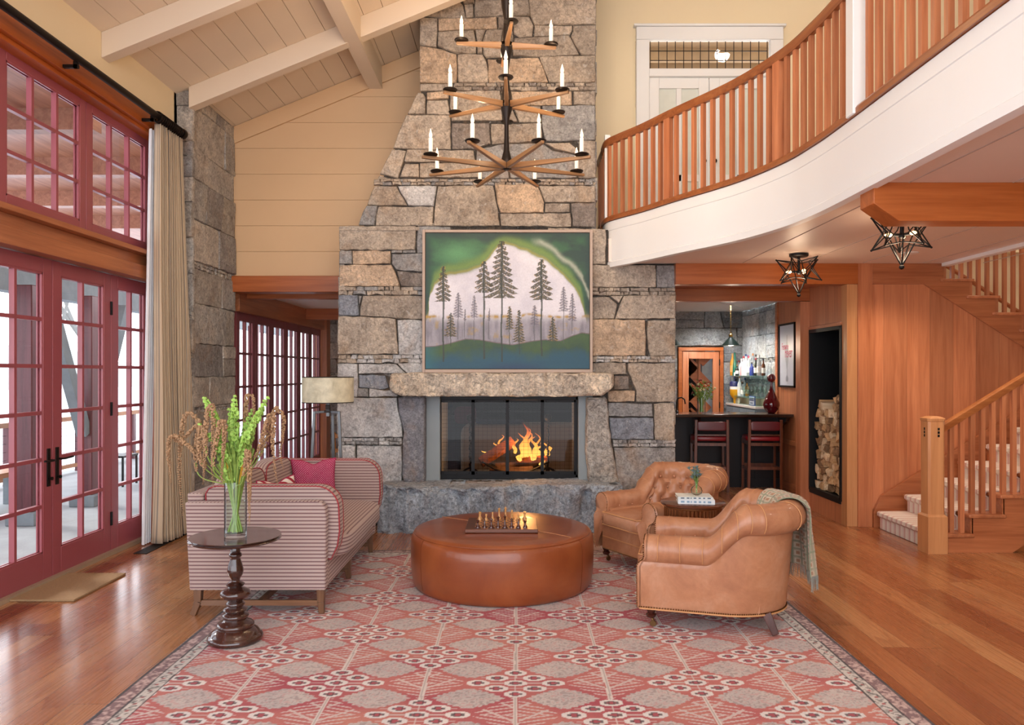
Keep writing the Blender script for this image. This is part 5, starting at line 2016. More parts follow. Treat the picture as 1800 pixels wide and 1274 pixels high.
def vnoise(X, Y, s, seed=0, oct=3):
    """value noise"""
    out = np.zeros_like(X)
    amp, tot = 1.0, 0.0
    for o_ in range(oct):
        r = np.random.RandomState(seed + o_ * 17).rand(257, 257)
        x, y = X * s * 2 ** o_ + 31.7, Y * s * 2 ** o_ + 17.3
        xi, yi = np.floor(x).astype(int), np.floor(y).astype(int)
        fx_, fy_ = x - xi, y - yi
        fx_, fy_ = fx_ * fx_ * (3 - 2 * fx_), fy_ * fy_ * (3 - 2 * fy_)
        g = lambda a, b: r[a % 257, b % 257]
        out += amp * (g(xi, yi) * (1 - fx_) * (1 - fy_) + g(xi + 1, yi) * fx_ * (1 - fy_) + g(xi, yi + 1) * (1 - fx_) * fy_ + g(xi + 1, yi + 1) * fx_ * fy_)
        tot += amp
        amp *= .5
    return out / tot


def mixc(a, b, m):
    return a * (1 - m[..., None]) + b * m[..., None]


RX0, RX1, RY0, RY1 = -1.955, 1.90, 2.45, 6.78
xs = np.linspace(RX0, RX1, 600)
ys = np.linspace(RY0, RY1, 640)
X, Y = np.meshgrid(xs, ys)
U = X + (vnoise(X, Y, 2.2, 3) - .5) * .018
V = Y + (vnoise(X, Y, 2.0, 9) - .5) * .018
wear = vnoise(X, Y, 3.0, 40)
band = vnoise(X * .3, Y, 2.4, 60)
coral = mixc(C3('#b8675f'), C3('#a5414c'), np.clip((band - .5) * 5, 0, 1))
coral = mixc(coral, C3('#c4866f'), np.clip((wear - .5) * 3, 0, 1) * .6)
cl = coral.copy()
PX_, PY_, CX0, CY0 = .92, .73, 0.005, 3.88


def near(u0, v0):
    """offset of each point to the nearest node of the staggered lattice shifted by (u0, v0)"""
    best = None
    for (a, b) in ((0, 0), (PX_ / 2, PY_ / 2)):
        du = (U - CX0 - u0 - a + PX_ / 2) % PX_ - PX_ / 2
        dv = (V - CY0 - v0 - b + PY_ / 2) % PY_ - PY_ / 2
        if best is None:
            best = [du, dv]
        else:
            m = (np.abs(du) / PX_ + np.abs(dv) / PY_) < (np.abs(best[0]) / PX_ + np.abs(best[1]) / PY_)
            best = [np.where(m, du, best[0]), np.where(m, dv, best[1])]
    return best


pale = mixc(C3('#dacdc2'), C3('#c4bdb9'), wear)
# branch pattern between the clusters: a double stem with slanting twigs inside a diamond
du, dv = near(0, PY_ / 2)
ins_d = (np.abs(du) / .215 + np.abs(dv) / .20) < 1
tw = np.abs(((np.abs(dv) * 1.0 + np.abs(du) * .32) / .034) % 1 - .5) < .16
tw2 = np.abs(((dv * .9 - np.abs(du) * .75) / .13) % 1 - .5) < .07
cl = mixc(cl, pale, (ins_d & (tw | tw2) & (np.abs(du) > .012)).astype(float) * .75)
stem_ = (np.abs(du) < .011) & (np.abs(dv) < .235)
cl = mixc(cl, C3('#d8cfc6'), stem_.astype(float) * .9)
cl = mixc(cl, C3('#9c8f88'), ((np.abs(du) < .0035) & (np.abs(dv) < .235)).astype(float) * .7)
# grey lozenges with scalloped edge
for (a, b) in ((PX_ / 4, PY_ / 4), (-PX_ / 4, PY_ / 4)):
    du, dv = near(a, b)
    ang = np.arctan2(dv / .115, du / .165)
    rad = (np.abs(du) / .172) ** 1.25 + (np.abs(dv) / .118) ** 1.25
    m = rad < 1 + .055 * np.cos(ang * 22)
    speck = vnoise(X, Y, 90, 70, 1)
    g = mixc(C3('#c8beb5'), C3('#b0aaa7'), vnoise(X, Y, 9, 33))
    g = mixc(g, C3('#8d7f7c'), (speck > .68).astype(float) * .6)
    g = mixc(g, C3('#bf8580'), ((speck < .28)).astype(float) * .45)
    cl = mixc(cl, g, m.astype(float) * .93)
# octagon clusters 1-2-3-2-1 with joining lines
du, dv = near(0, 0)
lines = ((np.abs(np.abs(dv) - .003) < .0025) | (np.abs(np.abs(dv) - .066) < .0035)) & (np.abs(du) < .25 - np.abs(dv))
cl = mixc(cl, pale, lines.astype(float) * .7)
cl = mixc(cl, pale, ((np.abs(du) < .004) & (np.abs(dv) < .15)).astype(float) * .7)
for (a, b) in ((0, 0), (.19, 0), (-.19, 0), (.095, .066), (-.095, .066), (.095, -.066), (-.095, -.066), (0, .132), (0, -.132)):
    x, y = np.abs(du - a), np.abs(dv - b)
    oc = np.maximum(np.maximum(x / .056, y / .036), (x / .056 + y / .036) / 1.45)
    cl = mixc(cl, mixc(C3('#e4dcd3'), C3('#cfcbca'), wear), (oc < 1).astype(float) * .95)
    inn = np.maximum(x / .027, y / .018)
    flo = np.minimum(np.maximum(x / .029, y / .010), np.maximum(x / .014, y / .020))
    cl = mixc(cl, C3('#3d2126'), (flo < 1.15).astype(float) * .85)
    cl = mixc(cl, C3('#a8404a'), (flo < .75).astype(float) * .9)
    cl = mixc(cl, C3('#3d2126'), ((np.abs(x - .0145) < .0022) & (y < .010)).astype(float) * .8)
# borders
dx = np.minimum(U - RX0, RX1 - U)
dy = RY1 - V
e = np.minimum(dx, dy)
along = np.where(dx < dy, V, U)
sp1 = vnoise(X, Y, 60, 80, 2)
b1 = mixc(C3('#a98d86'), C3('#7d5f60'), (sp1 > .52).astype(float))
b1 = mixc(b1, C3('#c4a8a0'), ((sp1 < .36)).astype(float))
cl = mixc(cl, b1, (e < .092).astype(float))
b2 = mixc(C3('#cfc6bb'), C3('#bfb8b2'), wear)
zig = np.abs(e - .128 - .016 * np.sin(along * 2 * np.pi / .075))
b2 = mixc(b2, C3('#4b4744'), ((zig < .007) & (sp1 > .42)).astype(float) * .85)
ro = ((along / .075) % 1 - .5) ** 2 * .075 ** 2 + (e - .128) ** 2
b2 = mixc(b2, C3('#a85a58'), (ro < .010 ** 2).astype(float) * .9)
b2 = mixc(b2, C3('#5a5552'), (sp1 > .62).astype(float) * .5)
cl = mixc(cl, b2, ((e >= .092) & (e < .165)).astype(float))
for q, w in ((.008, .009), (.092, .0045), (.165, .0045)):
    cl = mixc(cl, C3('#2b2528'), (np.abs(e - q) < w).astype(float) * .9)
cl = cl * (.93 + .14 * vnoise(X, Y, 140, 99, 1))[..., None]
WOOL = attr_mat('rug_wool', .95, ((420, .35, .002), (25, .15, .004)), .10, 300, sheen=.1)
rug = grid_mesh('area_rug', xs, ys, cl, lambda a, b: .010 + 0 * a + (vnoise(a, b, 3, 2) - .5) * .002, WOOL)
tag(rug, 'large faded coral and grey patterned wool rug under the seating', 'rug')
o = MB().box(RX0, RX1, RY0, RY1, .0005, .0085).build('rug_backing', plain('rug_edge', '#3a2f2f', .95), rug)

mb = MB().box(-.235, .235, -.355, .355, .0005, .016)
o = mb.build('doormat', plain('coir', '#a98a66', .95, var=.25, vscale=60, bump=.9, bscale=220), bevel=.004)
o.location = (-3.315, 5.64, 0)
tag(o, 'tan coir doormat lying inside the red French doors', 'doormat')

# ---- painting
PYC = 7.80
fxl, fxr, fzt, fzb = PX(742, PYC), PX(1042, PYC), PZ(403, PYC), PZ(655, PYC)
pt = thing('painting', 'large framed painting of dark pines under a green arching sky, above the mantel', 'painting', ((fxl + fxr) / 2, PYC, fzb))
W2, HH = (fxr - fxl) / 2, fzt - fzb
m = MB().box(-W2, -W2 + .028, 0, .07, 0, HH).box(W2 - .028, W2, 0, .07, 0, HH).box(-W2 + .028, W2 - .028, 0, .07, 0, .035).box(-W2 + .028, W2 - .028, 0, .07, HH - .028, HH)
m.build('float_frame', plain('linen_frame', '#b7a293', .7, var=.04, bump=.1), pt, bevel=.004)
x0, x1, y0, y1 = 482, 1328, 195, 890
us, vs_ = np.linspace(x0, x1, 420), np.linspace(y1, y0, 350)
GX, GY = np.meshgrid(us, vs_)
nA = vnoise(GX, GY, .012, 11, 4)
nB = vnoise(GX, GY * .25, .05, 21, 3)
wx = GX + (nA - .5) * 26
wy = GY + (vnoise(GX, GY, .012, 15, 4) - .5) * 26
ark = np.array([(482, 640), (497, 600), (503, 500), (525, 445), (570, 412), (640, 398), (700, 384), (760, 355), (810, 305), (850, 258), (885, 238), (930, 245), (1000, 275), (1080, 318), (1160, 372), (1230, 440), (1280, 505), (1302, 570), (1312, 640), (1330, 660)])
arch = np.interp(wx, ark[:, 0], ark[:, 1])
swirl = vnoise(GX * .4 + GY * .9, GY - GX * .5, .02, 31, 4)
sky = mixc(C3('#2c5a36'), C3('#1c3a2c'), np.clip((swirl - .4) * 3, 0, 1))
sky = mixc(sky, C3('#5e9a62'), np.exp(-(((GX - 650) / 110) ** 2 + ((GY - 300) / 55) ** 2)) * .8)
sky = mixc(sky, C3('#6f8a3a'), np.exp(-((arch - wy - 22) / 26) ** 2) * .9)
ed = np.minimum(np.minimum(GX - x0, x1 - GX), GY - y0)
sky = mixc(sky, C3('#16302a'), np.exp(-(ed / 28) ** 2) * .85)
# second pale streak on the far side of the arch
strk = np.interp(wx, [1000, 1080, 1160, 1230, 1290, 1330], [225, 245, 295, 350, 420, 520])
sm = np.exp(-((wy - strk) / 17) ** 2) * (wx > 1020) * np.clip((wx - 1020) / 60, 0, 1)
sky = mixc(sky, C3('#b9bba6'), np.clip(sm, 0, 1) * .65)
white = mixc(C3('#dcd8de'), C3('#c6c2cc'), np.clip((nA - .4) * 2, 0, 1))
d_ = wy - arch
cl = mixc(sky, white, 1 / (1 + np.exp(-(d_ - 10) / 5)))
cl = mixc(cl, C3('#8f8a2c'), np.exp(-((d_ - 3) / 8) ** 2) * .85)
mid = mixc(C3('#9a949c'), C3('#7b767e'), np.clip((nB - .35) * 2.5, 0, 1))
mid = mixc(mid, C3('#a58a58'), np.clip((vnoise(GX, GY, .03, 51, 3) - .66) * 5, 0, 1) * .8)
cl = mixc(cl, mid, 1 / (1 + np.exp(-(wy - 632) / 10)))
cl = mixc(cl, C3('#a8842e'), np.exp(-((wy - 622 - 6 * np.sin(GX / 60)) / 7) ** 2) * np.clip((nB - .35) * 3, 0, 1))
gr = np.interp(GX, [482, 530, 600, 690, 760, 850, 930, 1040, 1100, 1180, 1240, 1290, 1330], [778, 775, 762, 738, 742, 758, 768, 748, 742, 748, 722, 706, 712])
gcol = mixc(C3('#3c5626'), C3('#26432f'), np.clip((nA - .35) * 2.5, 0, 1))
gcol = mixc(gcol, C3('#194a5e'), np.clip((GY - 790 + (nA - .5) * 90) / 60, 0, 1))
gcol = mixc(gcol, C3('#1f6470'), np.clip((560 - GX) / 80, 0, 1) * .7)
gcol = mixc(gcol, C3('#173a58'), np.clip((GY - 850) / 30, 0, 1) * np.clip(np.sin(GX / 120), 0, 1))
cl = mixc(cl, gcol, np.clip((GY - gr) / 3, 0, 1))
cl = mixc(cl, C3('#5a3a34'), np.exp(-((GY - gr) / 2.2) ** 2) * .8)
TR = [(650, 500, 740, 25, 625, 1), (733, 515, 750, 18, 625, 1), (685, 585, 740, 7, 640, 1), (810, 580, 740, 6, 640, 1), (1195, 470, 760, 23, 592, 1), (1240, 505, 712, 20, 642, 1), (1045, 565, 745, 20, 662, 1),
      (573, 365, 855, 36, 540, 0), (783, 340, 842, 42, 492, 0), (875, 235, 855, 68, 520, 0), (1080, 330, 825, 52, 530, 0),
      (612, 605, 775, 27, 722, 0), (916, 570, 775, 20, 685, 0), (965, 590, 815, 25, 750, 0), (1140, 625, 745, 22, 745, 0)]
for ti, (tx_, yt, yb_, hw_, yc_, far) in enumerate(TR):
    trunk = (np.abs(GX - tx_ - 2 * np.sin(GY / 40)) < (2.0 if hw_ < 30 else 4.2)) & (GY > yt) & (GY < yb_)
    tt = np.clip((GY - yt) / (yc_ - yt), 0, 1)
    per = 26 if hw_ > 40 else (22 if hw_ > 30 else 13)
    side = np.where(GX > tx_, 0.0, .45)
    ph = ((GY - yt - np.abs(GX - tx_) * .55) / per + side + nA * .8) % 1
    wdt = 1.22 * hw_ * (.16 + .86 * tt ** .8) * (.55 + .45 * (1 - ph)) * (.8 + .5 * vnoise(GX * 0 + side, GY, .06, 90 + ti, 2))
    crown = (np.abs(GX - tx_) < wdt) & (GY > yt) & (GY < yc_ + per * .3) & ((ph < .78) | (np.abs(GX - tx_) < wdt * .3))
    rag = vnoise(GX, GY, .25, 120 + ti, 2)
    crown = crown & (rag > .26)
    cc = C3('#6b6470') if far else mixc(C3('#3a3626'), C3('#6b5a2a'), np.clip((rag - .5) * 4, 0, 1))
    cl = mixc(cl, cc, crown.astype(float) * (.8 if far else .93))
    halo = (np.abs(GX - tx_) < wdt + 3) & ~crown & (GY > yt) & (GY < yc_) & (rag > .55)
    cl = mixc(cl, C3('#b08428'), halo.astype(float) * (.25 if far else .6))
    cl = mixc(cl, C3('#4c4a50') if far else C3('#2d3428'), trunk.astype(float) * (.7 if far else .9))
cl = cl * (.92 + .16 * vnoise(GX, GY, .3, 7, 2))[..., None]
uu = np.linspace(-W2 + .034, W2 - .034, 420)
vv2 = np.linspace(.042, HH - .034, 350)
cv = grid_mesh('canvas', uu, vv2, cl, lambda a, b: 0 * a, attr_mat('oil_paint', .5, ((160, .25, .002),), .04, 60), pt, swap=lambda c: np.stack([c[:, 0], .012 + 0 * c[:, 0], c[:, 1]], -1))
MB().box(-W2 + .028, W2 - .028, .02, .06, .035, HH - .028).build('stretcher_panel', plain('canvas_edge', '#3d352a', .8), pt)
pt.rotation_euler = (math.radians(-.6), 0, 0)

# ================================================================ CURTAIN
rod = thing('curtain_rod', 'long black iron curtain rod above the upper windows', 'curtain rod', (-3.28, 7.43, 3.955))
MB().tube([(0, -9.2, 0), (0, .0, 0)], .030, 14).build('rod', BRONZE, rod, smooth=True)
m = MB().lathe([(.0, -.0), (.045, .0), (.05, .02), (.05, .05), (.0, .055)], 20)
fin_ = m.build('finial', BRONZE, rod, smooth=True)
fin_.rotation_euler = (math.radians(-90), 0, 0)
for y in (-.55, -1.75, -2.72, -3.7, -4.9):
    MB().box(-.13, .005, y - .012, y + .012, -.07, -.045).box(-.03, .0, y - .012, y + .012, -.07, -.02).build('bracket', BRONZE, rod)
for k in range(13):
    y = -.06 - k * .036
    r = MB().tube([(.047 * math.cos(a), 0, .047 * math.sin(a)) for a in [i * math.pi / 8 for i in range(16)]], .007, 6, closed=True).build('curtain_ring', BRONZE, rod, smooth=True)
    r.location = (0, y, -.008)
cu = thing('curtain', 'tall pleated linen curtain with thin grey stripes beside the stone pier', 'curtain', (-3.30, 7.2, 0))
t = NT('curtain_linen')
a_ = t.n('Attribute', attribute_name='Col')
v = t.coord()
c_ = t.mix(1.0, a_.outputs['Color'], t.ramp(t.noise(t.coord('Object', (1, 1, .03)), 160, 2), [(.3, (.9, .9, .9)), (.7, (1.08, 1.08, 1.08))]), 'MULTIPLY')
LINEN = t.fin(c_, .92, 0, t.bump(t.noise(v, 350, 2), .25, .001), None, None, .2)
NP = 12
rng = random.Random(2)
phs = [rng.uniform(-.4, .4) for _ in range(NP + 2)]


def cur(u, v):
    z = lerp(.02, 3.90, v)
    y = lerp(-.20, .40, u) * (1.0 + .12 * (1 - v) ** 1.5) + (-.10 if False else 0) - .0
    k = u * NP
    i = int(k)
    ph = 2 * math.pi * (k + .22 * math.sin(2 * math.pi * k * .37 + phs[i] * 2) * (1 - v * .6))
    amp = lerp(.062, .034, v ** .6)
    x = math.sin(ph) * amp + (.02 * math.sin(z * 1.3 + u * 5)) * (1 - v)
    y2 = math.cos(ph) * amp * .25
    lean = (1 - v) * .05 * u
    return (x + lean - .02 * (1 - v), y * lerp(1.0, .82, v) + y2 + lerp(.02, -.06, v), z)


def ccol(u, v):
    s = (u * 46) % 1
    base = S('#c9b294')
    if s < .13:
        return S('#6f6a68')
    if .42 < s < .50:
        return S('#9a8a78')
    return base


m = MB().grid(cur, 420, 60, col=ccol)
m.build('linen_panel', LINEN, cu, smooth=True, angle=0, solid=.003)


def lin(u, v):
    z = lerp(.01, 3.86, v)
    return (-.05 - .06 * (1 - v) + .02 * math.sin(u * 20) - .03, lerp(-.20, -.07, u) - .02 * (1 - v), z)


MB().grid(lin, 40, 20).build('white_lining', plain('curtain_lining', '#e9eaee', .9), cu, smooth=True, angle=0)

# ================================================================ SOFA
t = NT('striped_sofa_fabric')
tc_ = t.n('TexCoord')
s3 = t.n('SeparateXYZ')
t.l(tc_.outputs['Object'], s3.inputs[0])
gn = t.n('NewGeometry')
sn = t.n('SeparateXYZ')
t.l(gn.outputs['Normal'], sn.inputs[0])
top = t.math('GREATER_THAN', t.math('ABSOLUTE', sn.outputs['Z']), .72)
coordv = t.math('ADD', t.math('MULTIPLY', s3.outputs['X'], top), t.math('MULTIPLY', s3.outputs['Z'], t.math('SUBTRACT', 1.0, top)))
frs = t.math('FRACT', t.math('DIVIDE', t.math('ADD', coordv, 10.0), .0243))
cr = t.ramp(frs, [(0, S('#b5a399')), (.30, S('#ad938b')), (.40, S('#9a7874')), (.46, S('#5a4046')), (.58, S('#5a4046')), (.66, S('#a07e78')), (.74, S('#ad938b')), (1, S('#b8a69c'))])
cr = t.mix(1.0, cr, t.ramp(t.noise(t.coord(), 500, 2), [(.3, (.86, .86, .86)), (.7, (1.14, 1.14, 1.14))]), 'MULTIPLY')
SOFAF = t.fin(cr, .92, 0, t.bump(t.noise(t.coord(), 420, 2), .4, .0015), None, None, .15)
PIPE = plain('red_piping', '#9c3038', .7)
SW = wood('sofa_leg_walnut', '#8a6245', '#553622', 'Z', .35)
sofa = thing('sofa', 'small striped mauve and brown sofa with red piping facing the ottoman', 'sofa', (-1.70, 5.85, 0))
sx0, sx1, sy0, sy1 = -.46, .47, -.90, .90


def arm_shell(y0, y1):
    m = MB()
    # slab, slightly narrower at the foot, rounded at the front top corner
    pr = [(sx0 + .03, .175), (sx1 - .01, .175), (sx1 - .005, .66), (sx1 - .012, .72), (sx1 - .035, .752), (sx1 - .07, .76), (sx0 + .0, .752), (sx0 - .0, .74)]
    m.prism(pr, lambda u, v, q: (u, q, v), y0, y1)
    return m


arm_shell(sy0, sy0 + .075).build('arm', SOFAF, sofa, bevel=.012, seg=3)
arm_shell(sy1 - .075, sy1).build('arm', SOFAF, sofa, bevel=.012, seg=3)
m = MB().prism([(sx0 + .03, .175), (sx0 + .11, .175), (sx0 + .09, .80), (sx0 - .02, .80)], lambda u, v, q: (u, q, v), sy0 + .075, sy1 - .075)
m.build('back_frame', SOFAF, sofa, bevel=.015, seg=3)
MB().box(sx0 + .1, sx1 - .02, sy0 + .075, sy1 - .075, .175, .335).build('base_rail', SOFAF, sofa, bevel=.012, seg=3)


def pad_profile(front=.53, top=.845, rad=.15):
    pts = [(sx0 + .12, .34)]
    pts += [(sx0 + .10, top - .05), (sx0 + .12, top - .015), (sx0 + .16, top)]
    for k in range(0, 9):
        a = math.pi / 2 * (1 - k / 8)
        pts.append((front - rad + rad * math.cos(a), top - rad + rad * math.sin(a)))
    pts += [(front + .005, top - .30), (front - .01, top - .40), (front - .05, .36)]
    return pts


def pad(y0, y1, nm='arm_cushion'):
    pr = pad_profile()
    m = MB()
    n = len(pr)
    c = (sum(p[0] for p in pr) / n, sum(p[1] for p in pr) / n)
    rows = [(y0 + .03, .90), (y0 + .008, .975), (y0, 1.0), (y1, 1.0), (y1 - -.0, 1.0), (y1 + .0, 1.0)]
    rows = [(y0, .97), (y0 + .012, 1.0), ((y0 + y1) / 2, 1.012), (y1 - .012, 1.0), (y1, .97)]
    vs = [(c[0] + (a - c[0]) * s, y, c[1] + (b - c[1]) * s) for y, s in rows for a, b in pr]
    fs = [tuple(range(n - 1, -1, -1)), tuple((len(rows) - 1) * n + i for i in range(n))]
    for r in range(len(rows) - 1):
        for i in range(n):
            fs.append((r * n + i, r * n + (i + 1) % n, (r + 1) * n + (i + 1) % n, (r + 1) * n + i))
    m.add(vs, fs)
    o = m.build(nm, SOFAF, sofa, smooth=True, angle=.7)
    p = MB()
    for y in (y0 + .006, y1 - .006):
        p.tube([(c[0] + (a - c[0]) * .995, y, c[1] + (b - c[1]) * .995) for a, b in pr], .0048, 6, closed=True)
    p.build('piping', PIPE, o, smooth=True)


pad(sy0 + .078, sy0 + .205)
pad(sy1 - .205, sy1 - .078)
# back cushions with rounded tops
for (ya, yb) in ((-.69, -.005), (.005, .69)):
    def bend(p, x, y, z):
        if z > 0:
            p.z += .03 * (1 - y * y)
        p.x += -.10 * (p.z - .47)
        return p
    o = MB().soft((sx0 + .20, (ya + yb) / 2, .66), (.085, (yb - ya) / 2, .21), .35, 36, 22, fn=bend).build('back_cushion', SOFAF, sofa, smooth=True, angle=0)
    p = MB()
    pts = []
    for i in range(40):
        a = 2 * math.pi * i / 40
        sp = lambda q, e_: math.copysign(abs(q) ** e_, q)
        yy, zz = sp(math.cos(a), .35), sp(math.sin(a), .35)
        z = .66 + zz * .205 + (.03 * (1 - yy * yy) if zz > 0 else 0)
        pts.append((sx0 + .265 - .10 * (z - .47), (ya + yb) / 2 + yy * (yb - ya) / 2 * .985, z))
    p.tube(pts, .0045, 6, closed=True)
    p.build('piping', PIPE, o, smooth=True)


def seatf(p, x, y, z):
    if z > 0:
        p.z += .022 * (1 - abs(x) ** 2)
    if x > .5:
        p.x += .03 * (1 - abs(z) ** 2)
    return p


o = MB().soft((.12, 0, .415), (.42, .69, .085), .22, 48, 24, fn=seatf).build('seat_cushion', SOFAF, sofa, smooth=True, angle=0)
for (x, y, lean) in ((sx0 + .07, sy0 + .05, -1), (sx1 - .05, sy0 + .05, .15), (sx0 + .07, sy1 - .05, -1), (sx1 - .05, sy1 - .05, .15), (sx1 - .06, 0, .15), (sx0 + .07, 0, -1)):
    m = MB()
    m.bar((x + lean * .035, y, 0.012 if x > 0 or y > .5 else 0.0), (x, y, .09), .036, .036, up=(0, 1, 0), w2=.044, h2=.044)
    m.bar((x, y, .09), (x, y, .178), .044, .044, up=(0, 1, 0), w2=.052, h2=.052)
    m.build('leg', SW, sofa, bevel=.003)
for y in (sy0 + .05, 0, sy1 - .05):
    MB().box(sx0 + .08, sx1 - .06, y - .012, y + .012, .065, .10).build('stretcher', wood('sofa_stretcher', '#8a6245', '#553622', 'X', .35), sofa)
MB().box(.0, .03, sy0 + .05, sy1 - .05, .065, .10).build('centre_stretcher', SW, sofa)

# throw pillows
us, vs_ = np.linspace(-1, 1, 130), np.linspace(-1, 1, 130)


def pillow(name, label, size, thick, loc, rot, colfn):
    UU, VV = np.meshgrid(us, vs_)
    r = thing(name, label, 'pillow', loc, 0, 'pillows on the sofa')
    pin = 1 - .10 * (1 - np.abs(VV) ** 2)          # pinched sides, pointed corners
    pin2 = 1 - .10 * (1 - np.abs(UU) ** 2)
    th = thick * np.power(np.clip((1 - UU ** 2) * (1 - VV ** 2), 0, 1), .42)
    th = th * (.92 + .16 * vnoise(UU, VV, 2.2, 5))
    cdent = .085 * np.exp(-((UU) ** 2) / .10) * np.clip(VV, 0, 1) ** 3
    for s, nm in ((1, 'front_cover'), (-1, 'back_cover')):
        cols_ = colfn(UU, VV)
        o = grid_mesh(nm, us, vs_, cols_, lambda a, b: 0 * a, attr_mat(name + '_cloth_' + nm, .9, ((300, .3, .001),), .08, 200), r,
                      swap=lambda c, s=s: np.stack([(UU * pin).ravel() * size, s * th.ravel(), ((VV * pin2) - cdent * 2.0).ravel() * size + size], -1))
    e_ = MB()
    k = len(us)
    def ep(i):
        if i < k: a, b = us[i], -1
        elif i < 2 * k: a, b = 1, us[i - k]
        elif i < 3 * k: a, b = -us[i - 2 * k], 1
        else: a, b = -1, -us[i - 3 * k]
        p_ = 1 - .10 * (1 - abs(b) ** 2)
        q_ = 1 - .10 * (1 - abs(a) ** 2)
        return (a * p_ * size, 0, (b * q_ - (.17 * math.exp(-(a * a) / .10) if b > .9 else 0)) * size + size)
    e_.tube([ep(i) for i in range(0, 4 * k, 4)], .005, 6, closed=True)
    e_.build('edge_piping', plain(name + '_edge', '#a3214f', .8), r, smooth=True)
    r.rotation_euler = rot
    return r


def magenta(UU, VV):
    a, b = UU * 9, VV * 9
    g1 = ((a % 1 - .5) ** 2 + (b % 1 - .5) ** 2) < .05
    g2 = (((a + .5) % 1 - .5) ** 2 + ((b + .5) % 1 - .5) ** 2) < .035
    c = mixc(C3('#a81a56'), C3('#8e1447'), vnoise(UU, VV, 3, 2))
    c = mixc(c * np.ones(UU.shape + (1,)), C3('#dba0b0'), (g1 | g2).astype(float) * .85)
    c = mixc(c, C3('#a81a56'), (((a % 1 - .5) ** 2 + (b % 1 - .5) ** 2) < .012).astype(float))
    return c


def redwhite(UU, VV):
    c = mixc(C3('#e6ddd6') * np.ones(UU.shape + (1,)), C3('#9c2438'), (np.abs((UU + VV) * 2.2 % 1 - .5) < .2).astype(float))
    return c


pillow('magenta_pillow', 'magenta pillow with pale dotted lattice leaning in the far corner of the sofa', .185, .065, (-1.70, 6.42, .50), (math.radians(-12), 0, math.radians(20)), magenta)
pillow('red_and_white_pillow', 'red and white pillow mostly hidden behind the near arm of the sofa', .18, .06, (-1.66, 5.42, .49), (math.radians(-12), 0, math.radians(62)), redwhite)

# ================================================================ SIDE TABLE AND FLOWERS
MAH = wood('dark_mahogany', '#4a2a20', '#24120d', 'Z', .16, coat=.7, grain=10)
MAHX = wood('dark_mahogany_top', '#4a2a20', '#24120d', 'X', .12, coat=.8, grain=10)
tb = thing('side_table', 'dark turned mahogany pedestal side table beside the sofa arm', 'side table', (-1.662, 4.50, .011))
TH = .632 - .011
prof = [(0, 0), (.150, 0), (.158, .010), (.160, .022), (.154, .034), (.145, .040), (.140, .046), (.132, .060), (.112, .074), (.103, .080), (.108, .088), (.108, .098), (.098, .108), (.086, .112), (.070, .120), (.064, .128), (.072, .134), (.078, .146),
        (.072, .158), (.056, .164), (.050, .170), (.062, .176), (.069, .184), (.062, .194), (.048, .198), (.044, .204), (.052, .210), (.056, .218), (.048, .228), (.040, .234), (.046, .242), (.072, .254), (.086, .270), (.088, .282), (.080, .296), (.056, .308), (.040, .314), (.036, .320), (.050, .326), (.054, .334),
        (.044, .342), (.028, .350), (.026, .358), (.030, .372), (.042, .390), (.047, .410), (.046, .425), (.038, .455), (.030, .480), (.028, .492), (.036, .498), (.038, .508), (.034, .516), (.028, .522), (.028, .575), (.034, .590), (.034, .598), (0, .598)]
MB().lathe(prof, 48).build('turned_pedestal', MAH, tb, smooth=True, angle=1.2)
MB().lathe([(0, .590), (.225, .590), (.250, .594), (.262, .600), (.264, .606), (.256, .612), (.262, .618), (.260, .6215), (.246, TH), (0, TH)], 72).build('round_top', MAHX, tb, smooth=True, angle=.5)

VS = thing('flower_vase', 'tall clear glass cylinder of green bells and hanging brown amaranth on the side table', 'vase of flowers', (-1.650, 4.47, .633))
VH = .325
MB().lathe([(.060, 0), (.064, .004), (.064, VH), (.060, VH), (.060, .028), (0, .024)], 48).build('glass_cylinder', glass_mat('cylinder_vase_glass', (.95, .985, .97), .07), VS, smooth=True)
MB().lathe([(0, .025), (.0595, .026), (.0595, .21), (0, .211)], 32).build('water', glass_mat('vase_water', (.93, .97, .92), .03), VS, smooth=True)
rng = random.Random(9)
ST = plain('fresh_stem', '#8aa24a', .5, var=.35, vscale=12)
BELL = plain('green_bell', '#a6cc62', .55, var=.3, vscale=20)
BELLI = plain('green_bell_inside', '#c3de8c', .55, var=.2)
AMA = plain('amaranth_brown', '#aa8663', .9, var=.4, vscale=40, bump=.8, bscale=200)
LEAF = plain('slender_leaf', '#7f9a45', .55, var=.45, vscale=5)
YLEAF = plain('yellow_leaf', '#c8982e', .55, var=.3)


def at_px(px, py, y=4.47):
    p = P(px, py, y)
    return Vector((p.x + 1.650, y - 4.47, p.z - .633))


def stem_path(tip, dy, k=.35):
    """from the vase foot, through its mouth, out to the tip"""
    d = Vector((tip.x, tip.y + dy, 0))
    foot = Vector((-d.x * .10, -d.y * .10, .03))
    foot.x = max(-.04, min(.04, foot.x))
    foot.y = max(-.04, min(.04, foot.y))
    mouth = Vector((max(-.048, min(.048, d.x * .18)), max(-.045, min(.045, d.y * .25)), VH - .01))
    tip = Vector((tip.x, tip.y + dy, tip.z))
    mid = mouth.lerp(tip, .5) + Vector((-tip.x * .12, 0, .04))
    return catmull([foot, mouth, mid, tip], 16)


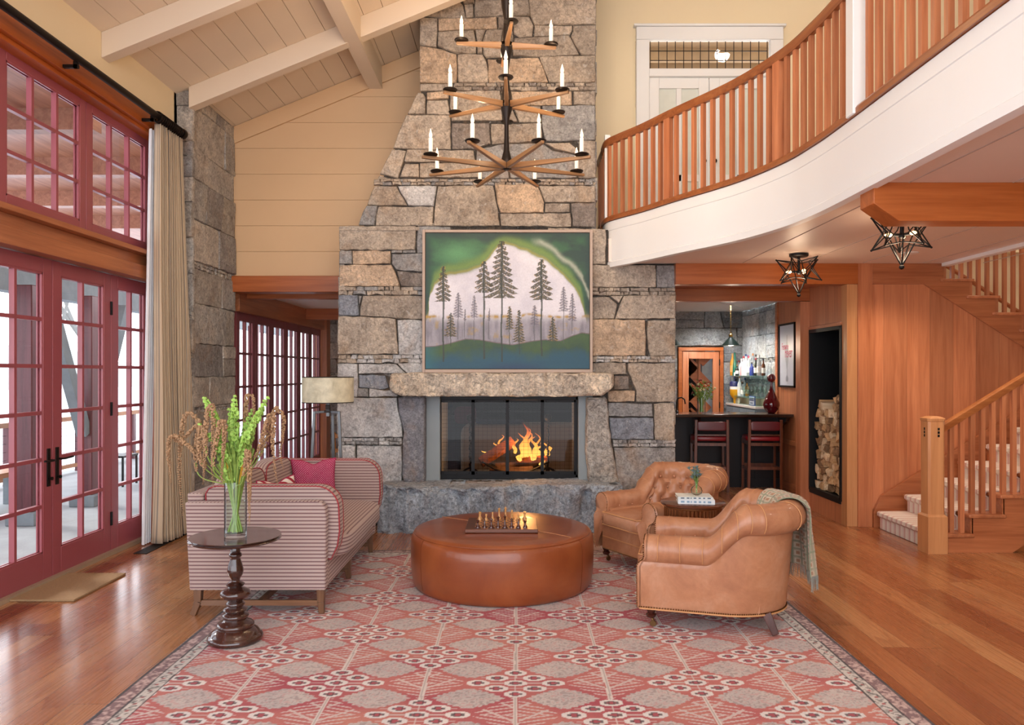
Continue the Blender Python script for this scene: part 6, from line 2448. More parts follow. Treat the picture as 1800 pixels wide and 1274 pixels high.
stems = MB()
for i, (px, py, dy, n0) in enumerate(((357, 700, .02, 16), (362, 745, -.10, 7), (398, 722, .05, 12), (415, 697, -.03, 13), (432, 722, .10, 10), (455, 740, -.08, 10), (460, 706, .06, 12), (472, 700, -.02, 7), (392, 770, -.12, 8), (440, 775, .0, 9))):
    path = stem_path(at_px(px, py), dy)
    stems.tube(path, [.0055] * 8 + [.0045] * 8, 7)
    bl = MB()
    top_ = path[-1]
    for j in range(int(n0 * 1.25)):
        t_ = 1 - j / (n0 * 1.25) * .50
        q = path[min(15, int(t_ * 15))].lerp(path[min(15, int(t_ * 15) + 1)], t_ * 15 % 1)
        for s in range(3 if j % 2 else 2):
            a = j * 2.4 + s * 2.1 + rng.uniform(-.3, .3)
            d = Vector((math.cos(a), math.sin(a), rng.uniform(.0, .5))).normalized()
            r = lerp(.010, .0175, min(1, j / 4)) * rng.uniform(.85, 1.15)
            u = d.cross(Vector((0, 0, 1))).normalized()
            w = d.cross(u)
            vs, fs = [], []
            prof_ = ((0, .10), (.5, .5), (.9, .85), (1.25, 1.05), (1.2, .85), (.5, .3))
            for (l, rr) in prof_:
                for k in range(7):
                    b = 2 * math.pi * k / 7
                    vs.append(q + d * (l * r) + (u * math.cos(b) + w * math.sin(b)) * rr * r)
            for g in range(len(prof_) - 1):
                for k in range(7):
                    fs.append((g * 7 + k, g * 7 + (k + 1) % 7, g * 7 + 7 + (k + 1) % 7, g * 7 + 7 + k))
            bl.add(vs, fs)
    bl.build('bell_flower_spike', BELL, VS, smooth=True, angle=0)
for i, (pts, dy) in enumerate((([(340, 775), (352, 762), (335, 730), (322, 728), (314, 760), (310, 830), (316, 900), (316, 912)], .04),
                               ([(345, 788), (318, 765), (306, 770), (304, 800), (308, 840), (306, 850)], -.06),
                               ([(380, 800), (377, 740), (382, 712), (388, 715), (389, 760), (387, 800), (389, 850)], -.12),
                               ([(392, 820), (402, 745), (408, 738), (411, 745), (409, 780), (406, 830), (408, 850)], -.14),
                               ([(420, 800), (425, 705), (430, 696), (437, 700), (438, 735), (436, 760)], .08),
                               ([(440, 840), (448, 790), (451, 800), (452, 850), (452, 905), (452, 915)], -.13),
                               ([(455, 800), (474, 740), (480, 728), (486, 735), (484, 780), (489, 830), (493, 850)], -.05),
                               ([(458, 790), (478, 722), (484, 722), (494, 735), (492, 770), (488, 800), (494, 828)], .05),
                               ([(366, 810), (366, 750), (371, 760), (372, 800), (370, 840), (369, 846)], -.10),
                               ([(350, 830), (352, 745), (350, 745), (318, 775), (302, 765), (300, 790), (304, 815)], -.02))):
    ctrl = [at_px(a, b) + Vector((0, dy, 0)) for a, b in pts]
    path = catmull([Vector((max(-.045, min(.045, ctrl[0].x * .2)), dy * .25, VH - .02))] + ctrl, 90)
    stems.tube(path[:26], .0035, 6)
    m = MB()
    for j in range(20, 90):
        t_ = (j - 20) / 70
        r = .0112 * (.6 + .6 * math.sin(math.pi * min(1, t_ * 1.1 + .12))) * (1 if t_ < .85 else lerp(1, .45, (t_ - .85) / .15))
        for s in range(4):
            a = rng.uniform(0, 6.28)
            m.ball(path[j] + Vector((math.cos(a), math.sin(a), rng.uniform(-.4, .4))) * r * .75, r * rng.uniform(.45, .68), 5, 4)
    m.build('amaranth_rope', AMA, VS, smooth=True, angle=0)
for j in range(26):       # extra stems crowding the glass
    a, b = rng.uniform(0, 6.28), rng.uniform(.01, .045)
    f = Vector((math.cos(a) * b, math.sin(a) * b, .03))
    a2 = a + math.pi + rng.uniform(-.8, .8)
    t2_ = Vector((math.cos(a2) * .048, math.sin(a2) * .048, VH))
    t3_ = t2_ + Vector((math.cos(a2) * .06, math.sin(a2) * .05, rng.uniform(.08, .2)))
    stems.tube([f, f.lerp(t2_, .5), t2_, t3_], [.005, .005, .0045, .003], 6)
stems.build('stems', ST, VS, smooth=True)
lf, yl = MB(), MB()
for j in range(60):
    a = rng.uniform(0, 6.28)
    base = Vector((math.cos(a) * .03, math.sin(a) * .03, VH + rng.uniform(-.04, .08)))
    tip = base + Vector((math.cos(a) * rng.uniform(.02, .13), math.sin(a) * rng.uniform(.02, .10), rng.uniform(.09, .24)))
    mid = base.lerp(tip, .5) + Vector((0, 0, .03))
    w = Vector((-math.sin(a), math.cos(a), 0)) * rng.uniform(.005, .012)
    (yl if j % 9 == 0 else lf).add([base, mid - w, tip, mid + w], [(0, 1, 2, 3)])
lf.build('leaves', LEAF, VS)
yl.build('yellow_leaves', YLEAF, VS)

# ================================================================ OTTOMAN AND CHESS SET
t = NT('cognac_leather')
v = t.coord()
cr = t.ramp(t.noise(v, 3.0, 4, .6, .5), [(.3, S('#7c3a1c')), (.7, S('#96502a'))])
OTT = t.fin(cr, .34, 0, t.bump(t.noise(v, 180, 3), .10, .001), .25)
ott = thing('ottoman', 'large round cognac leather ottoman in the middle of the rug', 'ottoman', (-.095, 5.77, .012))
R = .692
H = .42
pr = [(0, 0), (R * .93, 0), (R * .955, .006), (R * .975, .03), (R * .992, .10), (R, .20), (R, .30), (R * .995, .355), (R * .975, .385), (R * .955, .396)]
MB().lathe(pr + [(0, .39)], 128).build('drum_side', OTT, ott, smooth=True, angle=.9)
pr2 = [(R * .958, .392), (R * .955, .402), (R * .90, .414), (R * .7, .420), (R * .4, .423), (0, .424)]
MB().lathe([(0, .38), (R * .95, .38)] + pr2, 128).build('top_panel', OTT, ott, smooth=True, angle=1.2)
sm_ = MB().tube([(R * .957 * math.cos(a), R * .957 * math.sin(a), .397) for a in [2 * math.pi * i / 128 for i in range(128)]], .005, 6, closed=True)
sm_.build('welt', OTT, ott, smooth=True)
SEAM = plain('leather_seam', '#6b3218', .5)
m = MB()
for a in (math.radians(-146), math.radians(-34), math.radians(34), math.radians(146), math.radians(90)):
    ca, sa = math.cos(a), math.sin(a)
    m.tube([(r * ca * 1.0015, r * sa * 1.0015, z) for r, z in pr[3:]], .0016, 4)
m.build('side_seam', SEAM, ott)
m = MB()
for s, c0 in ((1, (-.62, .9)), (-1, (.62, -.9))):
    pts = []
    for k in range(30):
        tt_ = k / 29
        x = lerp(-.62, -.02, tt_) if s > 0 else lerp(.62, .02, tt_)
        y = (.26 + .26 * (1 - tt_)) * 1 if s > 0 else -(.26 + .26 * (1 - tt_))
        y = s * (.10 + .42 * (1 - tt_) ** 1.6) * 1.0
        if math.hypot(x, y) < R * .93:
            pts.append((x, y, .4235 - .004 * (math.hypot(x, y) / R) ** 3 * 2))
    m.tube(pts, .0028, 6)
m.build('top_seam', plain('pale_seam', '#b07a55', .5), ott, smooth=True)

CB = thing('chess_board', 'dark wooden chess board with inlaid squares on the leather ottoman', 'chess board', (-.097, 5.71, .4375))
WAL = wood('walnut_board', '#6d3c24', '#4a2413', 'X', .3)
m = MB().box(-.265, .265, -.225, .225, 0, .026)
m.build('board', WAL, CB, bevel=.003)
sq = .0495
m1, m2 = MB(), MB()
for i in range(8):
    for j in range(8):
        x, y = (i - 4) * sq, (j - 4) * sq
        (m1 if (i + j) % 2 else m2).box(x, x + sq, y, y + sq, .026, .0268)
m1.build('light_squares', wood('maple_squares', '#c58a5a', '#a86d40', 'X', .3), CB)
m2.build('dark_squares', wood('dark_squares_wood', '#552c18', '#3a1c0e', 'X', .3), CB)
CB.scale = (1, .97, 1)
LIGHTP = plain('boxwood', '#cf9a5e', .3, coat=.4)
DARKP = plain('rosewood', '#4a2218', .22, coat=.5)


def chess(kind, mat, loc, label):
    r = thing('chess_' + kind, label, 'chess piece', loc, 0, ('pale' if mat is LIGHTP else 'dark') + ' chess pieces on the board')
    h = {'king': .098, 'queen': .088, 'bishop': .074, 'knight': .064, 'rook': .056, 'pawn': .050}[kind]
    b = .017 if kind != 'pawn' else .014
    pr = [(0, 0), (b, 0), (b, .005), (b * .85, .009), (b * .9, .012), (b * .55, .02), (b * .38, h * .45), (b * .34, h * .6), (b * .62, h * .64), (b * .36, h * .68)]
    if kind == 'pawn':
        pr += [(b * .35, h * .7), (b * .6, h * .78), (b * .62, h * .88), (b * .35, h * .98), (0, h)]
    elif kind == 'rook':
        pr += [(b * .5, h * .72), (b * .62, h * .8), (b * .66, h), (b * .4, h), (b * .38, h * .92), (0, h * .92)]
    elif kind == 'bishop':
        pr += [(b * .34, h * .7), (b * .55, h * .78), (b * .5, h * .88), (b * .15, h * .95), (b * .2, h * .97), (0, h)]
    elif kind == 'queen':
        pr += [(b * .4, h * .74), (b * .66, h * .9), (b * .4, h * .92), (b * .2, h * .96), (b * .22, h * .98), (0, h)]
    elif kind == 'king':
        pr += [(b * .4, h * .72), (b * .64, h * .86), (b * .3, h * .89), (0, h * .9)]
    else:
        pr = pr[:7] + [(b * .5, h * .5), (0, h * .52)]
    MB().lathe(pr, 20).build('turned_body', mat, r, smooth=True, angle=.9)
    if kind == 'king':
        MB().box(-.0022, .0022, -.0022, .0022, h * .88, h).box(-.006, .006, -.0022, .0022, h * .93, h * .96).build('cross', mat, r)
    if kind == 'knight':
        m = MB()
        m.prism([(-.009, h * .45), (.009, h * .45), (.011, h * .66), (.007, h * .86), (.002, h), (-.003, h * .95), (-.013, h * .80), (-.014, h * .72), (-.006, h * .72)], lambda u, v, q: (q, u, v), -.005, .005)
        m.build('horse_head', mat, r, bevel=.002)
    return r


z = .4375 + .0268
for i, (k, lb) in enumerate((('rook', 'dark rook at the near corner by the sofa side'), ('knight', 'dark knight in the near row, second from the sofa side'), ('bishop', 'dark bishop in the near row, third from the sofa side'), ('queen', 'dark queen, tallest but one in the near row'),
                             ('king', 'dark king with a cross in the middle of the near row'), ('bishop', 'dark bishop in the near row beside the king'), ('knight', 'dark knight in the near row, second from the armchair side'), ('rook', 'dark rook at the near corner by the armchair side'))):
    chess(k, DARKP, (-.097 + (i - 3.5) * sq, 5.71 - 3.5 * sq * .97, z), lb)
for i, (k, row_, lb) in enumerate((('rook', 7, 'pale rook at the far corner by the sofa side'), ('pawn', 5.9, 'pale pawn standing forward of the far row near the sofa side'), ('knight', 6, 'pale knight in the far row, third from the sofa side'), ('queen', 7, 'pale queen, tall piece beside the pale king'),
                                   ('king', 7, 'pale king with a cross, tallest of the far row'), ('bishop', 7, 'pale bishop in the far row beside the king'), ('knight', 6.4, 'pale knight in the far row, second from the armchair side'), ('rook', 7, 'pale rook at the far corner by the armchair side'),)):
    chess(k, LIGHTP, (-.097 + (i - 3.5) * sq, 5.71 + (row_ - 3.5) * sq * .97, z), lb)
for k, (i, j, lb) in enumerate(((0, 6, 'pale pawn beside the far corner rook on the sofa side'), (4, 5, 'pale pawn advanced in front of the pale king'), (5, 6, 'pale pawn in front of the pale bishop'), (6, 5.4, 'pale pawn in front of the pale knight on the armchair side'))):
    chess('pawn', LIGHTP, (-.097 + (i - 3.5) * sq, 5.71 + (j - 3.5) * sq * .97, z), lb)

# ================================================================ LEATHER CLUB CHAIRS
t = NT('tan_leather')
v = t.coord()
oi = t.n('ObjectInfo')
n1 = t.noise(v, 3.5, 5, .65, .8)
n2 = t.noise(v, 26, 4, .6)
cr = t.ramp(n1, [(.28, S('#a0684a')), (.5, S('#b27a58')), (.74, S('#c08e70'))])
cr = t.mix(1.0, cr, t.ramp(n2, [(.3, (.93, .92, .90)), (.7, (1.06, 1.06, 1.05))]), 'MULTIPLY')
scr_ = t.noise(t.coord('Object', (1, 1, 8)), 9, 6, .7)
cr = t.mix(t.ramp(scr_, [(.62, (0, 0, 0)), (.72, (.35, .35, .35))]), cr, S('#d0a27a'))
LEATH = t.fin(cr, .40, 0, t.bump(n2, .18, .003, t.bump(t.noise(v, 240, 2), .12, .0008)), .1)
PIPEL = plain('pale_leather_piping', '#cc9463', .45)
NAIL = plain('antique_nail', '#6d4a2a', .3, 1.0)
DLEG = wood('club_chair_leg', '#5a2a1c', '#351510', 'Z', .25)


def club_chair(name, label, loc, rz):
    """local axes: front is -Y, width along X; plan is a horseshoe"""
    r = thing(name, label, 'armchair', loc, rz, 'tufted tan leather club chairs')
    A_, YF_, YS = .36, -.44, .02
    B_ = .40
    NS_ = 150
    straight = YS - YF_
    pts = []
    L1 = straight
    arc = [(A_ * math.cos(a), YS + B_ * math.sin(a)) for a in [math.pi * i / 60 for i in range(61)]]
    La = sum(math.dist(arc[i], arc[i + 1]) for i in range(60))
    T = 2 * L1 + La

    def plan(s):
        d = s * T
        if d < L1:
            return Vector((A_, YF_ + d, 0)), Vector((1, 0, 0))
        if d > L1 + La:
            return Vector((-A_, YS - (d - L1 - La), 0)), Vector((-1, 0, 0))
        q = (d - L1) / La * 60
        i = min(59, int(q))
        a = math.pi * q / 60
        n = Vector((math.cos(a) / A_, math.sin(a) / B_, 0)).normalized()
        return Vector((A_ * math.cos(a), YS + B_ * math.sin(a), 0)), n

    def h(s):
        q = min(s, 1 - s) * 2
        return .588 + .222 * sstep(.34, .58, q)

    def back(s):
        q = min(s, 1 - s) * 2
        return sstep(.30, .7, q)
    zb = .12

    def section(s):
        """(outward offset, z, tuft weight) from outer foot, over the roll, down the inside"""
        H_ = h(s)
        b = back(s)
        rr = .088 + .010 * b
        lean = .055 * b
        cz = H_ - rr
        cx_ = -.035 + lean
        out = [(-.010, zb, 0), (.000, zb + .03, 0), (.008 + lean * .1, .28, 0), (.012 + lean * .35, lerp(.28, cz, .5), 0), (.012 + lean * .55, cz - rr * .95, 0)]
        a0, a1 = math.radians(-62), math.radians(205)
        for k in range(15):
            a = lerp(a0, a1, k / 14)
            out.append((cx_ + rr * 1.05 * math.cos(a), cz + rr * math.sin(a), .25 if k > 8 else 0))
        xi = cx_ - rr * 1.0
        for k in range(1, 13):
            q = k / 12
            z_ = lerp(cz - rr * .45, .36, q)
            out.append((xi - .012 * math.sin(q * math.pi) - .05 * b * q, z_, 1.0))
        return out
    nsec = len(section(.5))

    BT = []       # button positions (s, z, offset)
    nb = 9
    for row_, zq in enumerate((.50, .60, .69)):
        for k in range(nb + (row_ % 2)):
            s = .5 + (k - (nb - 1 + row_ % 2) / 2) * (.069)
            if .06 < s < .94 and zq < h(s) - .045:
                BT.append((s, zq))
    for s in (.06, .125, .875, .94):
        BT.append((s, .475))

    def fwd(s, z_):
        return .048 * (1 - sstep(.395, .455, z_)) * sstep(.11, 0, min(s, 1 - s))

    def surf(s, j):
        off, z_, w = section(s)[j]
        p, n = plan(s)
        d = 0
        if w:
            # puffed diamonds: dip near buttons and along the lines between them
            for (sb, zq) in BT:
                ds, dz = (s - sb) * T * .85, z_ - zq
                q = ds * ds + dz * dz
                if q < .02:
                    d += .036 * math.exp(-q / .0014)
            a = (s - .5) / .069
            bz = (z_ - .50) / .095
            if s > .15 and s < .85:
                l1 = abs(((a + bz / 2 * 1.0 + .0) % 1) - .5)
                l2 = abs(((a - bz / 2 * 1.0 + .0) % 1) - .5)
                d += .017 * math.exp(-((.5 - l1) / .07) ** 2) + .017 * math.exp(-((.5 - l2) / .07) ** 2)
            else:
                pass
            d *= w if w > .5 else .5
            d -= .024 * w
        # pleats crossing the roll
        if 5 <= j <= 19:
            for sb in PL:
                q = (s - sb) * T
                d += .007 * math.exp(-(q / .006) ** 2)
        return Vector((p.x, p.y - fwd(s, z_), 0)) + n * (off + d) + Vector((0, 0, z_))
    PL = [.035, .10, .165, .22, .255, .285, .315, .42, .5, .58, .685, .715, .745, .78, .835, .90, .965]
    m = MB()
    vs = [surf(i / (NS_ - 1), j) for i in range(NS_) for j in range(nsec)]
    fs = [(i * nsec + j, (i + 1) * nsec + j, (i + 1) * nsec + j + 1, i * nsec + j + 1) for i in range(NS_ - 1) for j in range(nsec - 1)]
    m.add(vs, fs)
    # bottom closing and end caps (arm fronts)
    for i in (0, NS_ - 1):
        ids = [i * nsec + j for j in range(nsec)]
        m.f.append(tuple(ids))
    m.build('upholstered_body', LEATH, r, smooth=True, angle=.9)
    # soft bulge on the arm fronts with nail trim
    nl = MB()
    for s, sg in ((0, 1), (1, -1)):
        fr = MB()
        sec = section(s)
        p, n = plan(s)
        c = (sum(q[0] for q in sec) / nsec, sum(q[1] for q in sec) / nsec)
        out = [(p.x + n.x * q[0], q[1]) for q in sec]
        cc_ = (p.x + n.x * c[0], c[1])
        ring = [(x, YF_ - .004 - fwd(0, z_), z_) for x, z_ in out]
        ring2 = [(lerp(cc_[0], x, .86), YF_ - .020 - fwd(0, z_), lerp(cc_[1], z_, .96)) for x, z_ in out]
        k = len(ring)
        vs = [(x, YF_ + .01 - fwd(0, z_), z_) for x, z_ in out] + ring + ring2 + [(cc_[0], YF_ - .022 - fwd(0, cc_[1]), cc_[1])]
        fs = []
        for g in range(2):
            for q in range(k):
                fs.append((g * k + q, g * k + (q + 1) % k, (g + 1) * k + (q + 1) % k, (g + 1) * k + q))
        for q in range(k):
            fs.append((2 * k + q, 2 * k + (q + 1) % k, 3 * k))
        fr.add(vs, fs)
        fr.build('arm_front', LEATH, r, smooth=True, angle=.7)
        path = [(lerp(cc_[0], x, .93), YF_ - .016 - fwd(0, z_), lerp(cc_[1], z_, .98)) for x, z_ in out]
        dd_ = 0
        for a, b in zip(path, path[1:]):
            L = math.dist(a, b)
            q = 0
            while q < L:
                tt_ = q / L
                nl.ball([lerp(a[w_], b[w_], tt_) for w_ in range(3)], .0042, 6, 4)
                q += .0125
    # nails along the foot of the outside
    i = 0
    d = 0
    while d < T:
        p, n = plan(d / T)
        nl.ball(p + n * (.001) + Vector((0, -fwd(d / T, zb), zb + .014)), .0048, 6, 4)
        d += .0135
    for k in range(44):
        nl.ball((lerp(-.25, .25, k / 43), YF_ - .052, zb + .012), .0042, 6, 4)
    nl.build('nailhead_trim', NAIL, r, smooth=True)
    m = MB().tube([plan(k / 80)[0] + Vector((0, -fwd(k / 80, zb), zb + .004)) for k in range(81)], .006, 6)
    m.build('base_welt', PIPEL, r, smooth=True)
    for sb in PL:       # pleat pipings on the roll
        MB().tube([surf(sb, j) + plan(sb)[1] * .004 for j in range(6, 19)], .0026, 6).build('roll_pleat', PIPEL, r, smooth=True)
    for (sb, zq) in BT:
        p, n = plan(sb)
        sec = section(sb)
        js = [q for q in sec if q[2] == 1.0]
        o_ = min(js, key=lambda q: abs(q[1] - zq))[0]
        MB().ball(p + n * (o_ + .018) + Vector((0, 0, zq)), .011, 10, 6).build('tufting_button', LEATH, r, smooth=True)

    def sf(p, x, y, z_):
        if z_ > 0:
            p.z += .018 * (1 - x * x) * (1 - y * y)
        if y < -.5:
            p.y -= .02 * (1 - z_ * z_)
        return p
    o = MB().soft((0, -.155, .385), (.262, .355, .060), .22, 44, 20, fn=sf).build('seat_cushion', LEATH, r, smooth=True, angle=0)
    pp = MB()
    for z_ in (.335, .437):
        pp.tube([(-.255, -.10, z_), (-.258, -.44, z_), (-.235, -.508, z_), (0, -.522, z_ + .004), (.235, -.508, z_), (.258, -.44, z_), (.255, -.10, z_)], .0045, 6)
    pp.build('piping', PIPEL, o, smooth=True)
    MB().box(-.275, .275, YF_ - .045, YF_ + .06, zb, .335).build('front_rail', LEATH, r, bevel=.012, seg=3)
    MB().box(-.262, .262, YF_ - .050, YF_ - .04, .225, .232).build('front_seam', PIPEL, r)
    MB().box(-.30, .30, -.38, .25, zb, zb + .20).build('deck', LEATH, r)
    for s in (-1, 1):
        l = MB().lathe([(.022, .055), (.030, .062), (.034, .075), (.022, .085), (.026, .092), (.032, .105), (.030, .125)], 16, (s * .30, -.42, 0)).build('front_leg', DLEG, r, smooth=True, angle=.8)
        c = MB()
        c.tube([(s * .30, -.42, .06), (s * .30 + .012, -.405, .045), (s * .30 + .012, -.405, .026)], .008, 8)
        c.lathe([(0, -.009), (.018, -.009), (.021, -.005), (.021, .005), (.018, .009), (0, .009)], 18, (0, 0, 0))
        n0 = len(c.v) - 6 * 18
        for q in range(n0, len(c.v)):
            x, y, z_ = c.v[q]
            c.v[q] = (s * .30 + .012 + z_, -.405 + y, .0215 + x)
        c.build('caster', plain('brass_caster', '#7d6140', .35, .9), l, smooth=True)
        MB().bar((s * .27, .345, .009), (s * .25, .29, .13), .042, .042, up=(0, 1, 0), w2=.055, h2=.055).build('rear_leg', DLEG, r, bevel=.003)
    FNS[r.name] = (plan, section, T)
    return r


FNS = {}
ca = club_chair('club_chair', 'tufted tan leather club chair nearer the fireplace, facing the ottoman', (1.27, 6.34, .0125), math.radians(-61))
ca.scale = (.97, .97, .985)
cb = club_chair('club_chair', 'tufted tan leather club chair with a plaid throw over its back', (1.33, 4.91, .0125), math.radians(-107))
cb.scale = (.97, .97, .985)

# ---- plaid throw over the near chair's back
def throw(chair):
    plan, section, T = FNS[chair.name]
    ns, nl_ = 90, 200
    s0, s1 = .445, .64
    uu_, vv_ = np.linspace(0, 1, ns), np.linspace(0, 1, nl_)
    cos_ = []
    sec = section(.53)
    roll = [(q[0], q[1]) for q in sec[4:21]]
    cx_ = sum(q[0] for q in roll) / len(roll)
    H_ = max(q[1] for q in roll)
    rr = .112
    cz = H_ - .098
    path = [(cx_ - rr * 1.1, cz - .11), (cx_ - rr * 1.12, cz - .04)]
    for k in range(13):
        a = math.radians(175 - 175 * k / 12)
        path.append((cx_ + rr * 1.1 * math.cos(a), cz + rr * 1.02 * math.sin(a)))
    path += [(cx_ + rr * 1.14, cz - .06), (cx_ + rr * 1.2, cz - .18), (cx_ + rr * 1.26, cz - .32), (cx_ + rr * 1.3, .33)]
    pth = catmull([Vector((a, b, 0)) for a, b in path], nl_)

    def f(u, v, k=0):
        q = pth[min(nl_ - 1, int(v * (nl_ - 1)))]
        sag = (1 - v) * .0 + .012 * math.sin(u * 14 + v * 5) * (.4 + v) + .006 * math.sin(u * 31 + 2)
        s = lerp(s0, s1, u) + (.5 - u) * .035 * v + .012 * (1 - v)
        p, n = plan(s)
        return p + n * (q.x + sag) + Vector((0, 0, q.y))
    co = np.array([[f(u, v)[:] for v in vv_] for u in uu_])
    UU, VV = np.meshgrid(vv_ * 1.05, uu_ * .38)
    a, b = (UU / .062) % 1, (VV / .055) % 1
    ra, rb = np.abs(a - .5), np.abs(b - .5)
    mx_ = np.maximum(ra, rb)
    c = mixc(C3('#bda98c') * np.ones(a.shape + (1,)), C3('#7c8a70'), (mx_ > .44).astype(float) * .9)
    c = mixc(c, C3('#a99a84'), ((mx_ > .30) & (mx_ < .44)).astype(float))
    c = mixc(c, C3('#9c6a4e'), (mx_ < .20).astype(float) * .8)
    c = mixc(c, C3('#cbbda6'), ((mx_ > .24) & (mx_ < .33)).astype(float) * .8)
    o = thing('plaid_throw', 'fringed green, rust and cream plaid wool throw over the near club chair back', 'blanket', chair.location, chair.rotation_euler[2])
    o.scale = chair.scale
    xs_, ys_ = np.arange(nl_), np.arange(ns)
    g = grid_mesh('woven_cloth', xs_, ys_, c, lambda A, B_: 0 * A, attr_mat('plaid_wool', .95, ((320, .4, .002),), .15, 260, sheen=.2), o, swap=lambda q: co.reshape(-1, 3))
    sm = g.modifiers.new('thick', 'SOLIDIFY')
    sm.thickness = .006
    fr = MB()
    rng = random.Random(5)
    for k in range(62):
        u = k / 61
        e = f(u, 1)
        p1_ = e + Vector((rng.uniform(-.006, .006), rng.uniform(-.006, .006), -.045))
        p2_ = p1_ + Vector((rng.uniform(-.008, .008), rng.uniform(-.008, .008), -.045))
        fr.tube([e, p1_, p2_], [.0024, .002, .0012], 5)
    fr.build('fringe', plain('fringe_wool', '#8f8f86', .95, var=.3, vscale=60), o, smooth=True)


throw(cb)


# ================================================================ ACCENT TABLE, BOOKS, BUD VASE
AT = thing('accent_table', 'round dark wood accent table with a drum of bronze rods between the armchairs', 'side table', (1.315, 5.59, .012))
TZ = .638
MB().lathe([(0, TZ - .022), (.225, TZ - .022), (.235, TZ - .016), (.236, TZ - .004), (.23, TZ), (0, TZ)], 64).build('round_top', wood('accent_walnut', '#6b3a24', '#42200f', 'X', .22, coat=.4), AT, smooth=True, angle=.6)
BRZ = plain('bronze_rod', '#8f5a34', .35, .8, var=.25)
for z in (.008, TZ - .030):
    MB().tube([(.205 * math.cos(a), .205 * math.sin(a), z) for a in [2 * math.pi * i / 48 for i in range(48)]], .008, 8, closed=True).build('ring', BRZ, AT, smooth=True)
for k in range(44):
    a = 2 * math.pi * k / 44
    q = MB().tube([(0, 0, .008), (0, 0, TZ - .03)], .0048, 6).build('rod', BRZ, AT, smooth=True)
    q.location = (.205 * math.cos(a), .205 * math.sin(a), 0)


def book(name, label, loc, rz, w, d, h, cover, spine=None):
    r = thing(name, label, 'book', loc, rz, 'books on the accent table')
    MB().box(-w / 2 + .004, w / 2 - .004, -d / 2 + .002, d / 2 - .004, .003, h - .003).build('pages', plain('page_block', '#d8cfc0', .9, bump=.3, bscale=300), r)
    MB().box(-w / 2, w / 2, -d / 2, d / 2, 0, .003).box(-w / 2, w / 2, -d / 2, d / 2, h - .003, h).box(-w / 2, w / 2, -d / 2 - .002, -d / 2 + .001, 0, h).build('cover', cover, r)
    if spine:
        m = MB()
        rg = random.Random(hash(name) % 7 + 3)
        x = -w / 2 + .02
        while x < w / 2 - .03:
            ww = rg.uniform(.008, .03)
            m.box(x, x + ww, -d / 2 - .0035, -d / 2 - .002, h * .3, h * .72)
            x += ww + rg.uniform(.004, .02)
        m.build('spine_lettering', spine, r)
    return r


tz = TZ + .0125
BLUEG = plain('faded_blue_cover', '#7f99ad', .5)
book('book', 'thick white-edged book with blue spine lettering, lower of the two', (1.325, 5.56, tz), math.radians(-8), .26, .19, .032, plain('white_cover', '#d9dcdc', .4), BLUEG)
book('book', 'pale grey book lying on top of the thick one under the bud vase', (1.315, 5.565, tz + .0325), math.radians(-5), .25, .18, .018, plain('pale_grey_cover', '#cfd2ce', .4), plain('dark_blue_print', '#33475c', .5))
bv = thing('bud_vase', 'small round clear glass bud vase of blue thistles on the books', 'vase of flowers', (1.335, 5.56, tz + .0508))
MB().lathe([(.018, 0), (.036, .012), (.043, .032), (.036, .055), (.016, .072), (.013, .095), (.019, .108), (.017, .108), (.011, .095), (.014, .073), (.033, .055), (.040, .032), (.033, .014), (0, .004)], 32).build('glass_body', VGLASS, bv, smooth=True)
rng = random.Random(19)
th, st_ = MB(), MB()
lfm = MB()
for k in range(15):
    a, b = rng.uniform(0, 6.28), rng.uniform(.005, .075)
    tip = Vector((math.cos(a) * b, math.sin(a) * b, .165 + rng.uniform(-.025, .05) - b * .3))
    st_.tube([Vector((0, 0, .01)), Vector((math.cos(a) * .008, math.sin(a) * .008, .10)), tip], .0018, 5)
    th.ball(tip, (.008, .008, .011), 8, 6)
    for j in range(11):
        b_ = 2 * math.pi * j / 11
        d = Vector((math.cos(b_), math.sin(b_), rng.uniform(-.1, .7))) * rng.uniform(.017, .03)
        w = Vector((-math.sin(b_), math.cos(b_), 0)) * .0035
        lfm.add([tip - Vector((0, 0, .006)), tip + d * .5 + w, tip + d, tip + d * .5 - w], [(0, 1, 2, 3)])
    for j in range(5):
        q = Vector((math.cos(a) * .008, math.sin(a) * .008, .10)).lerp(tip, rng.uniform(.2, .9))
        b_ = rng.uniform(0, 6.28)
        d = Vector((math.cos(b_), math.sin(b_), rng.uniform(0, .8))) * rng.uniform(.02, .04)
        w = Vector((-math.sin(b_), math.cos(b_), 0)) * .006
        lfm.add([q, q + d * .5 + w, q + d, q + d * .5 - w], [(0, 1, 2, 3)])
th.build('thistle_heads', plain('thistle_blue', '#6f8790', .8, var=.3), bv, smooth=True)
st_.build('stems', GST, bv, smooth=True)
lfm.build('spiky_leaves', plain('sage_leaf', '#6d8372', .7, var=.35, vscale=30), bv)

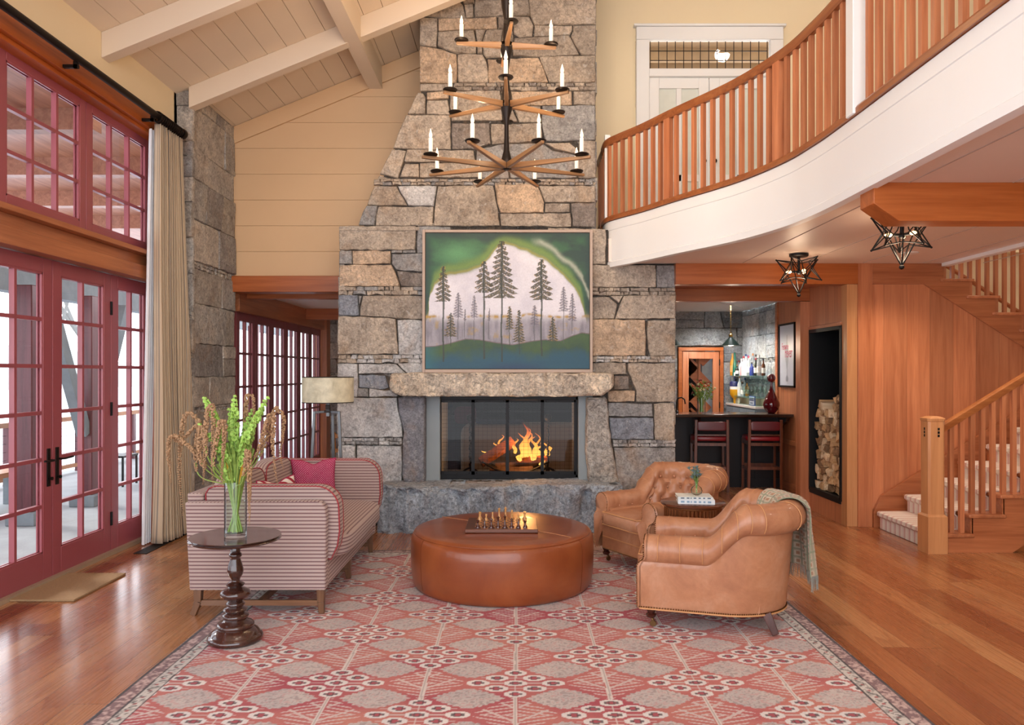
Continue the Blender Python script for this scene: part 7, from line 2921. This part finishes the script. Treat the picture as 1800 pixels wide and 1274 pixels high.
# ================================================================ FLOOR LAMP
LX, LY = -1.763, 7.14
fl_ = thing('floor_lamp', 'iron floor lamp with a mottled mica drum shade behind the sofa', 'floor lamp', (LX, LY, 0))
t = NT('mica_shade')
v = t.coord()
cr = t.ramp(t.noise(v, 9, 5, .65, .5), [(.3, S('#a39a80')), (.6, S('#c9c0a4')), (.8, S('#d8d0b8'))])
t.b.inputs['Transmission Weight'].default_value = .0
MICA = t.fin(cr, .45, 0, t.bump(t.noise(v, 40, 4), .15, .002))
t.val(t.b.inputs['Emission Color'], cr)
t.b.inputs['Emission Strength'].default_value = .10
sh = MB().lathe([(.235, 0), (.238, 0), (.238, .236), (.235, .236)], 64)
s_ = sh.build('lamp_shade', MICA, fl_, smooth=True, angle=.8)
s_.location = (0, 0, 1.322)
m = MB()
for z in (0, .236):
    m.tube([(.238 * math.cos(a), .238 * math.sin(a), z) for a in [2 * math.pi * i / 64 for i in range(64)]], .004, 6, closed=True)
m.box(-.24, -.234, -.004, .004, 0, .236)
m.build('metal_rim', BRONZE, s_, smooth=True)
IRON = plain('brushed_iron', '#6a6c6e', .4, .75, var=.15)
MB().box(-.014, .014, -.014, .014, 1.19, 1.40).build('stem', IRON, fl_)
MB().box(-.02, .02, -.02, .02, 1.25, 1.30).box(-.03, .03, -.03, .03, 1.225, 1.245).build('collar', BRONZE, fl_, bevel=.003)
MB().ball((0, 0, 1.44), .035, 14, 10).build('bulb', emit('lamp_bulb', (1, .82, .6), 3), fl_, smooth=True)
lamp('floor_lamp_light', 'POINT', (0, 0, 1.46), 5, (1, .8, .58), size=.04, parent=fl_)
for (dx_, dy_) in ((-.115, -.05), (.115, -.05), (.015, .12)):
    m = MB()
    m.bar((0, 0, 1.235), (dx_, dy_, 1.228), .022, .022)
    m.bar((dx_, dy_, 1.238), (dx_ * 1.5, dy_ * 1.5, 0), .024, .024, up=(0, 1, 0), w2=.028, h2=.028)
    m.build('leg', IRON, fl_, bevel=.002)

# dining chair seen past the chimney
dc = thing('dining_chair', 'light wooden dining chair with turned back post beyond the floor lamp', 'chair', (-2.07, 9.7, 0))
HON = plain('honey_wood', '#c07a32', .4, var=.2)
for sx_ in (-.20, .20):
    MB().lathe([(.016, 0), (.02, .1), (.016, .2), (.022, .24), (.022, .45), (.026, .5), (.016, .55), (.024, .62), (.026, .70), (.018, .76), (.024, .80), (.026, .84), (0, .86)], 14, (sx_, -.2, 0)).build('back_post', HON, dc, smooth=True)
    MB().lathe([(.016, 0), (.02, .1), (.018, .3), (.022, .44)], 12, (sx_, .2, 0)).build('front_leg', HON, dc, smooth=True)
MB().box(-.23, .23, -.22, .23, .44, .47).build('seat', HON, dc, bevel=.01)
for z in (.60, .78):
    MB().box(-.19, .19, -.215, -.19, z, z + .05).build('back_slat', HON, dc)

# ================================================================ CHANDELIER
CHX, CHY = -.068, 6.2
ch = thing('chandelier', 'three-tier iron and wood candle chandelier hanging before the stone chimney', 'chandelier', (CHX, CHY, 3.29))
AW = wood('chandelier_wood', '#a97c50', '#6d4a2c', 'X', .5, vary=.3, grain=30)
FL = emit('candle_bulb', (1.0, .62, .27), 1.5)
CANDLE = plain('candle_sleeve', '#efe8dc', .5, var=.02)
CANDLE.node_tree.nodes['Principled BSDF'].inputs['Emission Color'].default_value = (1, .8, .55, 1)
CANDLE.node_tree.nodes['Principled BSDF'].inputs['Emission Strength'].default_value = .15
m = MB().lathe([(0, -.03), (.02, -.03), (.045, .0), (.052, .03), (.040, .07), (.024, .13), (.018, .25), (.018, .33), (.026, .40), (.045, .46), (.05, .50), (.03, .51)], 24)
m.lathe([(.03, .52), (.052, .53), (.048, .57), (.026, .66), (.018, .75), (.018, .80), (.030, .88), (.048, .94), (.05, .985), (.03, .99)], 24)
m.lathe([(.03, 1.0), (.05, 1.01), (.045, 1.06), (.028, 1.14), (.022, 1.2), (.040, 1.30), (.055, 1.42), (.055, 2.6)], 24)
m.build('stem', BRONZE, ch, smooth=True)
k_ = 0
for (zz, R_, n, a0, wd) in ((.0, .715, 8, 22.5, .034), (.505, .565, 6, 30, .036), (.99, .41, 4, 6, .036)):
    for k in range(n):
        a = math.radians(a0 + 360 / n * k)
        d = Vector((math.cos(a), math.sin(a), 0))
        arm = MB().bar((0, 0, 0), (R_ - .04, 0, .0), wd * 1.0, .05, w2=.026, h2=.022).build('arm', AW, ch, bevel=.004)
        arm.location = (d.x * .04, d.y * .04, zz)
        arm.rotation_euler = (0, 0, a)
        R2 = R_ * .90 - .04
        sc_ = MB().lathe([(.0, .014), (.030, .014), (.052, .019), (.058, .027), (.056, .032), (.045, .026), (.025, .022), (.020, .030), (.020, .045), (0, .045)], 28, (R2, 0, 0), wob=lambda a_, z_: 1 + (.05 * math.sin(a_ * 14) if z_ > .018 else 0)).build('drip_pan', BRONZE, arm, smooth=True)
        MB().lathe([(.0165, .04), (.0165, .155), (.008, .158)], 16, (R2, 0, 0)).build('candle_sleeve', CANDLE, arm, smooth=True)
        MB().lathe([(.006, .155), (.013, .170), (.014, .182), (.009, .200), (.003, .222), (0, .232)], 12, (R2, 0, 0)).build('flame_bulb', FL, arm, smooth=True)
        if k % 2 == 0 or n < 8:
            lamp('candle_light', 'POINT', (R2, 0, .20), 5.5, (1, .72, .45), size=.03, parent=arm)

# ================================================================ STAR LANTERNS
def star(loc, label, rz):
    r = thing('star_lantern', label, 'ceiling lamp', loc, rz, 'star lanterns under the loft')
    MB().lathe([(0, 0), (.088, 0), (.088, -.018), (.078, -.026), (0, -.028)], 32).build('canopy', BLACK, r, smooth=True, angle=.6)
    MB().tube([(0, 0, -.02), (0, 0, -.17)], .013, 10).ball((0, 0, -.17), .024, 12, 8).build('stem', BLACK, r, smooth=True)
    m = MB()
    inner_u = [(.085 * math.cos(a), .085 * math.sin(a), -.075) for a in [math.radians(36 + 72 * k) for k in range(5)]]
    inner_l = [(.085 * math.cos(a), .085 * math.sin(a), -.225) for a in [math.radians(72 * k) for k in range(5)]]
    mid = [(.115 * math.cos(a), .115 * math.sin(a), -.15) for a in [math.radians(18 + 36 * k) for k in range(10)]]
    up = [(.205 * math.cos(a), .205 * math.sin(a), -.045) for a in [math.radians(72 * k) for k in range(5)]]
    lo = [(.200 * math.cos(a), .200 * math.sin(a), -.255) for a in [math.radians(36 + 72 * k) for k in range(5)]]
    for k in range(5):
        for q in (inner_u[k], inner_u[k - 1], mid[(2 * k) % 10], mid[(2 * k - 1) % 10], inner_l[k]):
            m.tube([up[k], q], .0045, 6)
        for q in (inner_l[k], inner_l[(k + 1) % 5], mid[(2 * k) % 10], mid[(2 * k + 1) % 10], inner_u[k]):
            m.tube([lo[k], q], .0045, 6)
        m.tube([inner_l[k], (0, 0, -.385)], .0055, 6)
        m.ball(up[k], .008, 8, 6).ball(lo[k], .008, 8, 6)
    m.ball((0, 0, -.39), .018, 12, 8)
    m.build('wire_star', BLACK, r, smooth=True)
    for k in range(3):
        a = math.radians(25 + 120 * k)
        d = Vector((math.cos(a), math.sin(a), 0))
        MB().tube([d * .02 + Vector((0, 0, -.165)), d * .065 + Vector((0, 0, -.165))], .011, 8).build('lamp_holder', BLACK, r, smooth=True)
        MB().tube([d * q + Vector((0, 0, -.165)) for q in (.065, .075, .09, .105, .12)], [.006, .013, .014, .009, .002], 10).build('bulb', emit('star_bulb', (1, .55, .22), 4), r, smooth=True)
    lamp('star_light', 'POINT', (0, 0, -.30), 6, (1, .74, .5), size=.08, parent=r)
    return r


sa = star((2.71, 7.22, LB), 'black wire star lantern farther under the loft, near the bar opening', .25)
sb = copy_tree(sa, (2.71, 5.30, LB), .55, 'black wire star lantern nearer the fir beam under the loft')
for c in sa.children:
    pass

# ================================================================ OUTSIDE
SNOW = plain('snow_ground', '#e4e8ee', .9, var=.05, vscale=.5)
struct(MB().box(-120, -3.76, -30, 120, -.45, -.40).build('ground', SNOW))
struct(MB().box(-7.6, -3.76, -3, 22, -.40, -.06).build('terrace', plain('terrace_stone', '#9aa0a4', .9, var=.25, vscale=3, bump=.5)))
MP = wood('porch_post_stain', '#6d3038', '#45181e', 'Z', .5)
GT = plain('grey_timber', '#7d868c', .8, var=.25, vscale=8)
PR = wood('porch_soffit', '#b07a60', '#83503e', 'Y', .6)
struct(MB().box(-8.2, -3.9, -3, 20, 4.05, 4.15).build('porch_roof', PR))
for k in range(9):
    struct(MB().box(-8.0, -3.9, -1 + k * 1.6, -.86 + k * 1.6, 3.85, 4.05).build('porch_rafter', PR))
struct(MB().box(-6.05, -5.85, -3, 20, 2.55, 2.85).build('porch_beam', GT))
for i, y in enumerate((5.4, 8.33, 9.5, 12.6, 15.5)):
    p = thing('porch_post', ('dark red porch post standing outside the first pair of French doors', 'dark red porch post seen through the door leaf nearest the camera', 'dark red porch post with timber braces outside the French doors', 'dark red porch post outside the sunroom doors', 'dark red porch post at the far end of the terrace')[i], 'post', (-5.35, y, -.06))
    MB().box(-.09, .09, -.09, .09, 0, 2.62).build('shaft', MP, p, bevel=.01)
    MB().box(-.16, .16, -.16, .16, 0, .14).build('footing', GT, p, bevel=.01)
    for s in (-1, 1):
        MB().bar((0, s * .10, .9), (0, s * .85, 2.55), .12, .14).build('brace', GT, p) if i in (2, 3) else None
rl = thing('terrace_railing', 'wooden terrace railing with wire mesh beyond the French doors', 'railing', (-7.4, 8, -.06))
MB().box(-.05, .05, -8, 9, .86, .93).box(-.03, .03, -8, 9, .08, .14).build('top_rail', wood('cedar_rail', '#b97b4c', '#8a5730', 'Y', .6), rl)
for k in range(10):
    MB().box(-.045, .045, -7.8 + k * 1.8, -7.71 + k * 1.8, 0, .9).build('rail_post', MP, rl)
m = MB()
for k in range(130):
    m.box(-.002, .002, -8 + k * .13, -7.996 + k * .13, .14, .86)
for k in range(6):
    m.box(-.002, .002, -8, 9, .14 + k * .12, .144 + k * .12)
m.build('wire_mesh', BLACK, rl)
bn = thing('terrace_bench', 'cedar bench on the terrace outside the French doors', 'bench', (-6.3, 8.2, -.06))
MB().box(-.2, .2, -1.6, 1.6, .40, .46).build('seat', wood('cedar_bench', '#b97b4c', '#8a5730', 'Y', .6), bn)
for y in (-1.4, 0, 1.4):
    MB().box(-.16, .16, y - .05, y + .05, 0, .40).build('leg', GT, bn)
tbk = thing('terrace_chair', 'dark metal terrace chair beyond the far door leaf', 'chair', (-5.9, 11.2, -.06))
MB().box(-.22, .22, -.22, .22, .42, .45).build('seat', BLACK, tbk)
for sx_ in (-.2, .2):
    for sy_ in (-.2, .2):
        MB().box(sx_ - .012, sx_ + .012, sy_ - .012, sy_ + .012, 0, .9 if sx_ < 0 else .42).build('leg', BLACK, tbk)
MB().bar((-.2, -.2, .88), (-.2, .2, .5), .02).bar((-.2, .2, .88), (-.2, -.2, .5), .02).bar((-.2, -.2, .89), (-.2, .2, .89), .025).build('cross_back', BLACK, tbk)
# hillside and bare trees far off
hl = MB()
hl.grid(lambda u, v: (-60 - 30 * v + 6 * math.sin(u * 9), -40 + 180 * u, -.4 + 9 * v * (1 + .35 * math.sin(u * 11) + .2 * math.sin(u * 27))), 60, 8)
struct(hl.build('hill', plain('winter_hill', '#b9c0bd', .95, var=.25, vscale=.4), smooth=True, angle=0))
rng = random.Random(44)
BARK = plain('bare_bark', '#6c6a66', .9, var=.3)


def bare_tree(loc, label, h):
    m = MB()

    def br(p, d, L, r, dep):
        q = p + d * L
        m.tube([p, p.lerp(q, .5) + Vector((rng.uniform(-.05, .05), rng.uniform(-.05, .05), 0)) * L, q], [r, r * .8, r * .6], 5)
        if dep:
            for k in range(3):
                dd = (d + Vector((rng.uniform(-.8, .8), rng.uniform(-.8, .8), rng.uniform(-.1, .5)))).normalized()
                br(q, dd, L * rng.uniform(.55, .75), r * .6, dep - 1)
    br(Vector((0, 0, 0)), Vector((0, 0, 1)), h * .38, h * .018, 4)
    o = m.build('bare_tree', BARK, smooth=True)
    o.location = loc
    tag(o, label, 'tree')


bare_tree((-16, 20, -.4), 'bare winter tree on the snow beyond the terrace railing', 8)
bare_tree((-24, 42, -.4), 'distant bare winter tree seen through the sunroom doors', 10)
bare_tree((-19, 31, -.4), 'bare winter tree behind the terrace, seen past the far door leaf', 8)

# unseen fill lights added along the ceiling, modelled as recessed spots
for i, (x, y, tx, ty, tz_, e, lb) in enumerate(((-1.2, 2.2, -1.5, 8.0, 4.2, 130, 'added fill spot in the sloping board ceiling over the rug, towards the windows'),
                                          (1.2, 2.2, .6, 7.9, 3.2, 120, 'added fill spot in the sloping board ceiling over the rug, towards the loft'),
                                          (.2, 1.2, 0, 5.0, 0.3, 70, 'added fill spot in the board ceiling aimed at the ottoman'),
                                          (3.4, 5.2, 3.2, 8.8, 4.6, 110, 'added fill spot over the loft aimed at the loft door'),
                                          (6.2, 8.0, 5.8, 8.8, 1.6, 160, 'added fill spot over the stairwell'),
                                          (5.0, 3.2, 4.8, 7.9, 1.2, 0, ''))):
    if not e:
        continue
    z_ = ceil_z(x) - .012
    a = thing('ceiling_fill_spot', lb, 'downlight', (x, y, z_))
    MB().lathe([(.05, -.012), (.065, -.010), (.068, 0), (.048, 0)], 24).build('trim_ring', WHITE, a, smooth=True)
    MB().lathe([(0, -.004), (.05, -.004)], 20).build('lens', emit('ceiling_fill_lens', (1, .82, .6), 4), a)
    d = Vector((tx - x, ty - y, tz_ - z_))
    l_ = lamp('ceiling_fill_light', 'SPOT', (0, 0, -.03), e, (1, .88, .74), rot=d.to_track_quat('-Z', 'Y').to_euler(), spot=1.9, blend=1.0, size=.12, parent=a)
# out-of-view fill lights added under the loft, built like recessed spots
for i, (x, y) in enumerate(((3.2, 3.4), (4.6, 3.4), (4.2, 6.0))):
    a = thing('loft_fill_spot', 'added fill spot under the loft %s' % ('before the fir beam', 'before the fir beam, over the stair foot', 'above the newel post')[i], 'downlight', (x, y, LB + .003))
    MB().lathe([(.05, -.006), (.065, -.006), (.068, 0), (.048, 0)], 24).build('trim_ring', WHITE, a, smooth=True)
    MB().lathe([(0, -.002), (.05, -.002)], 20).build('lens', emit('loft_fill_lens', (1, .85, .65), 4), a)
    lamp('loft_fill_light', 'SPOT', (0, 0, -.03), 45, (1, .88, .74), spot=2.5, blend=1.0, size=.08, parent=a)
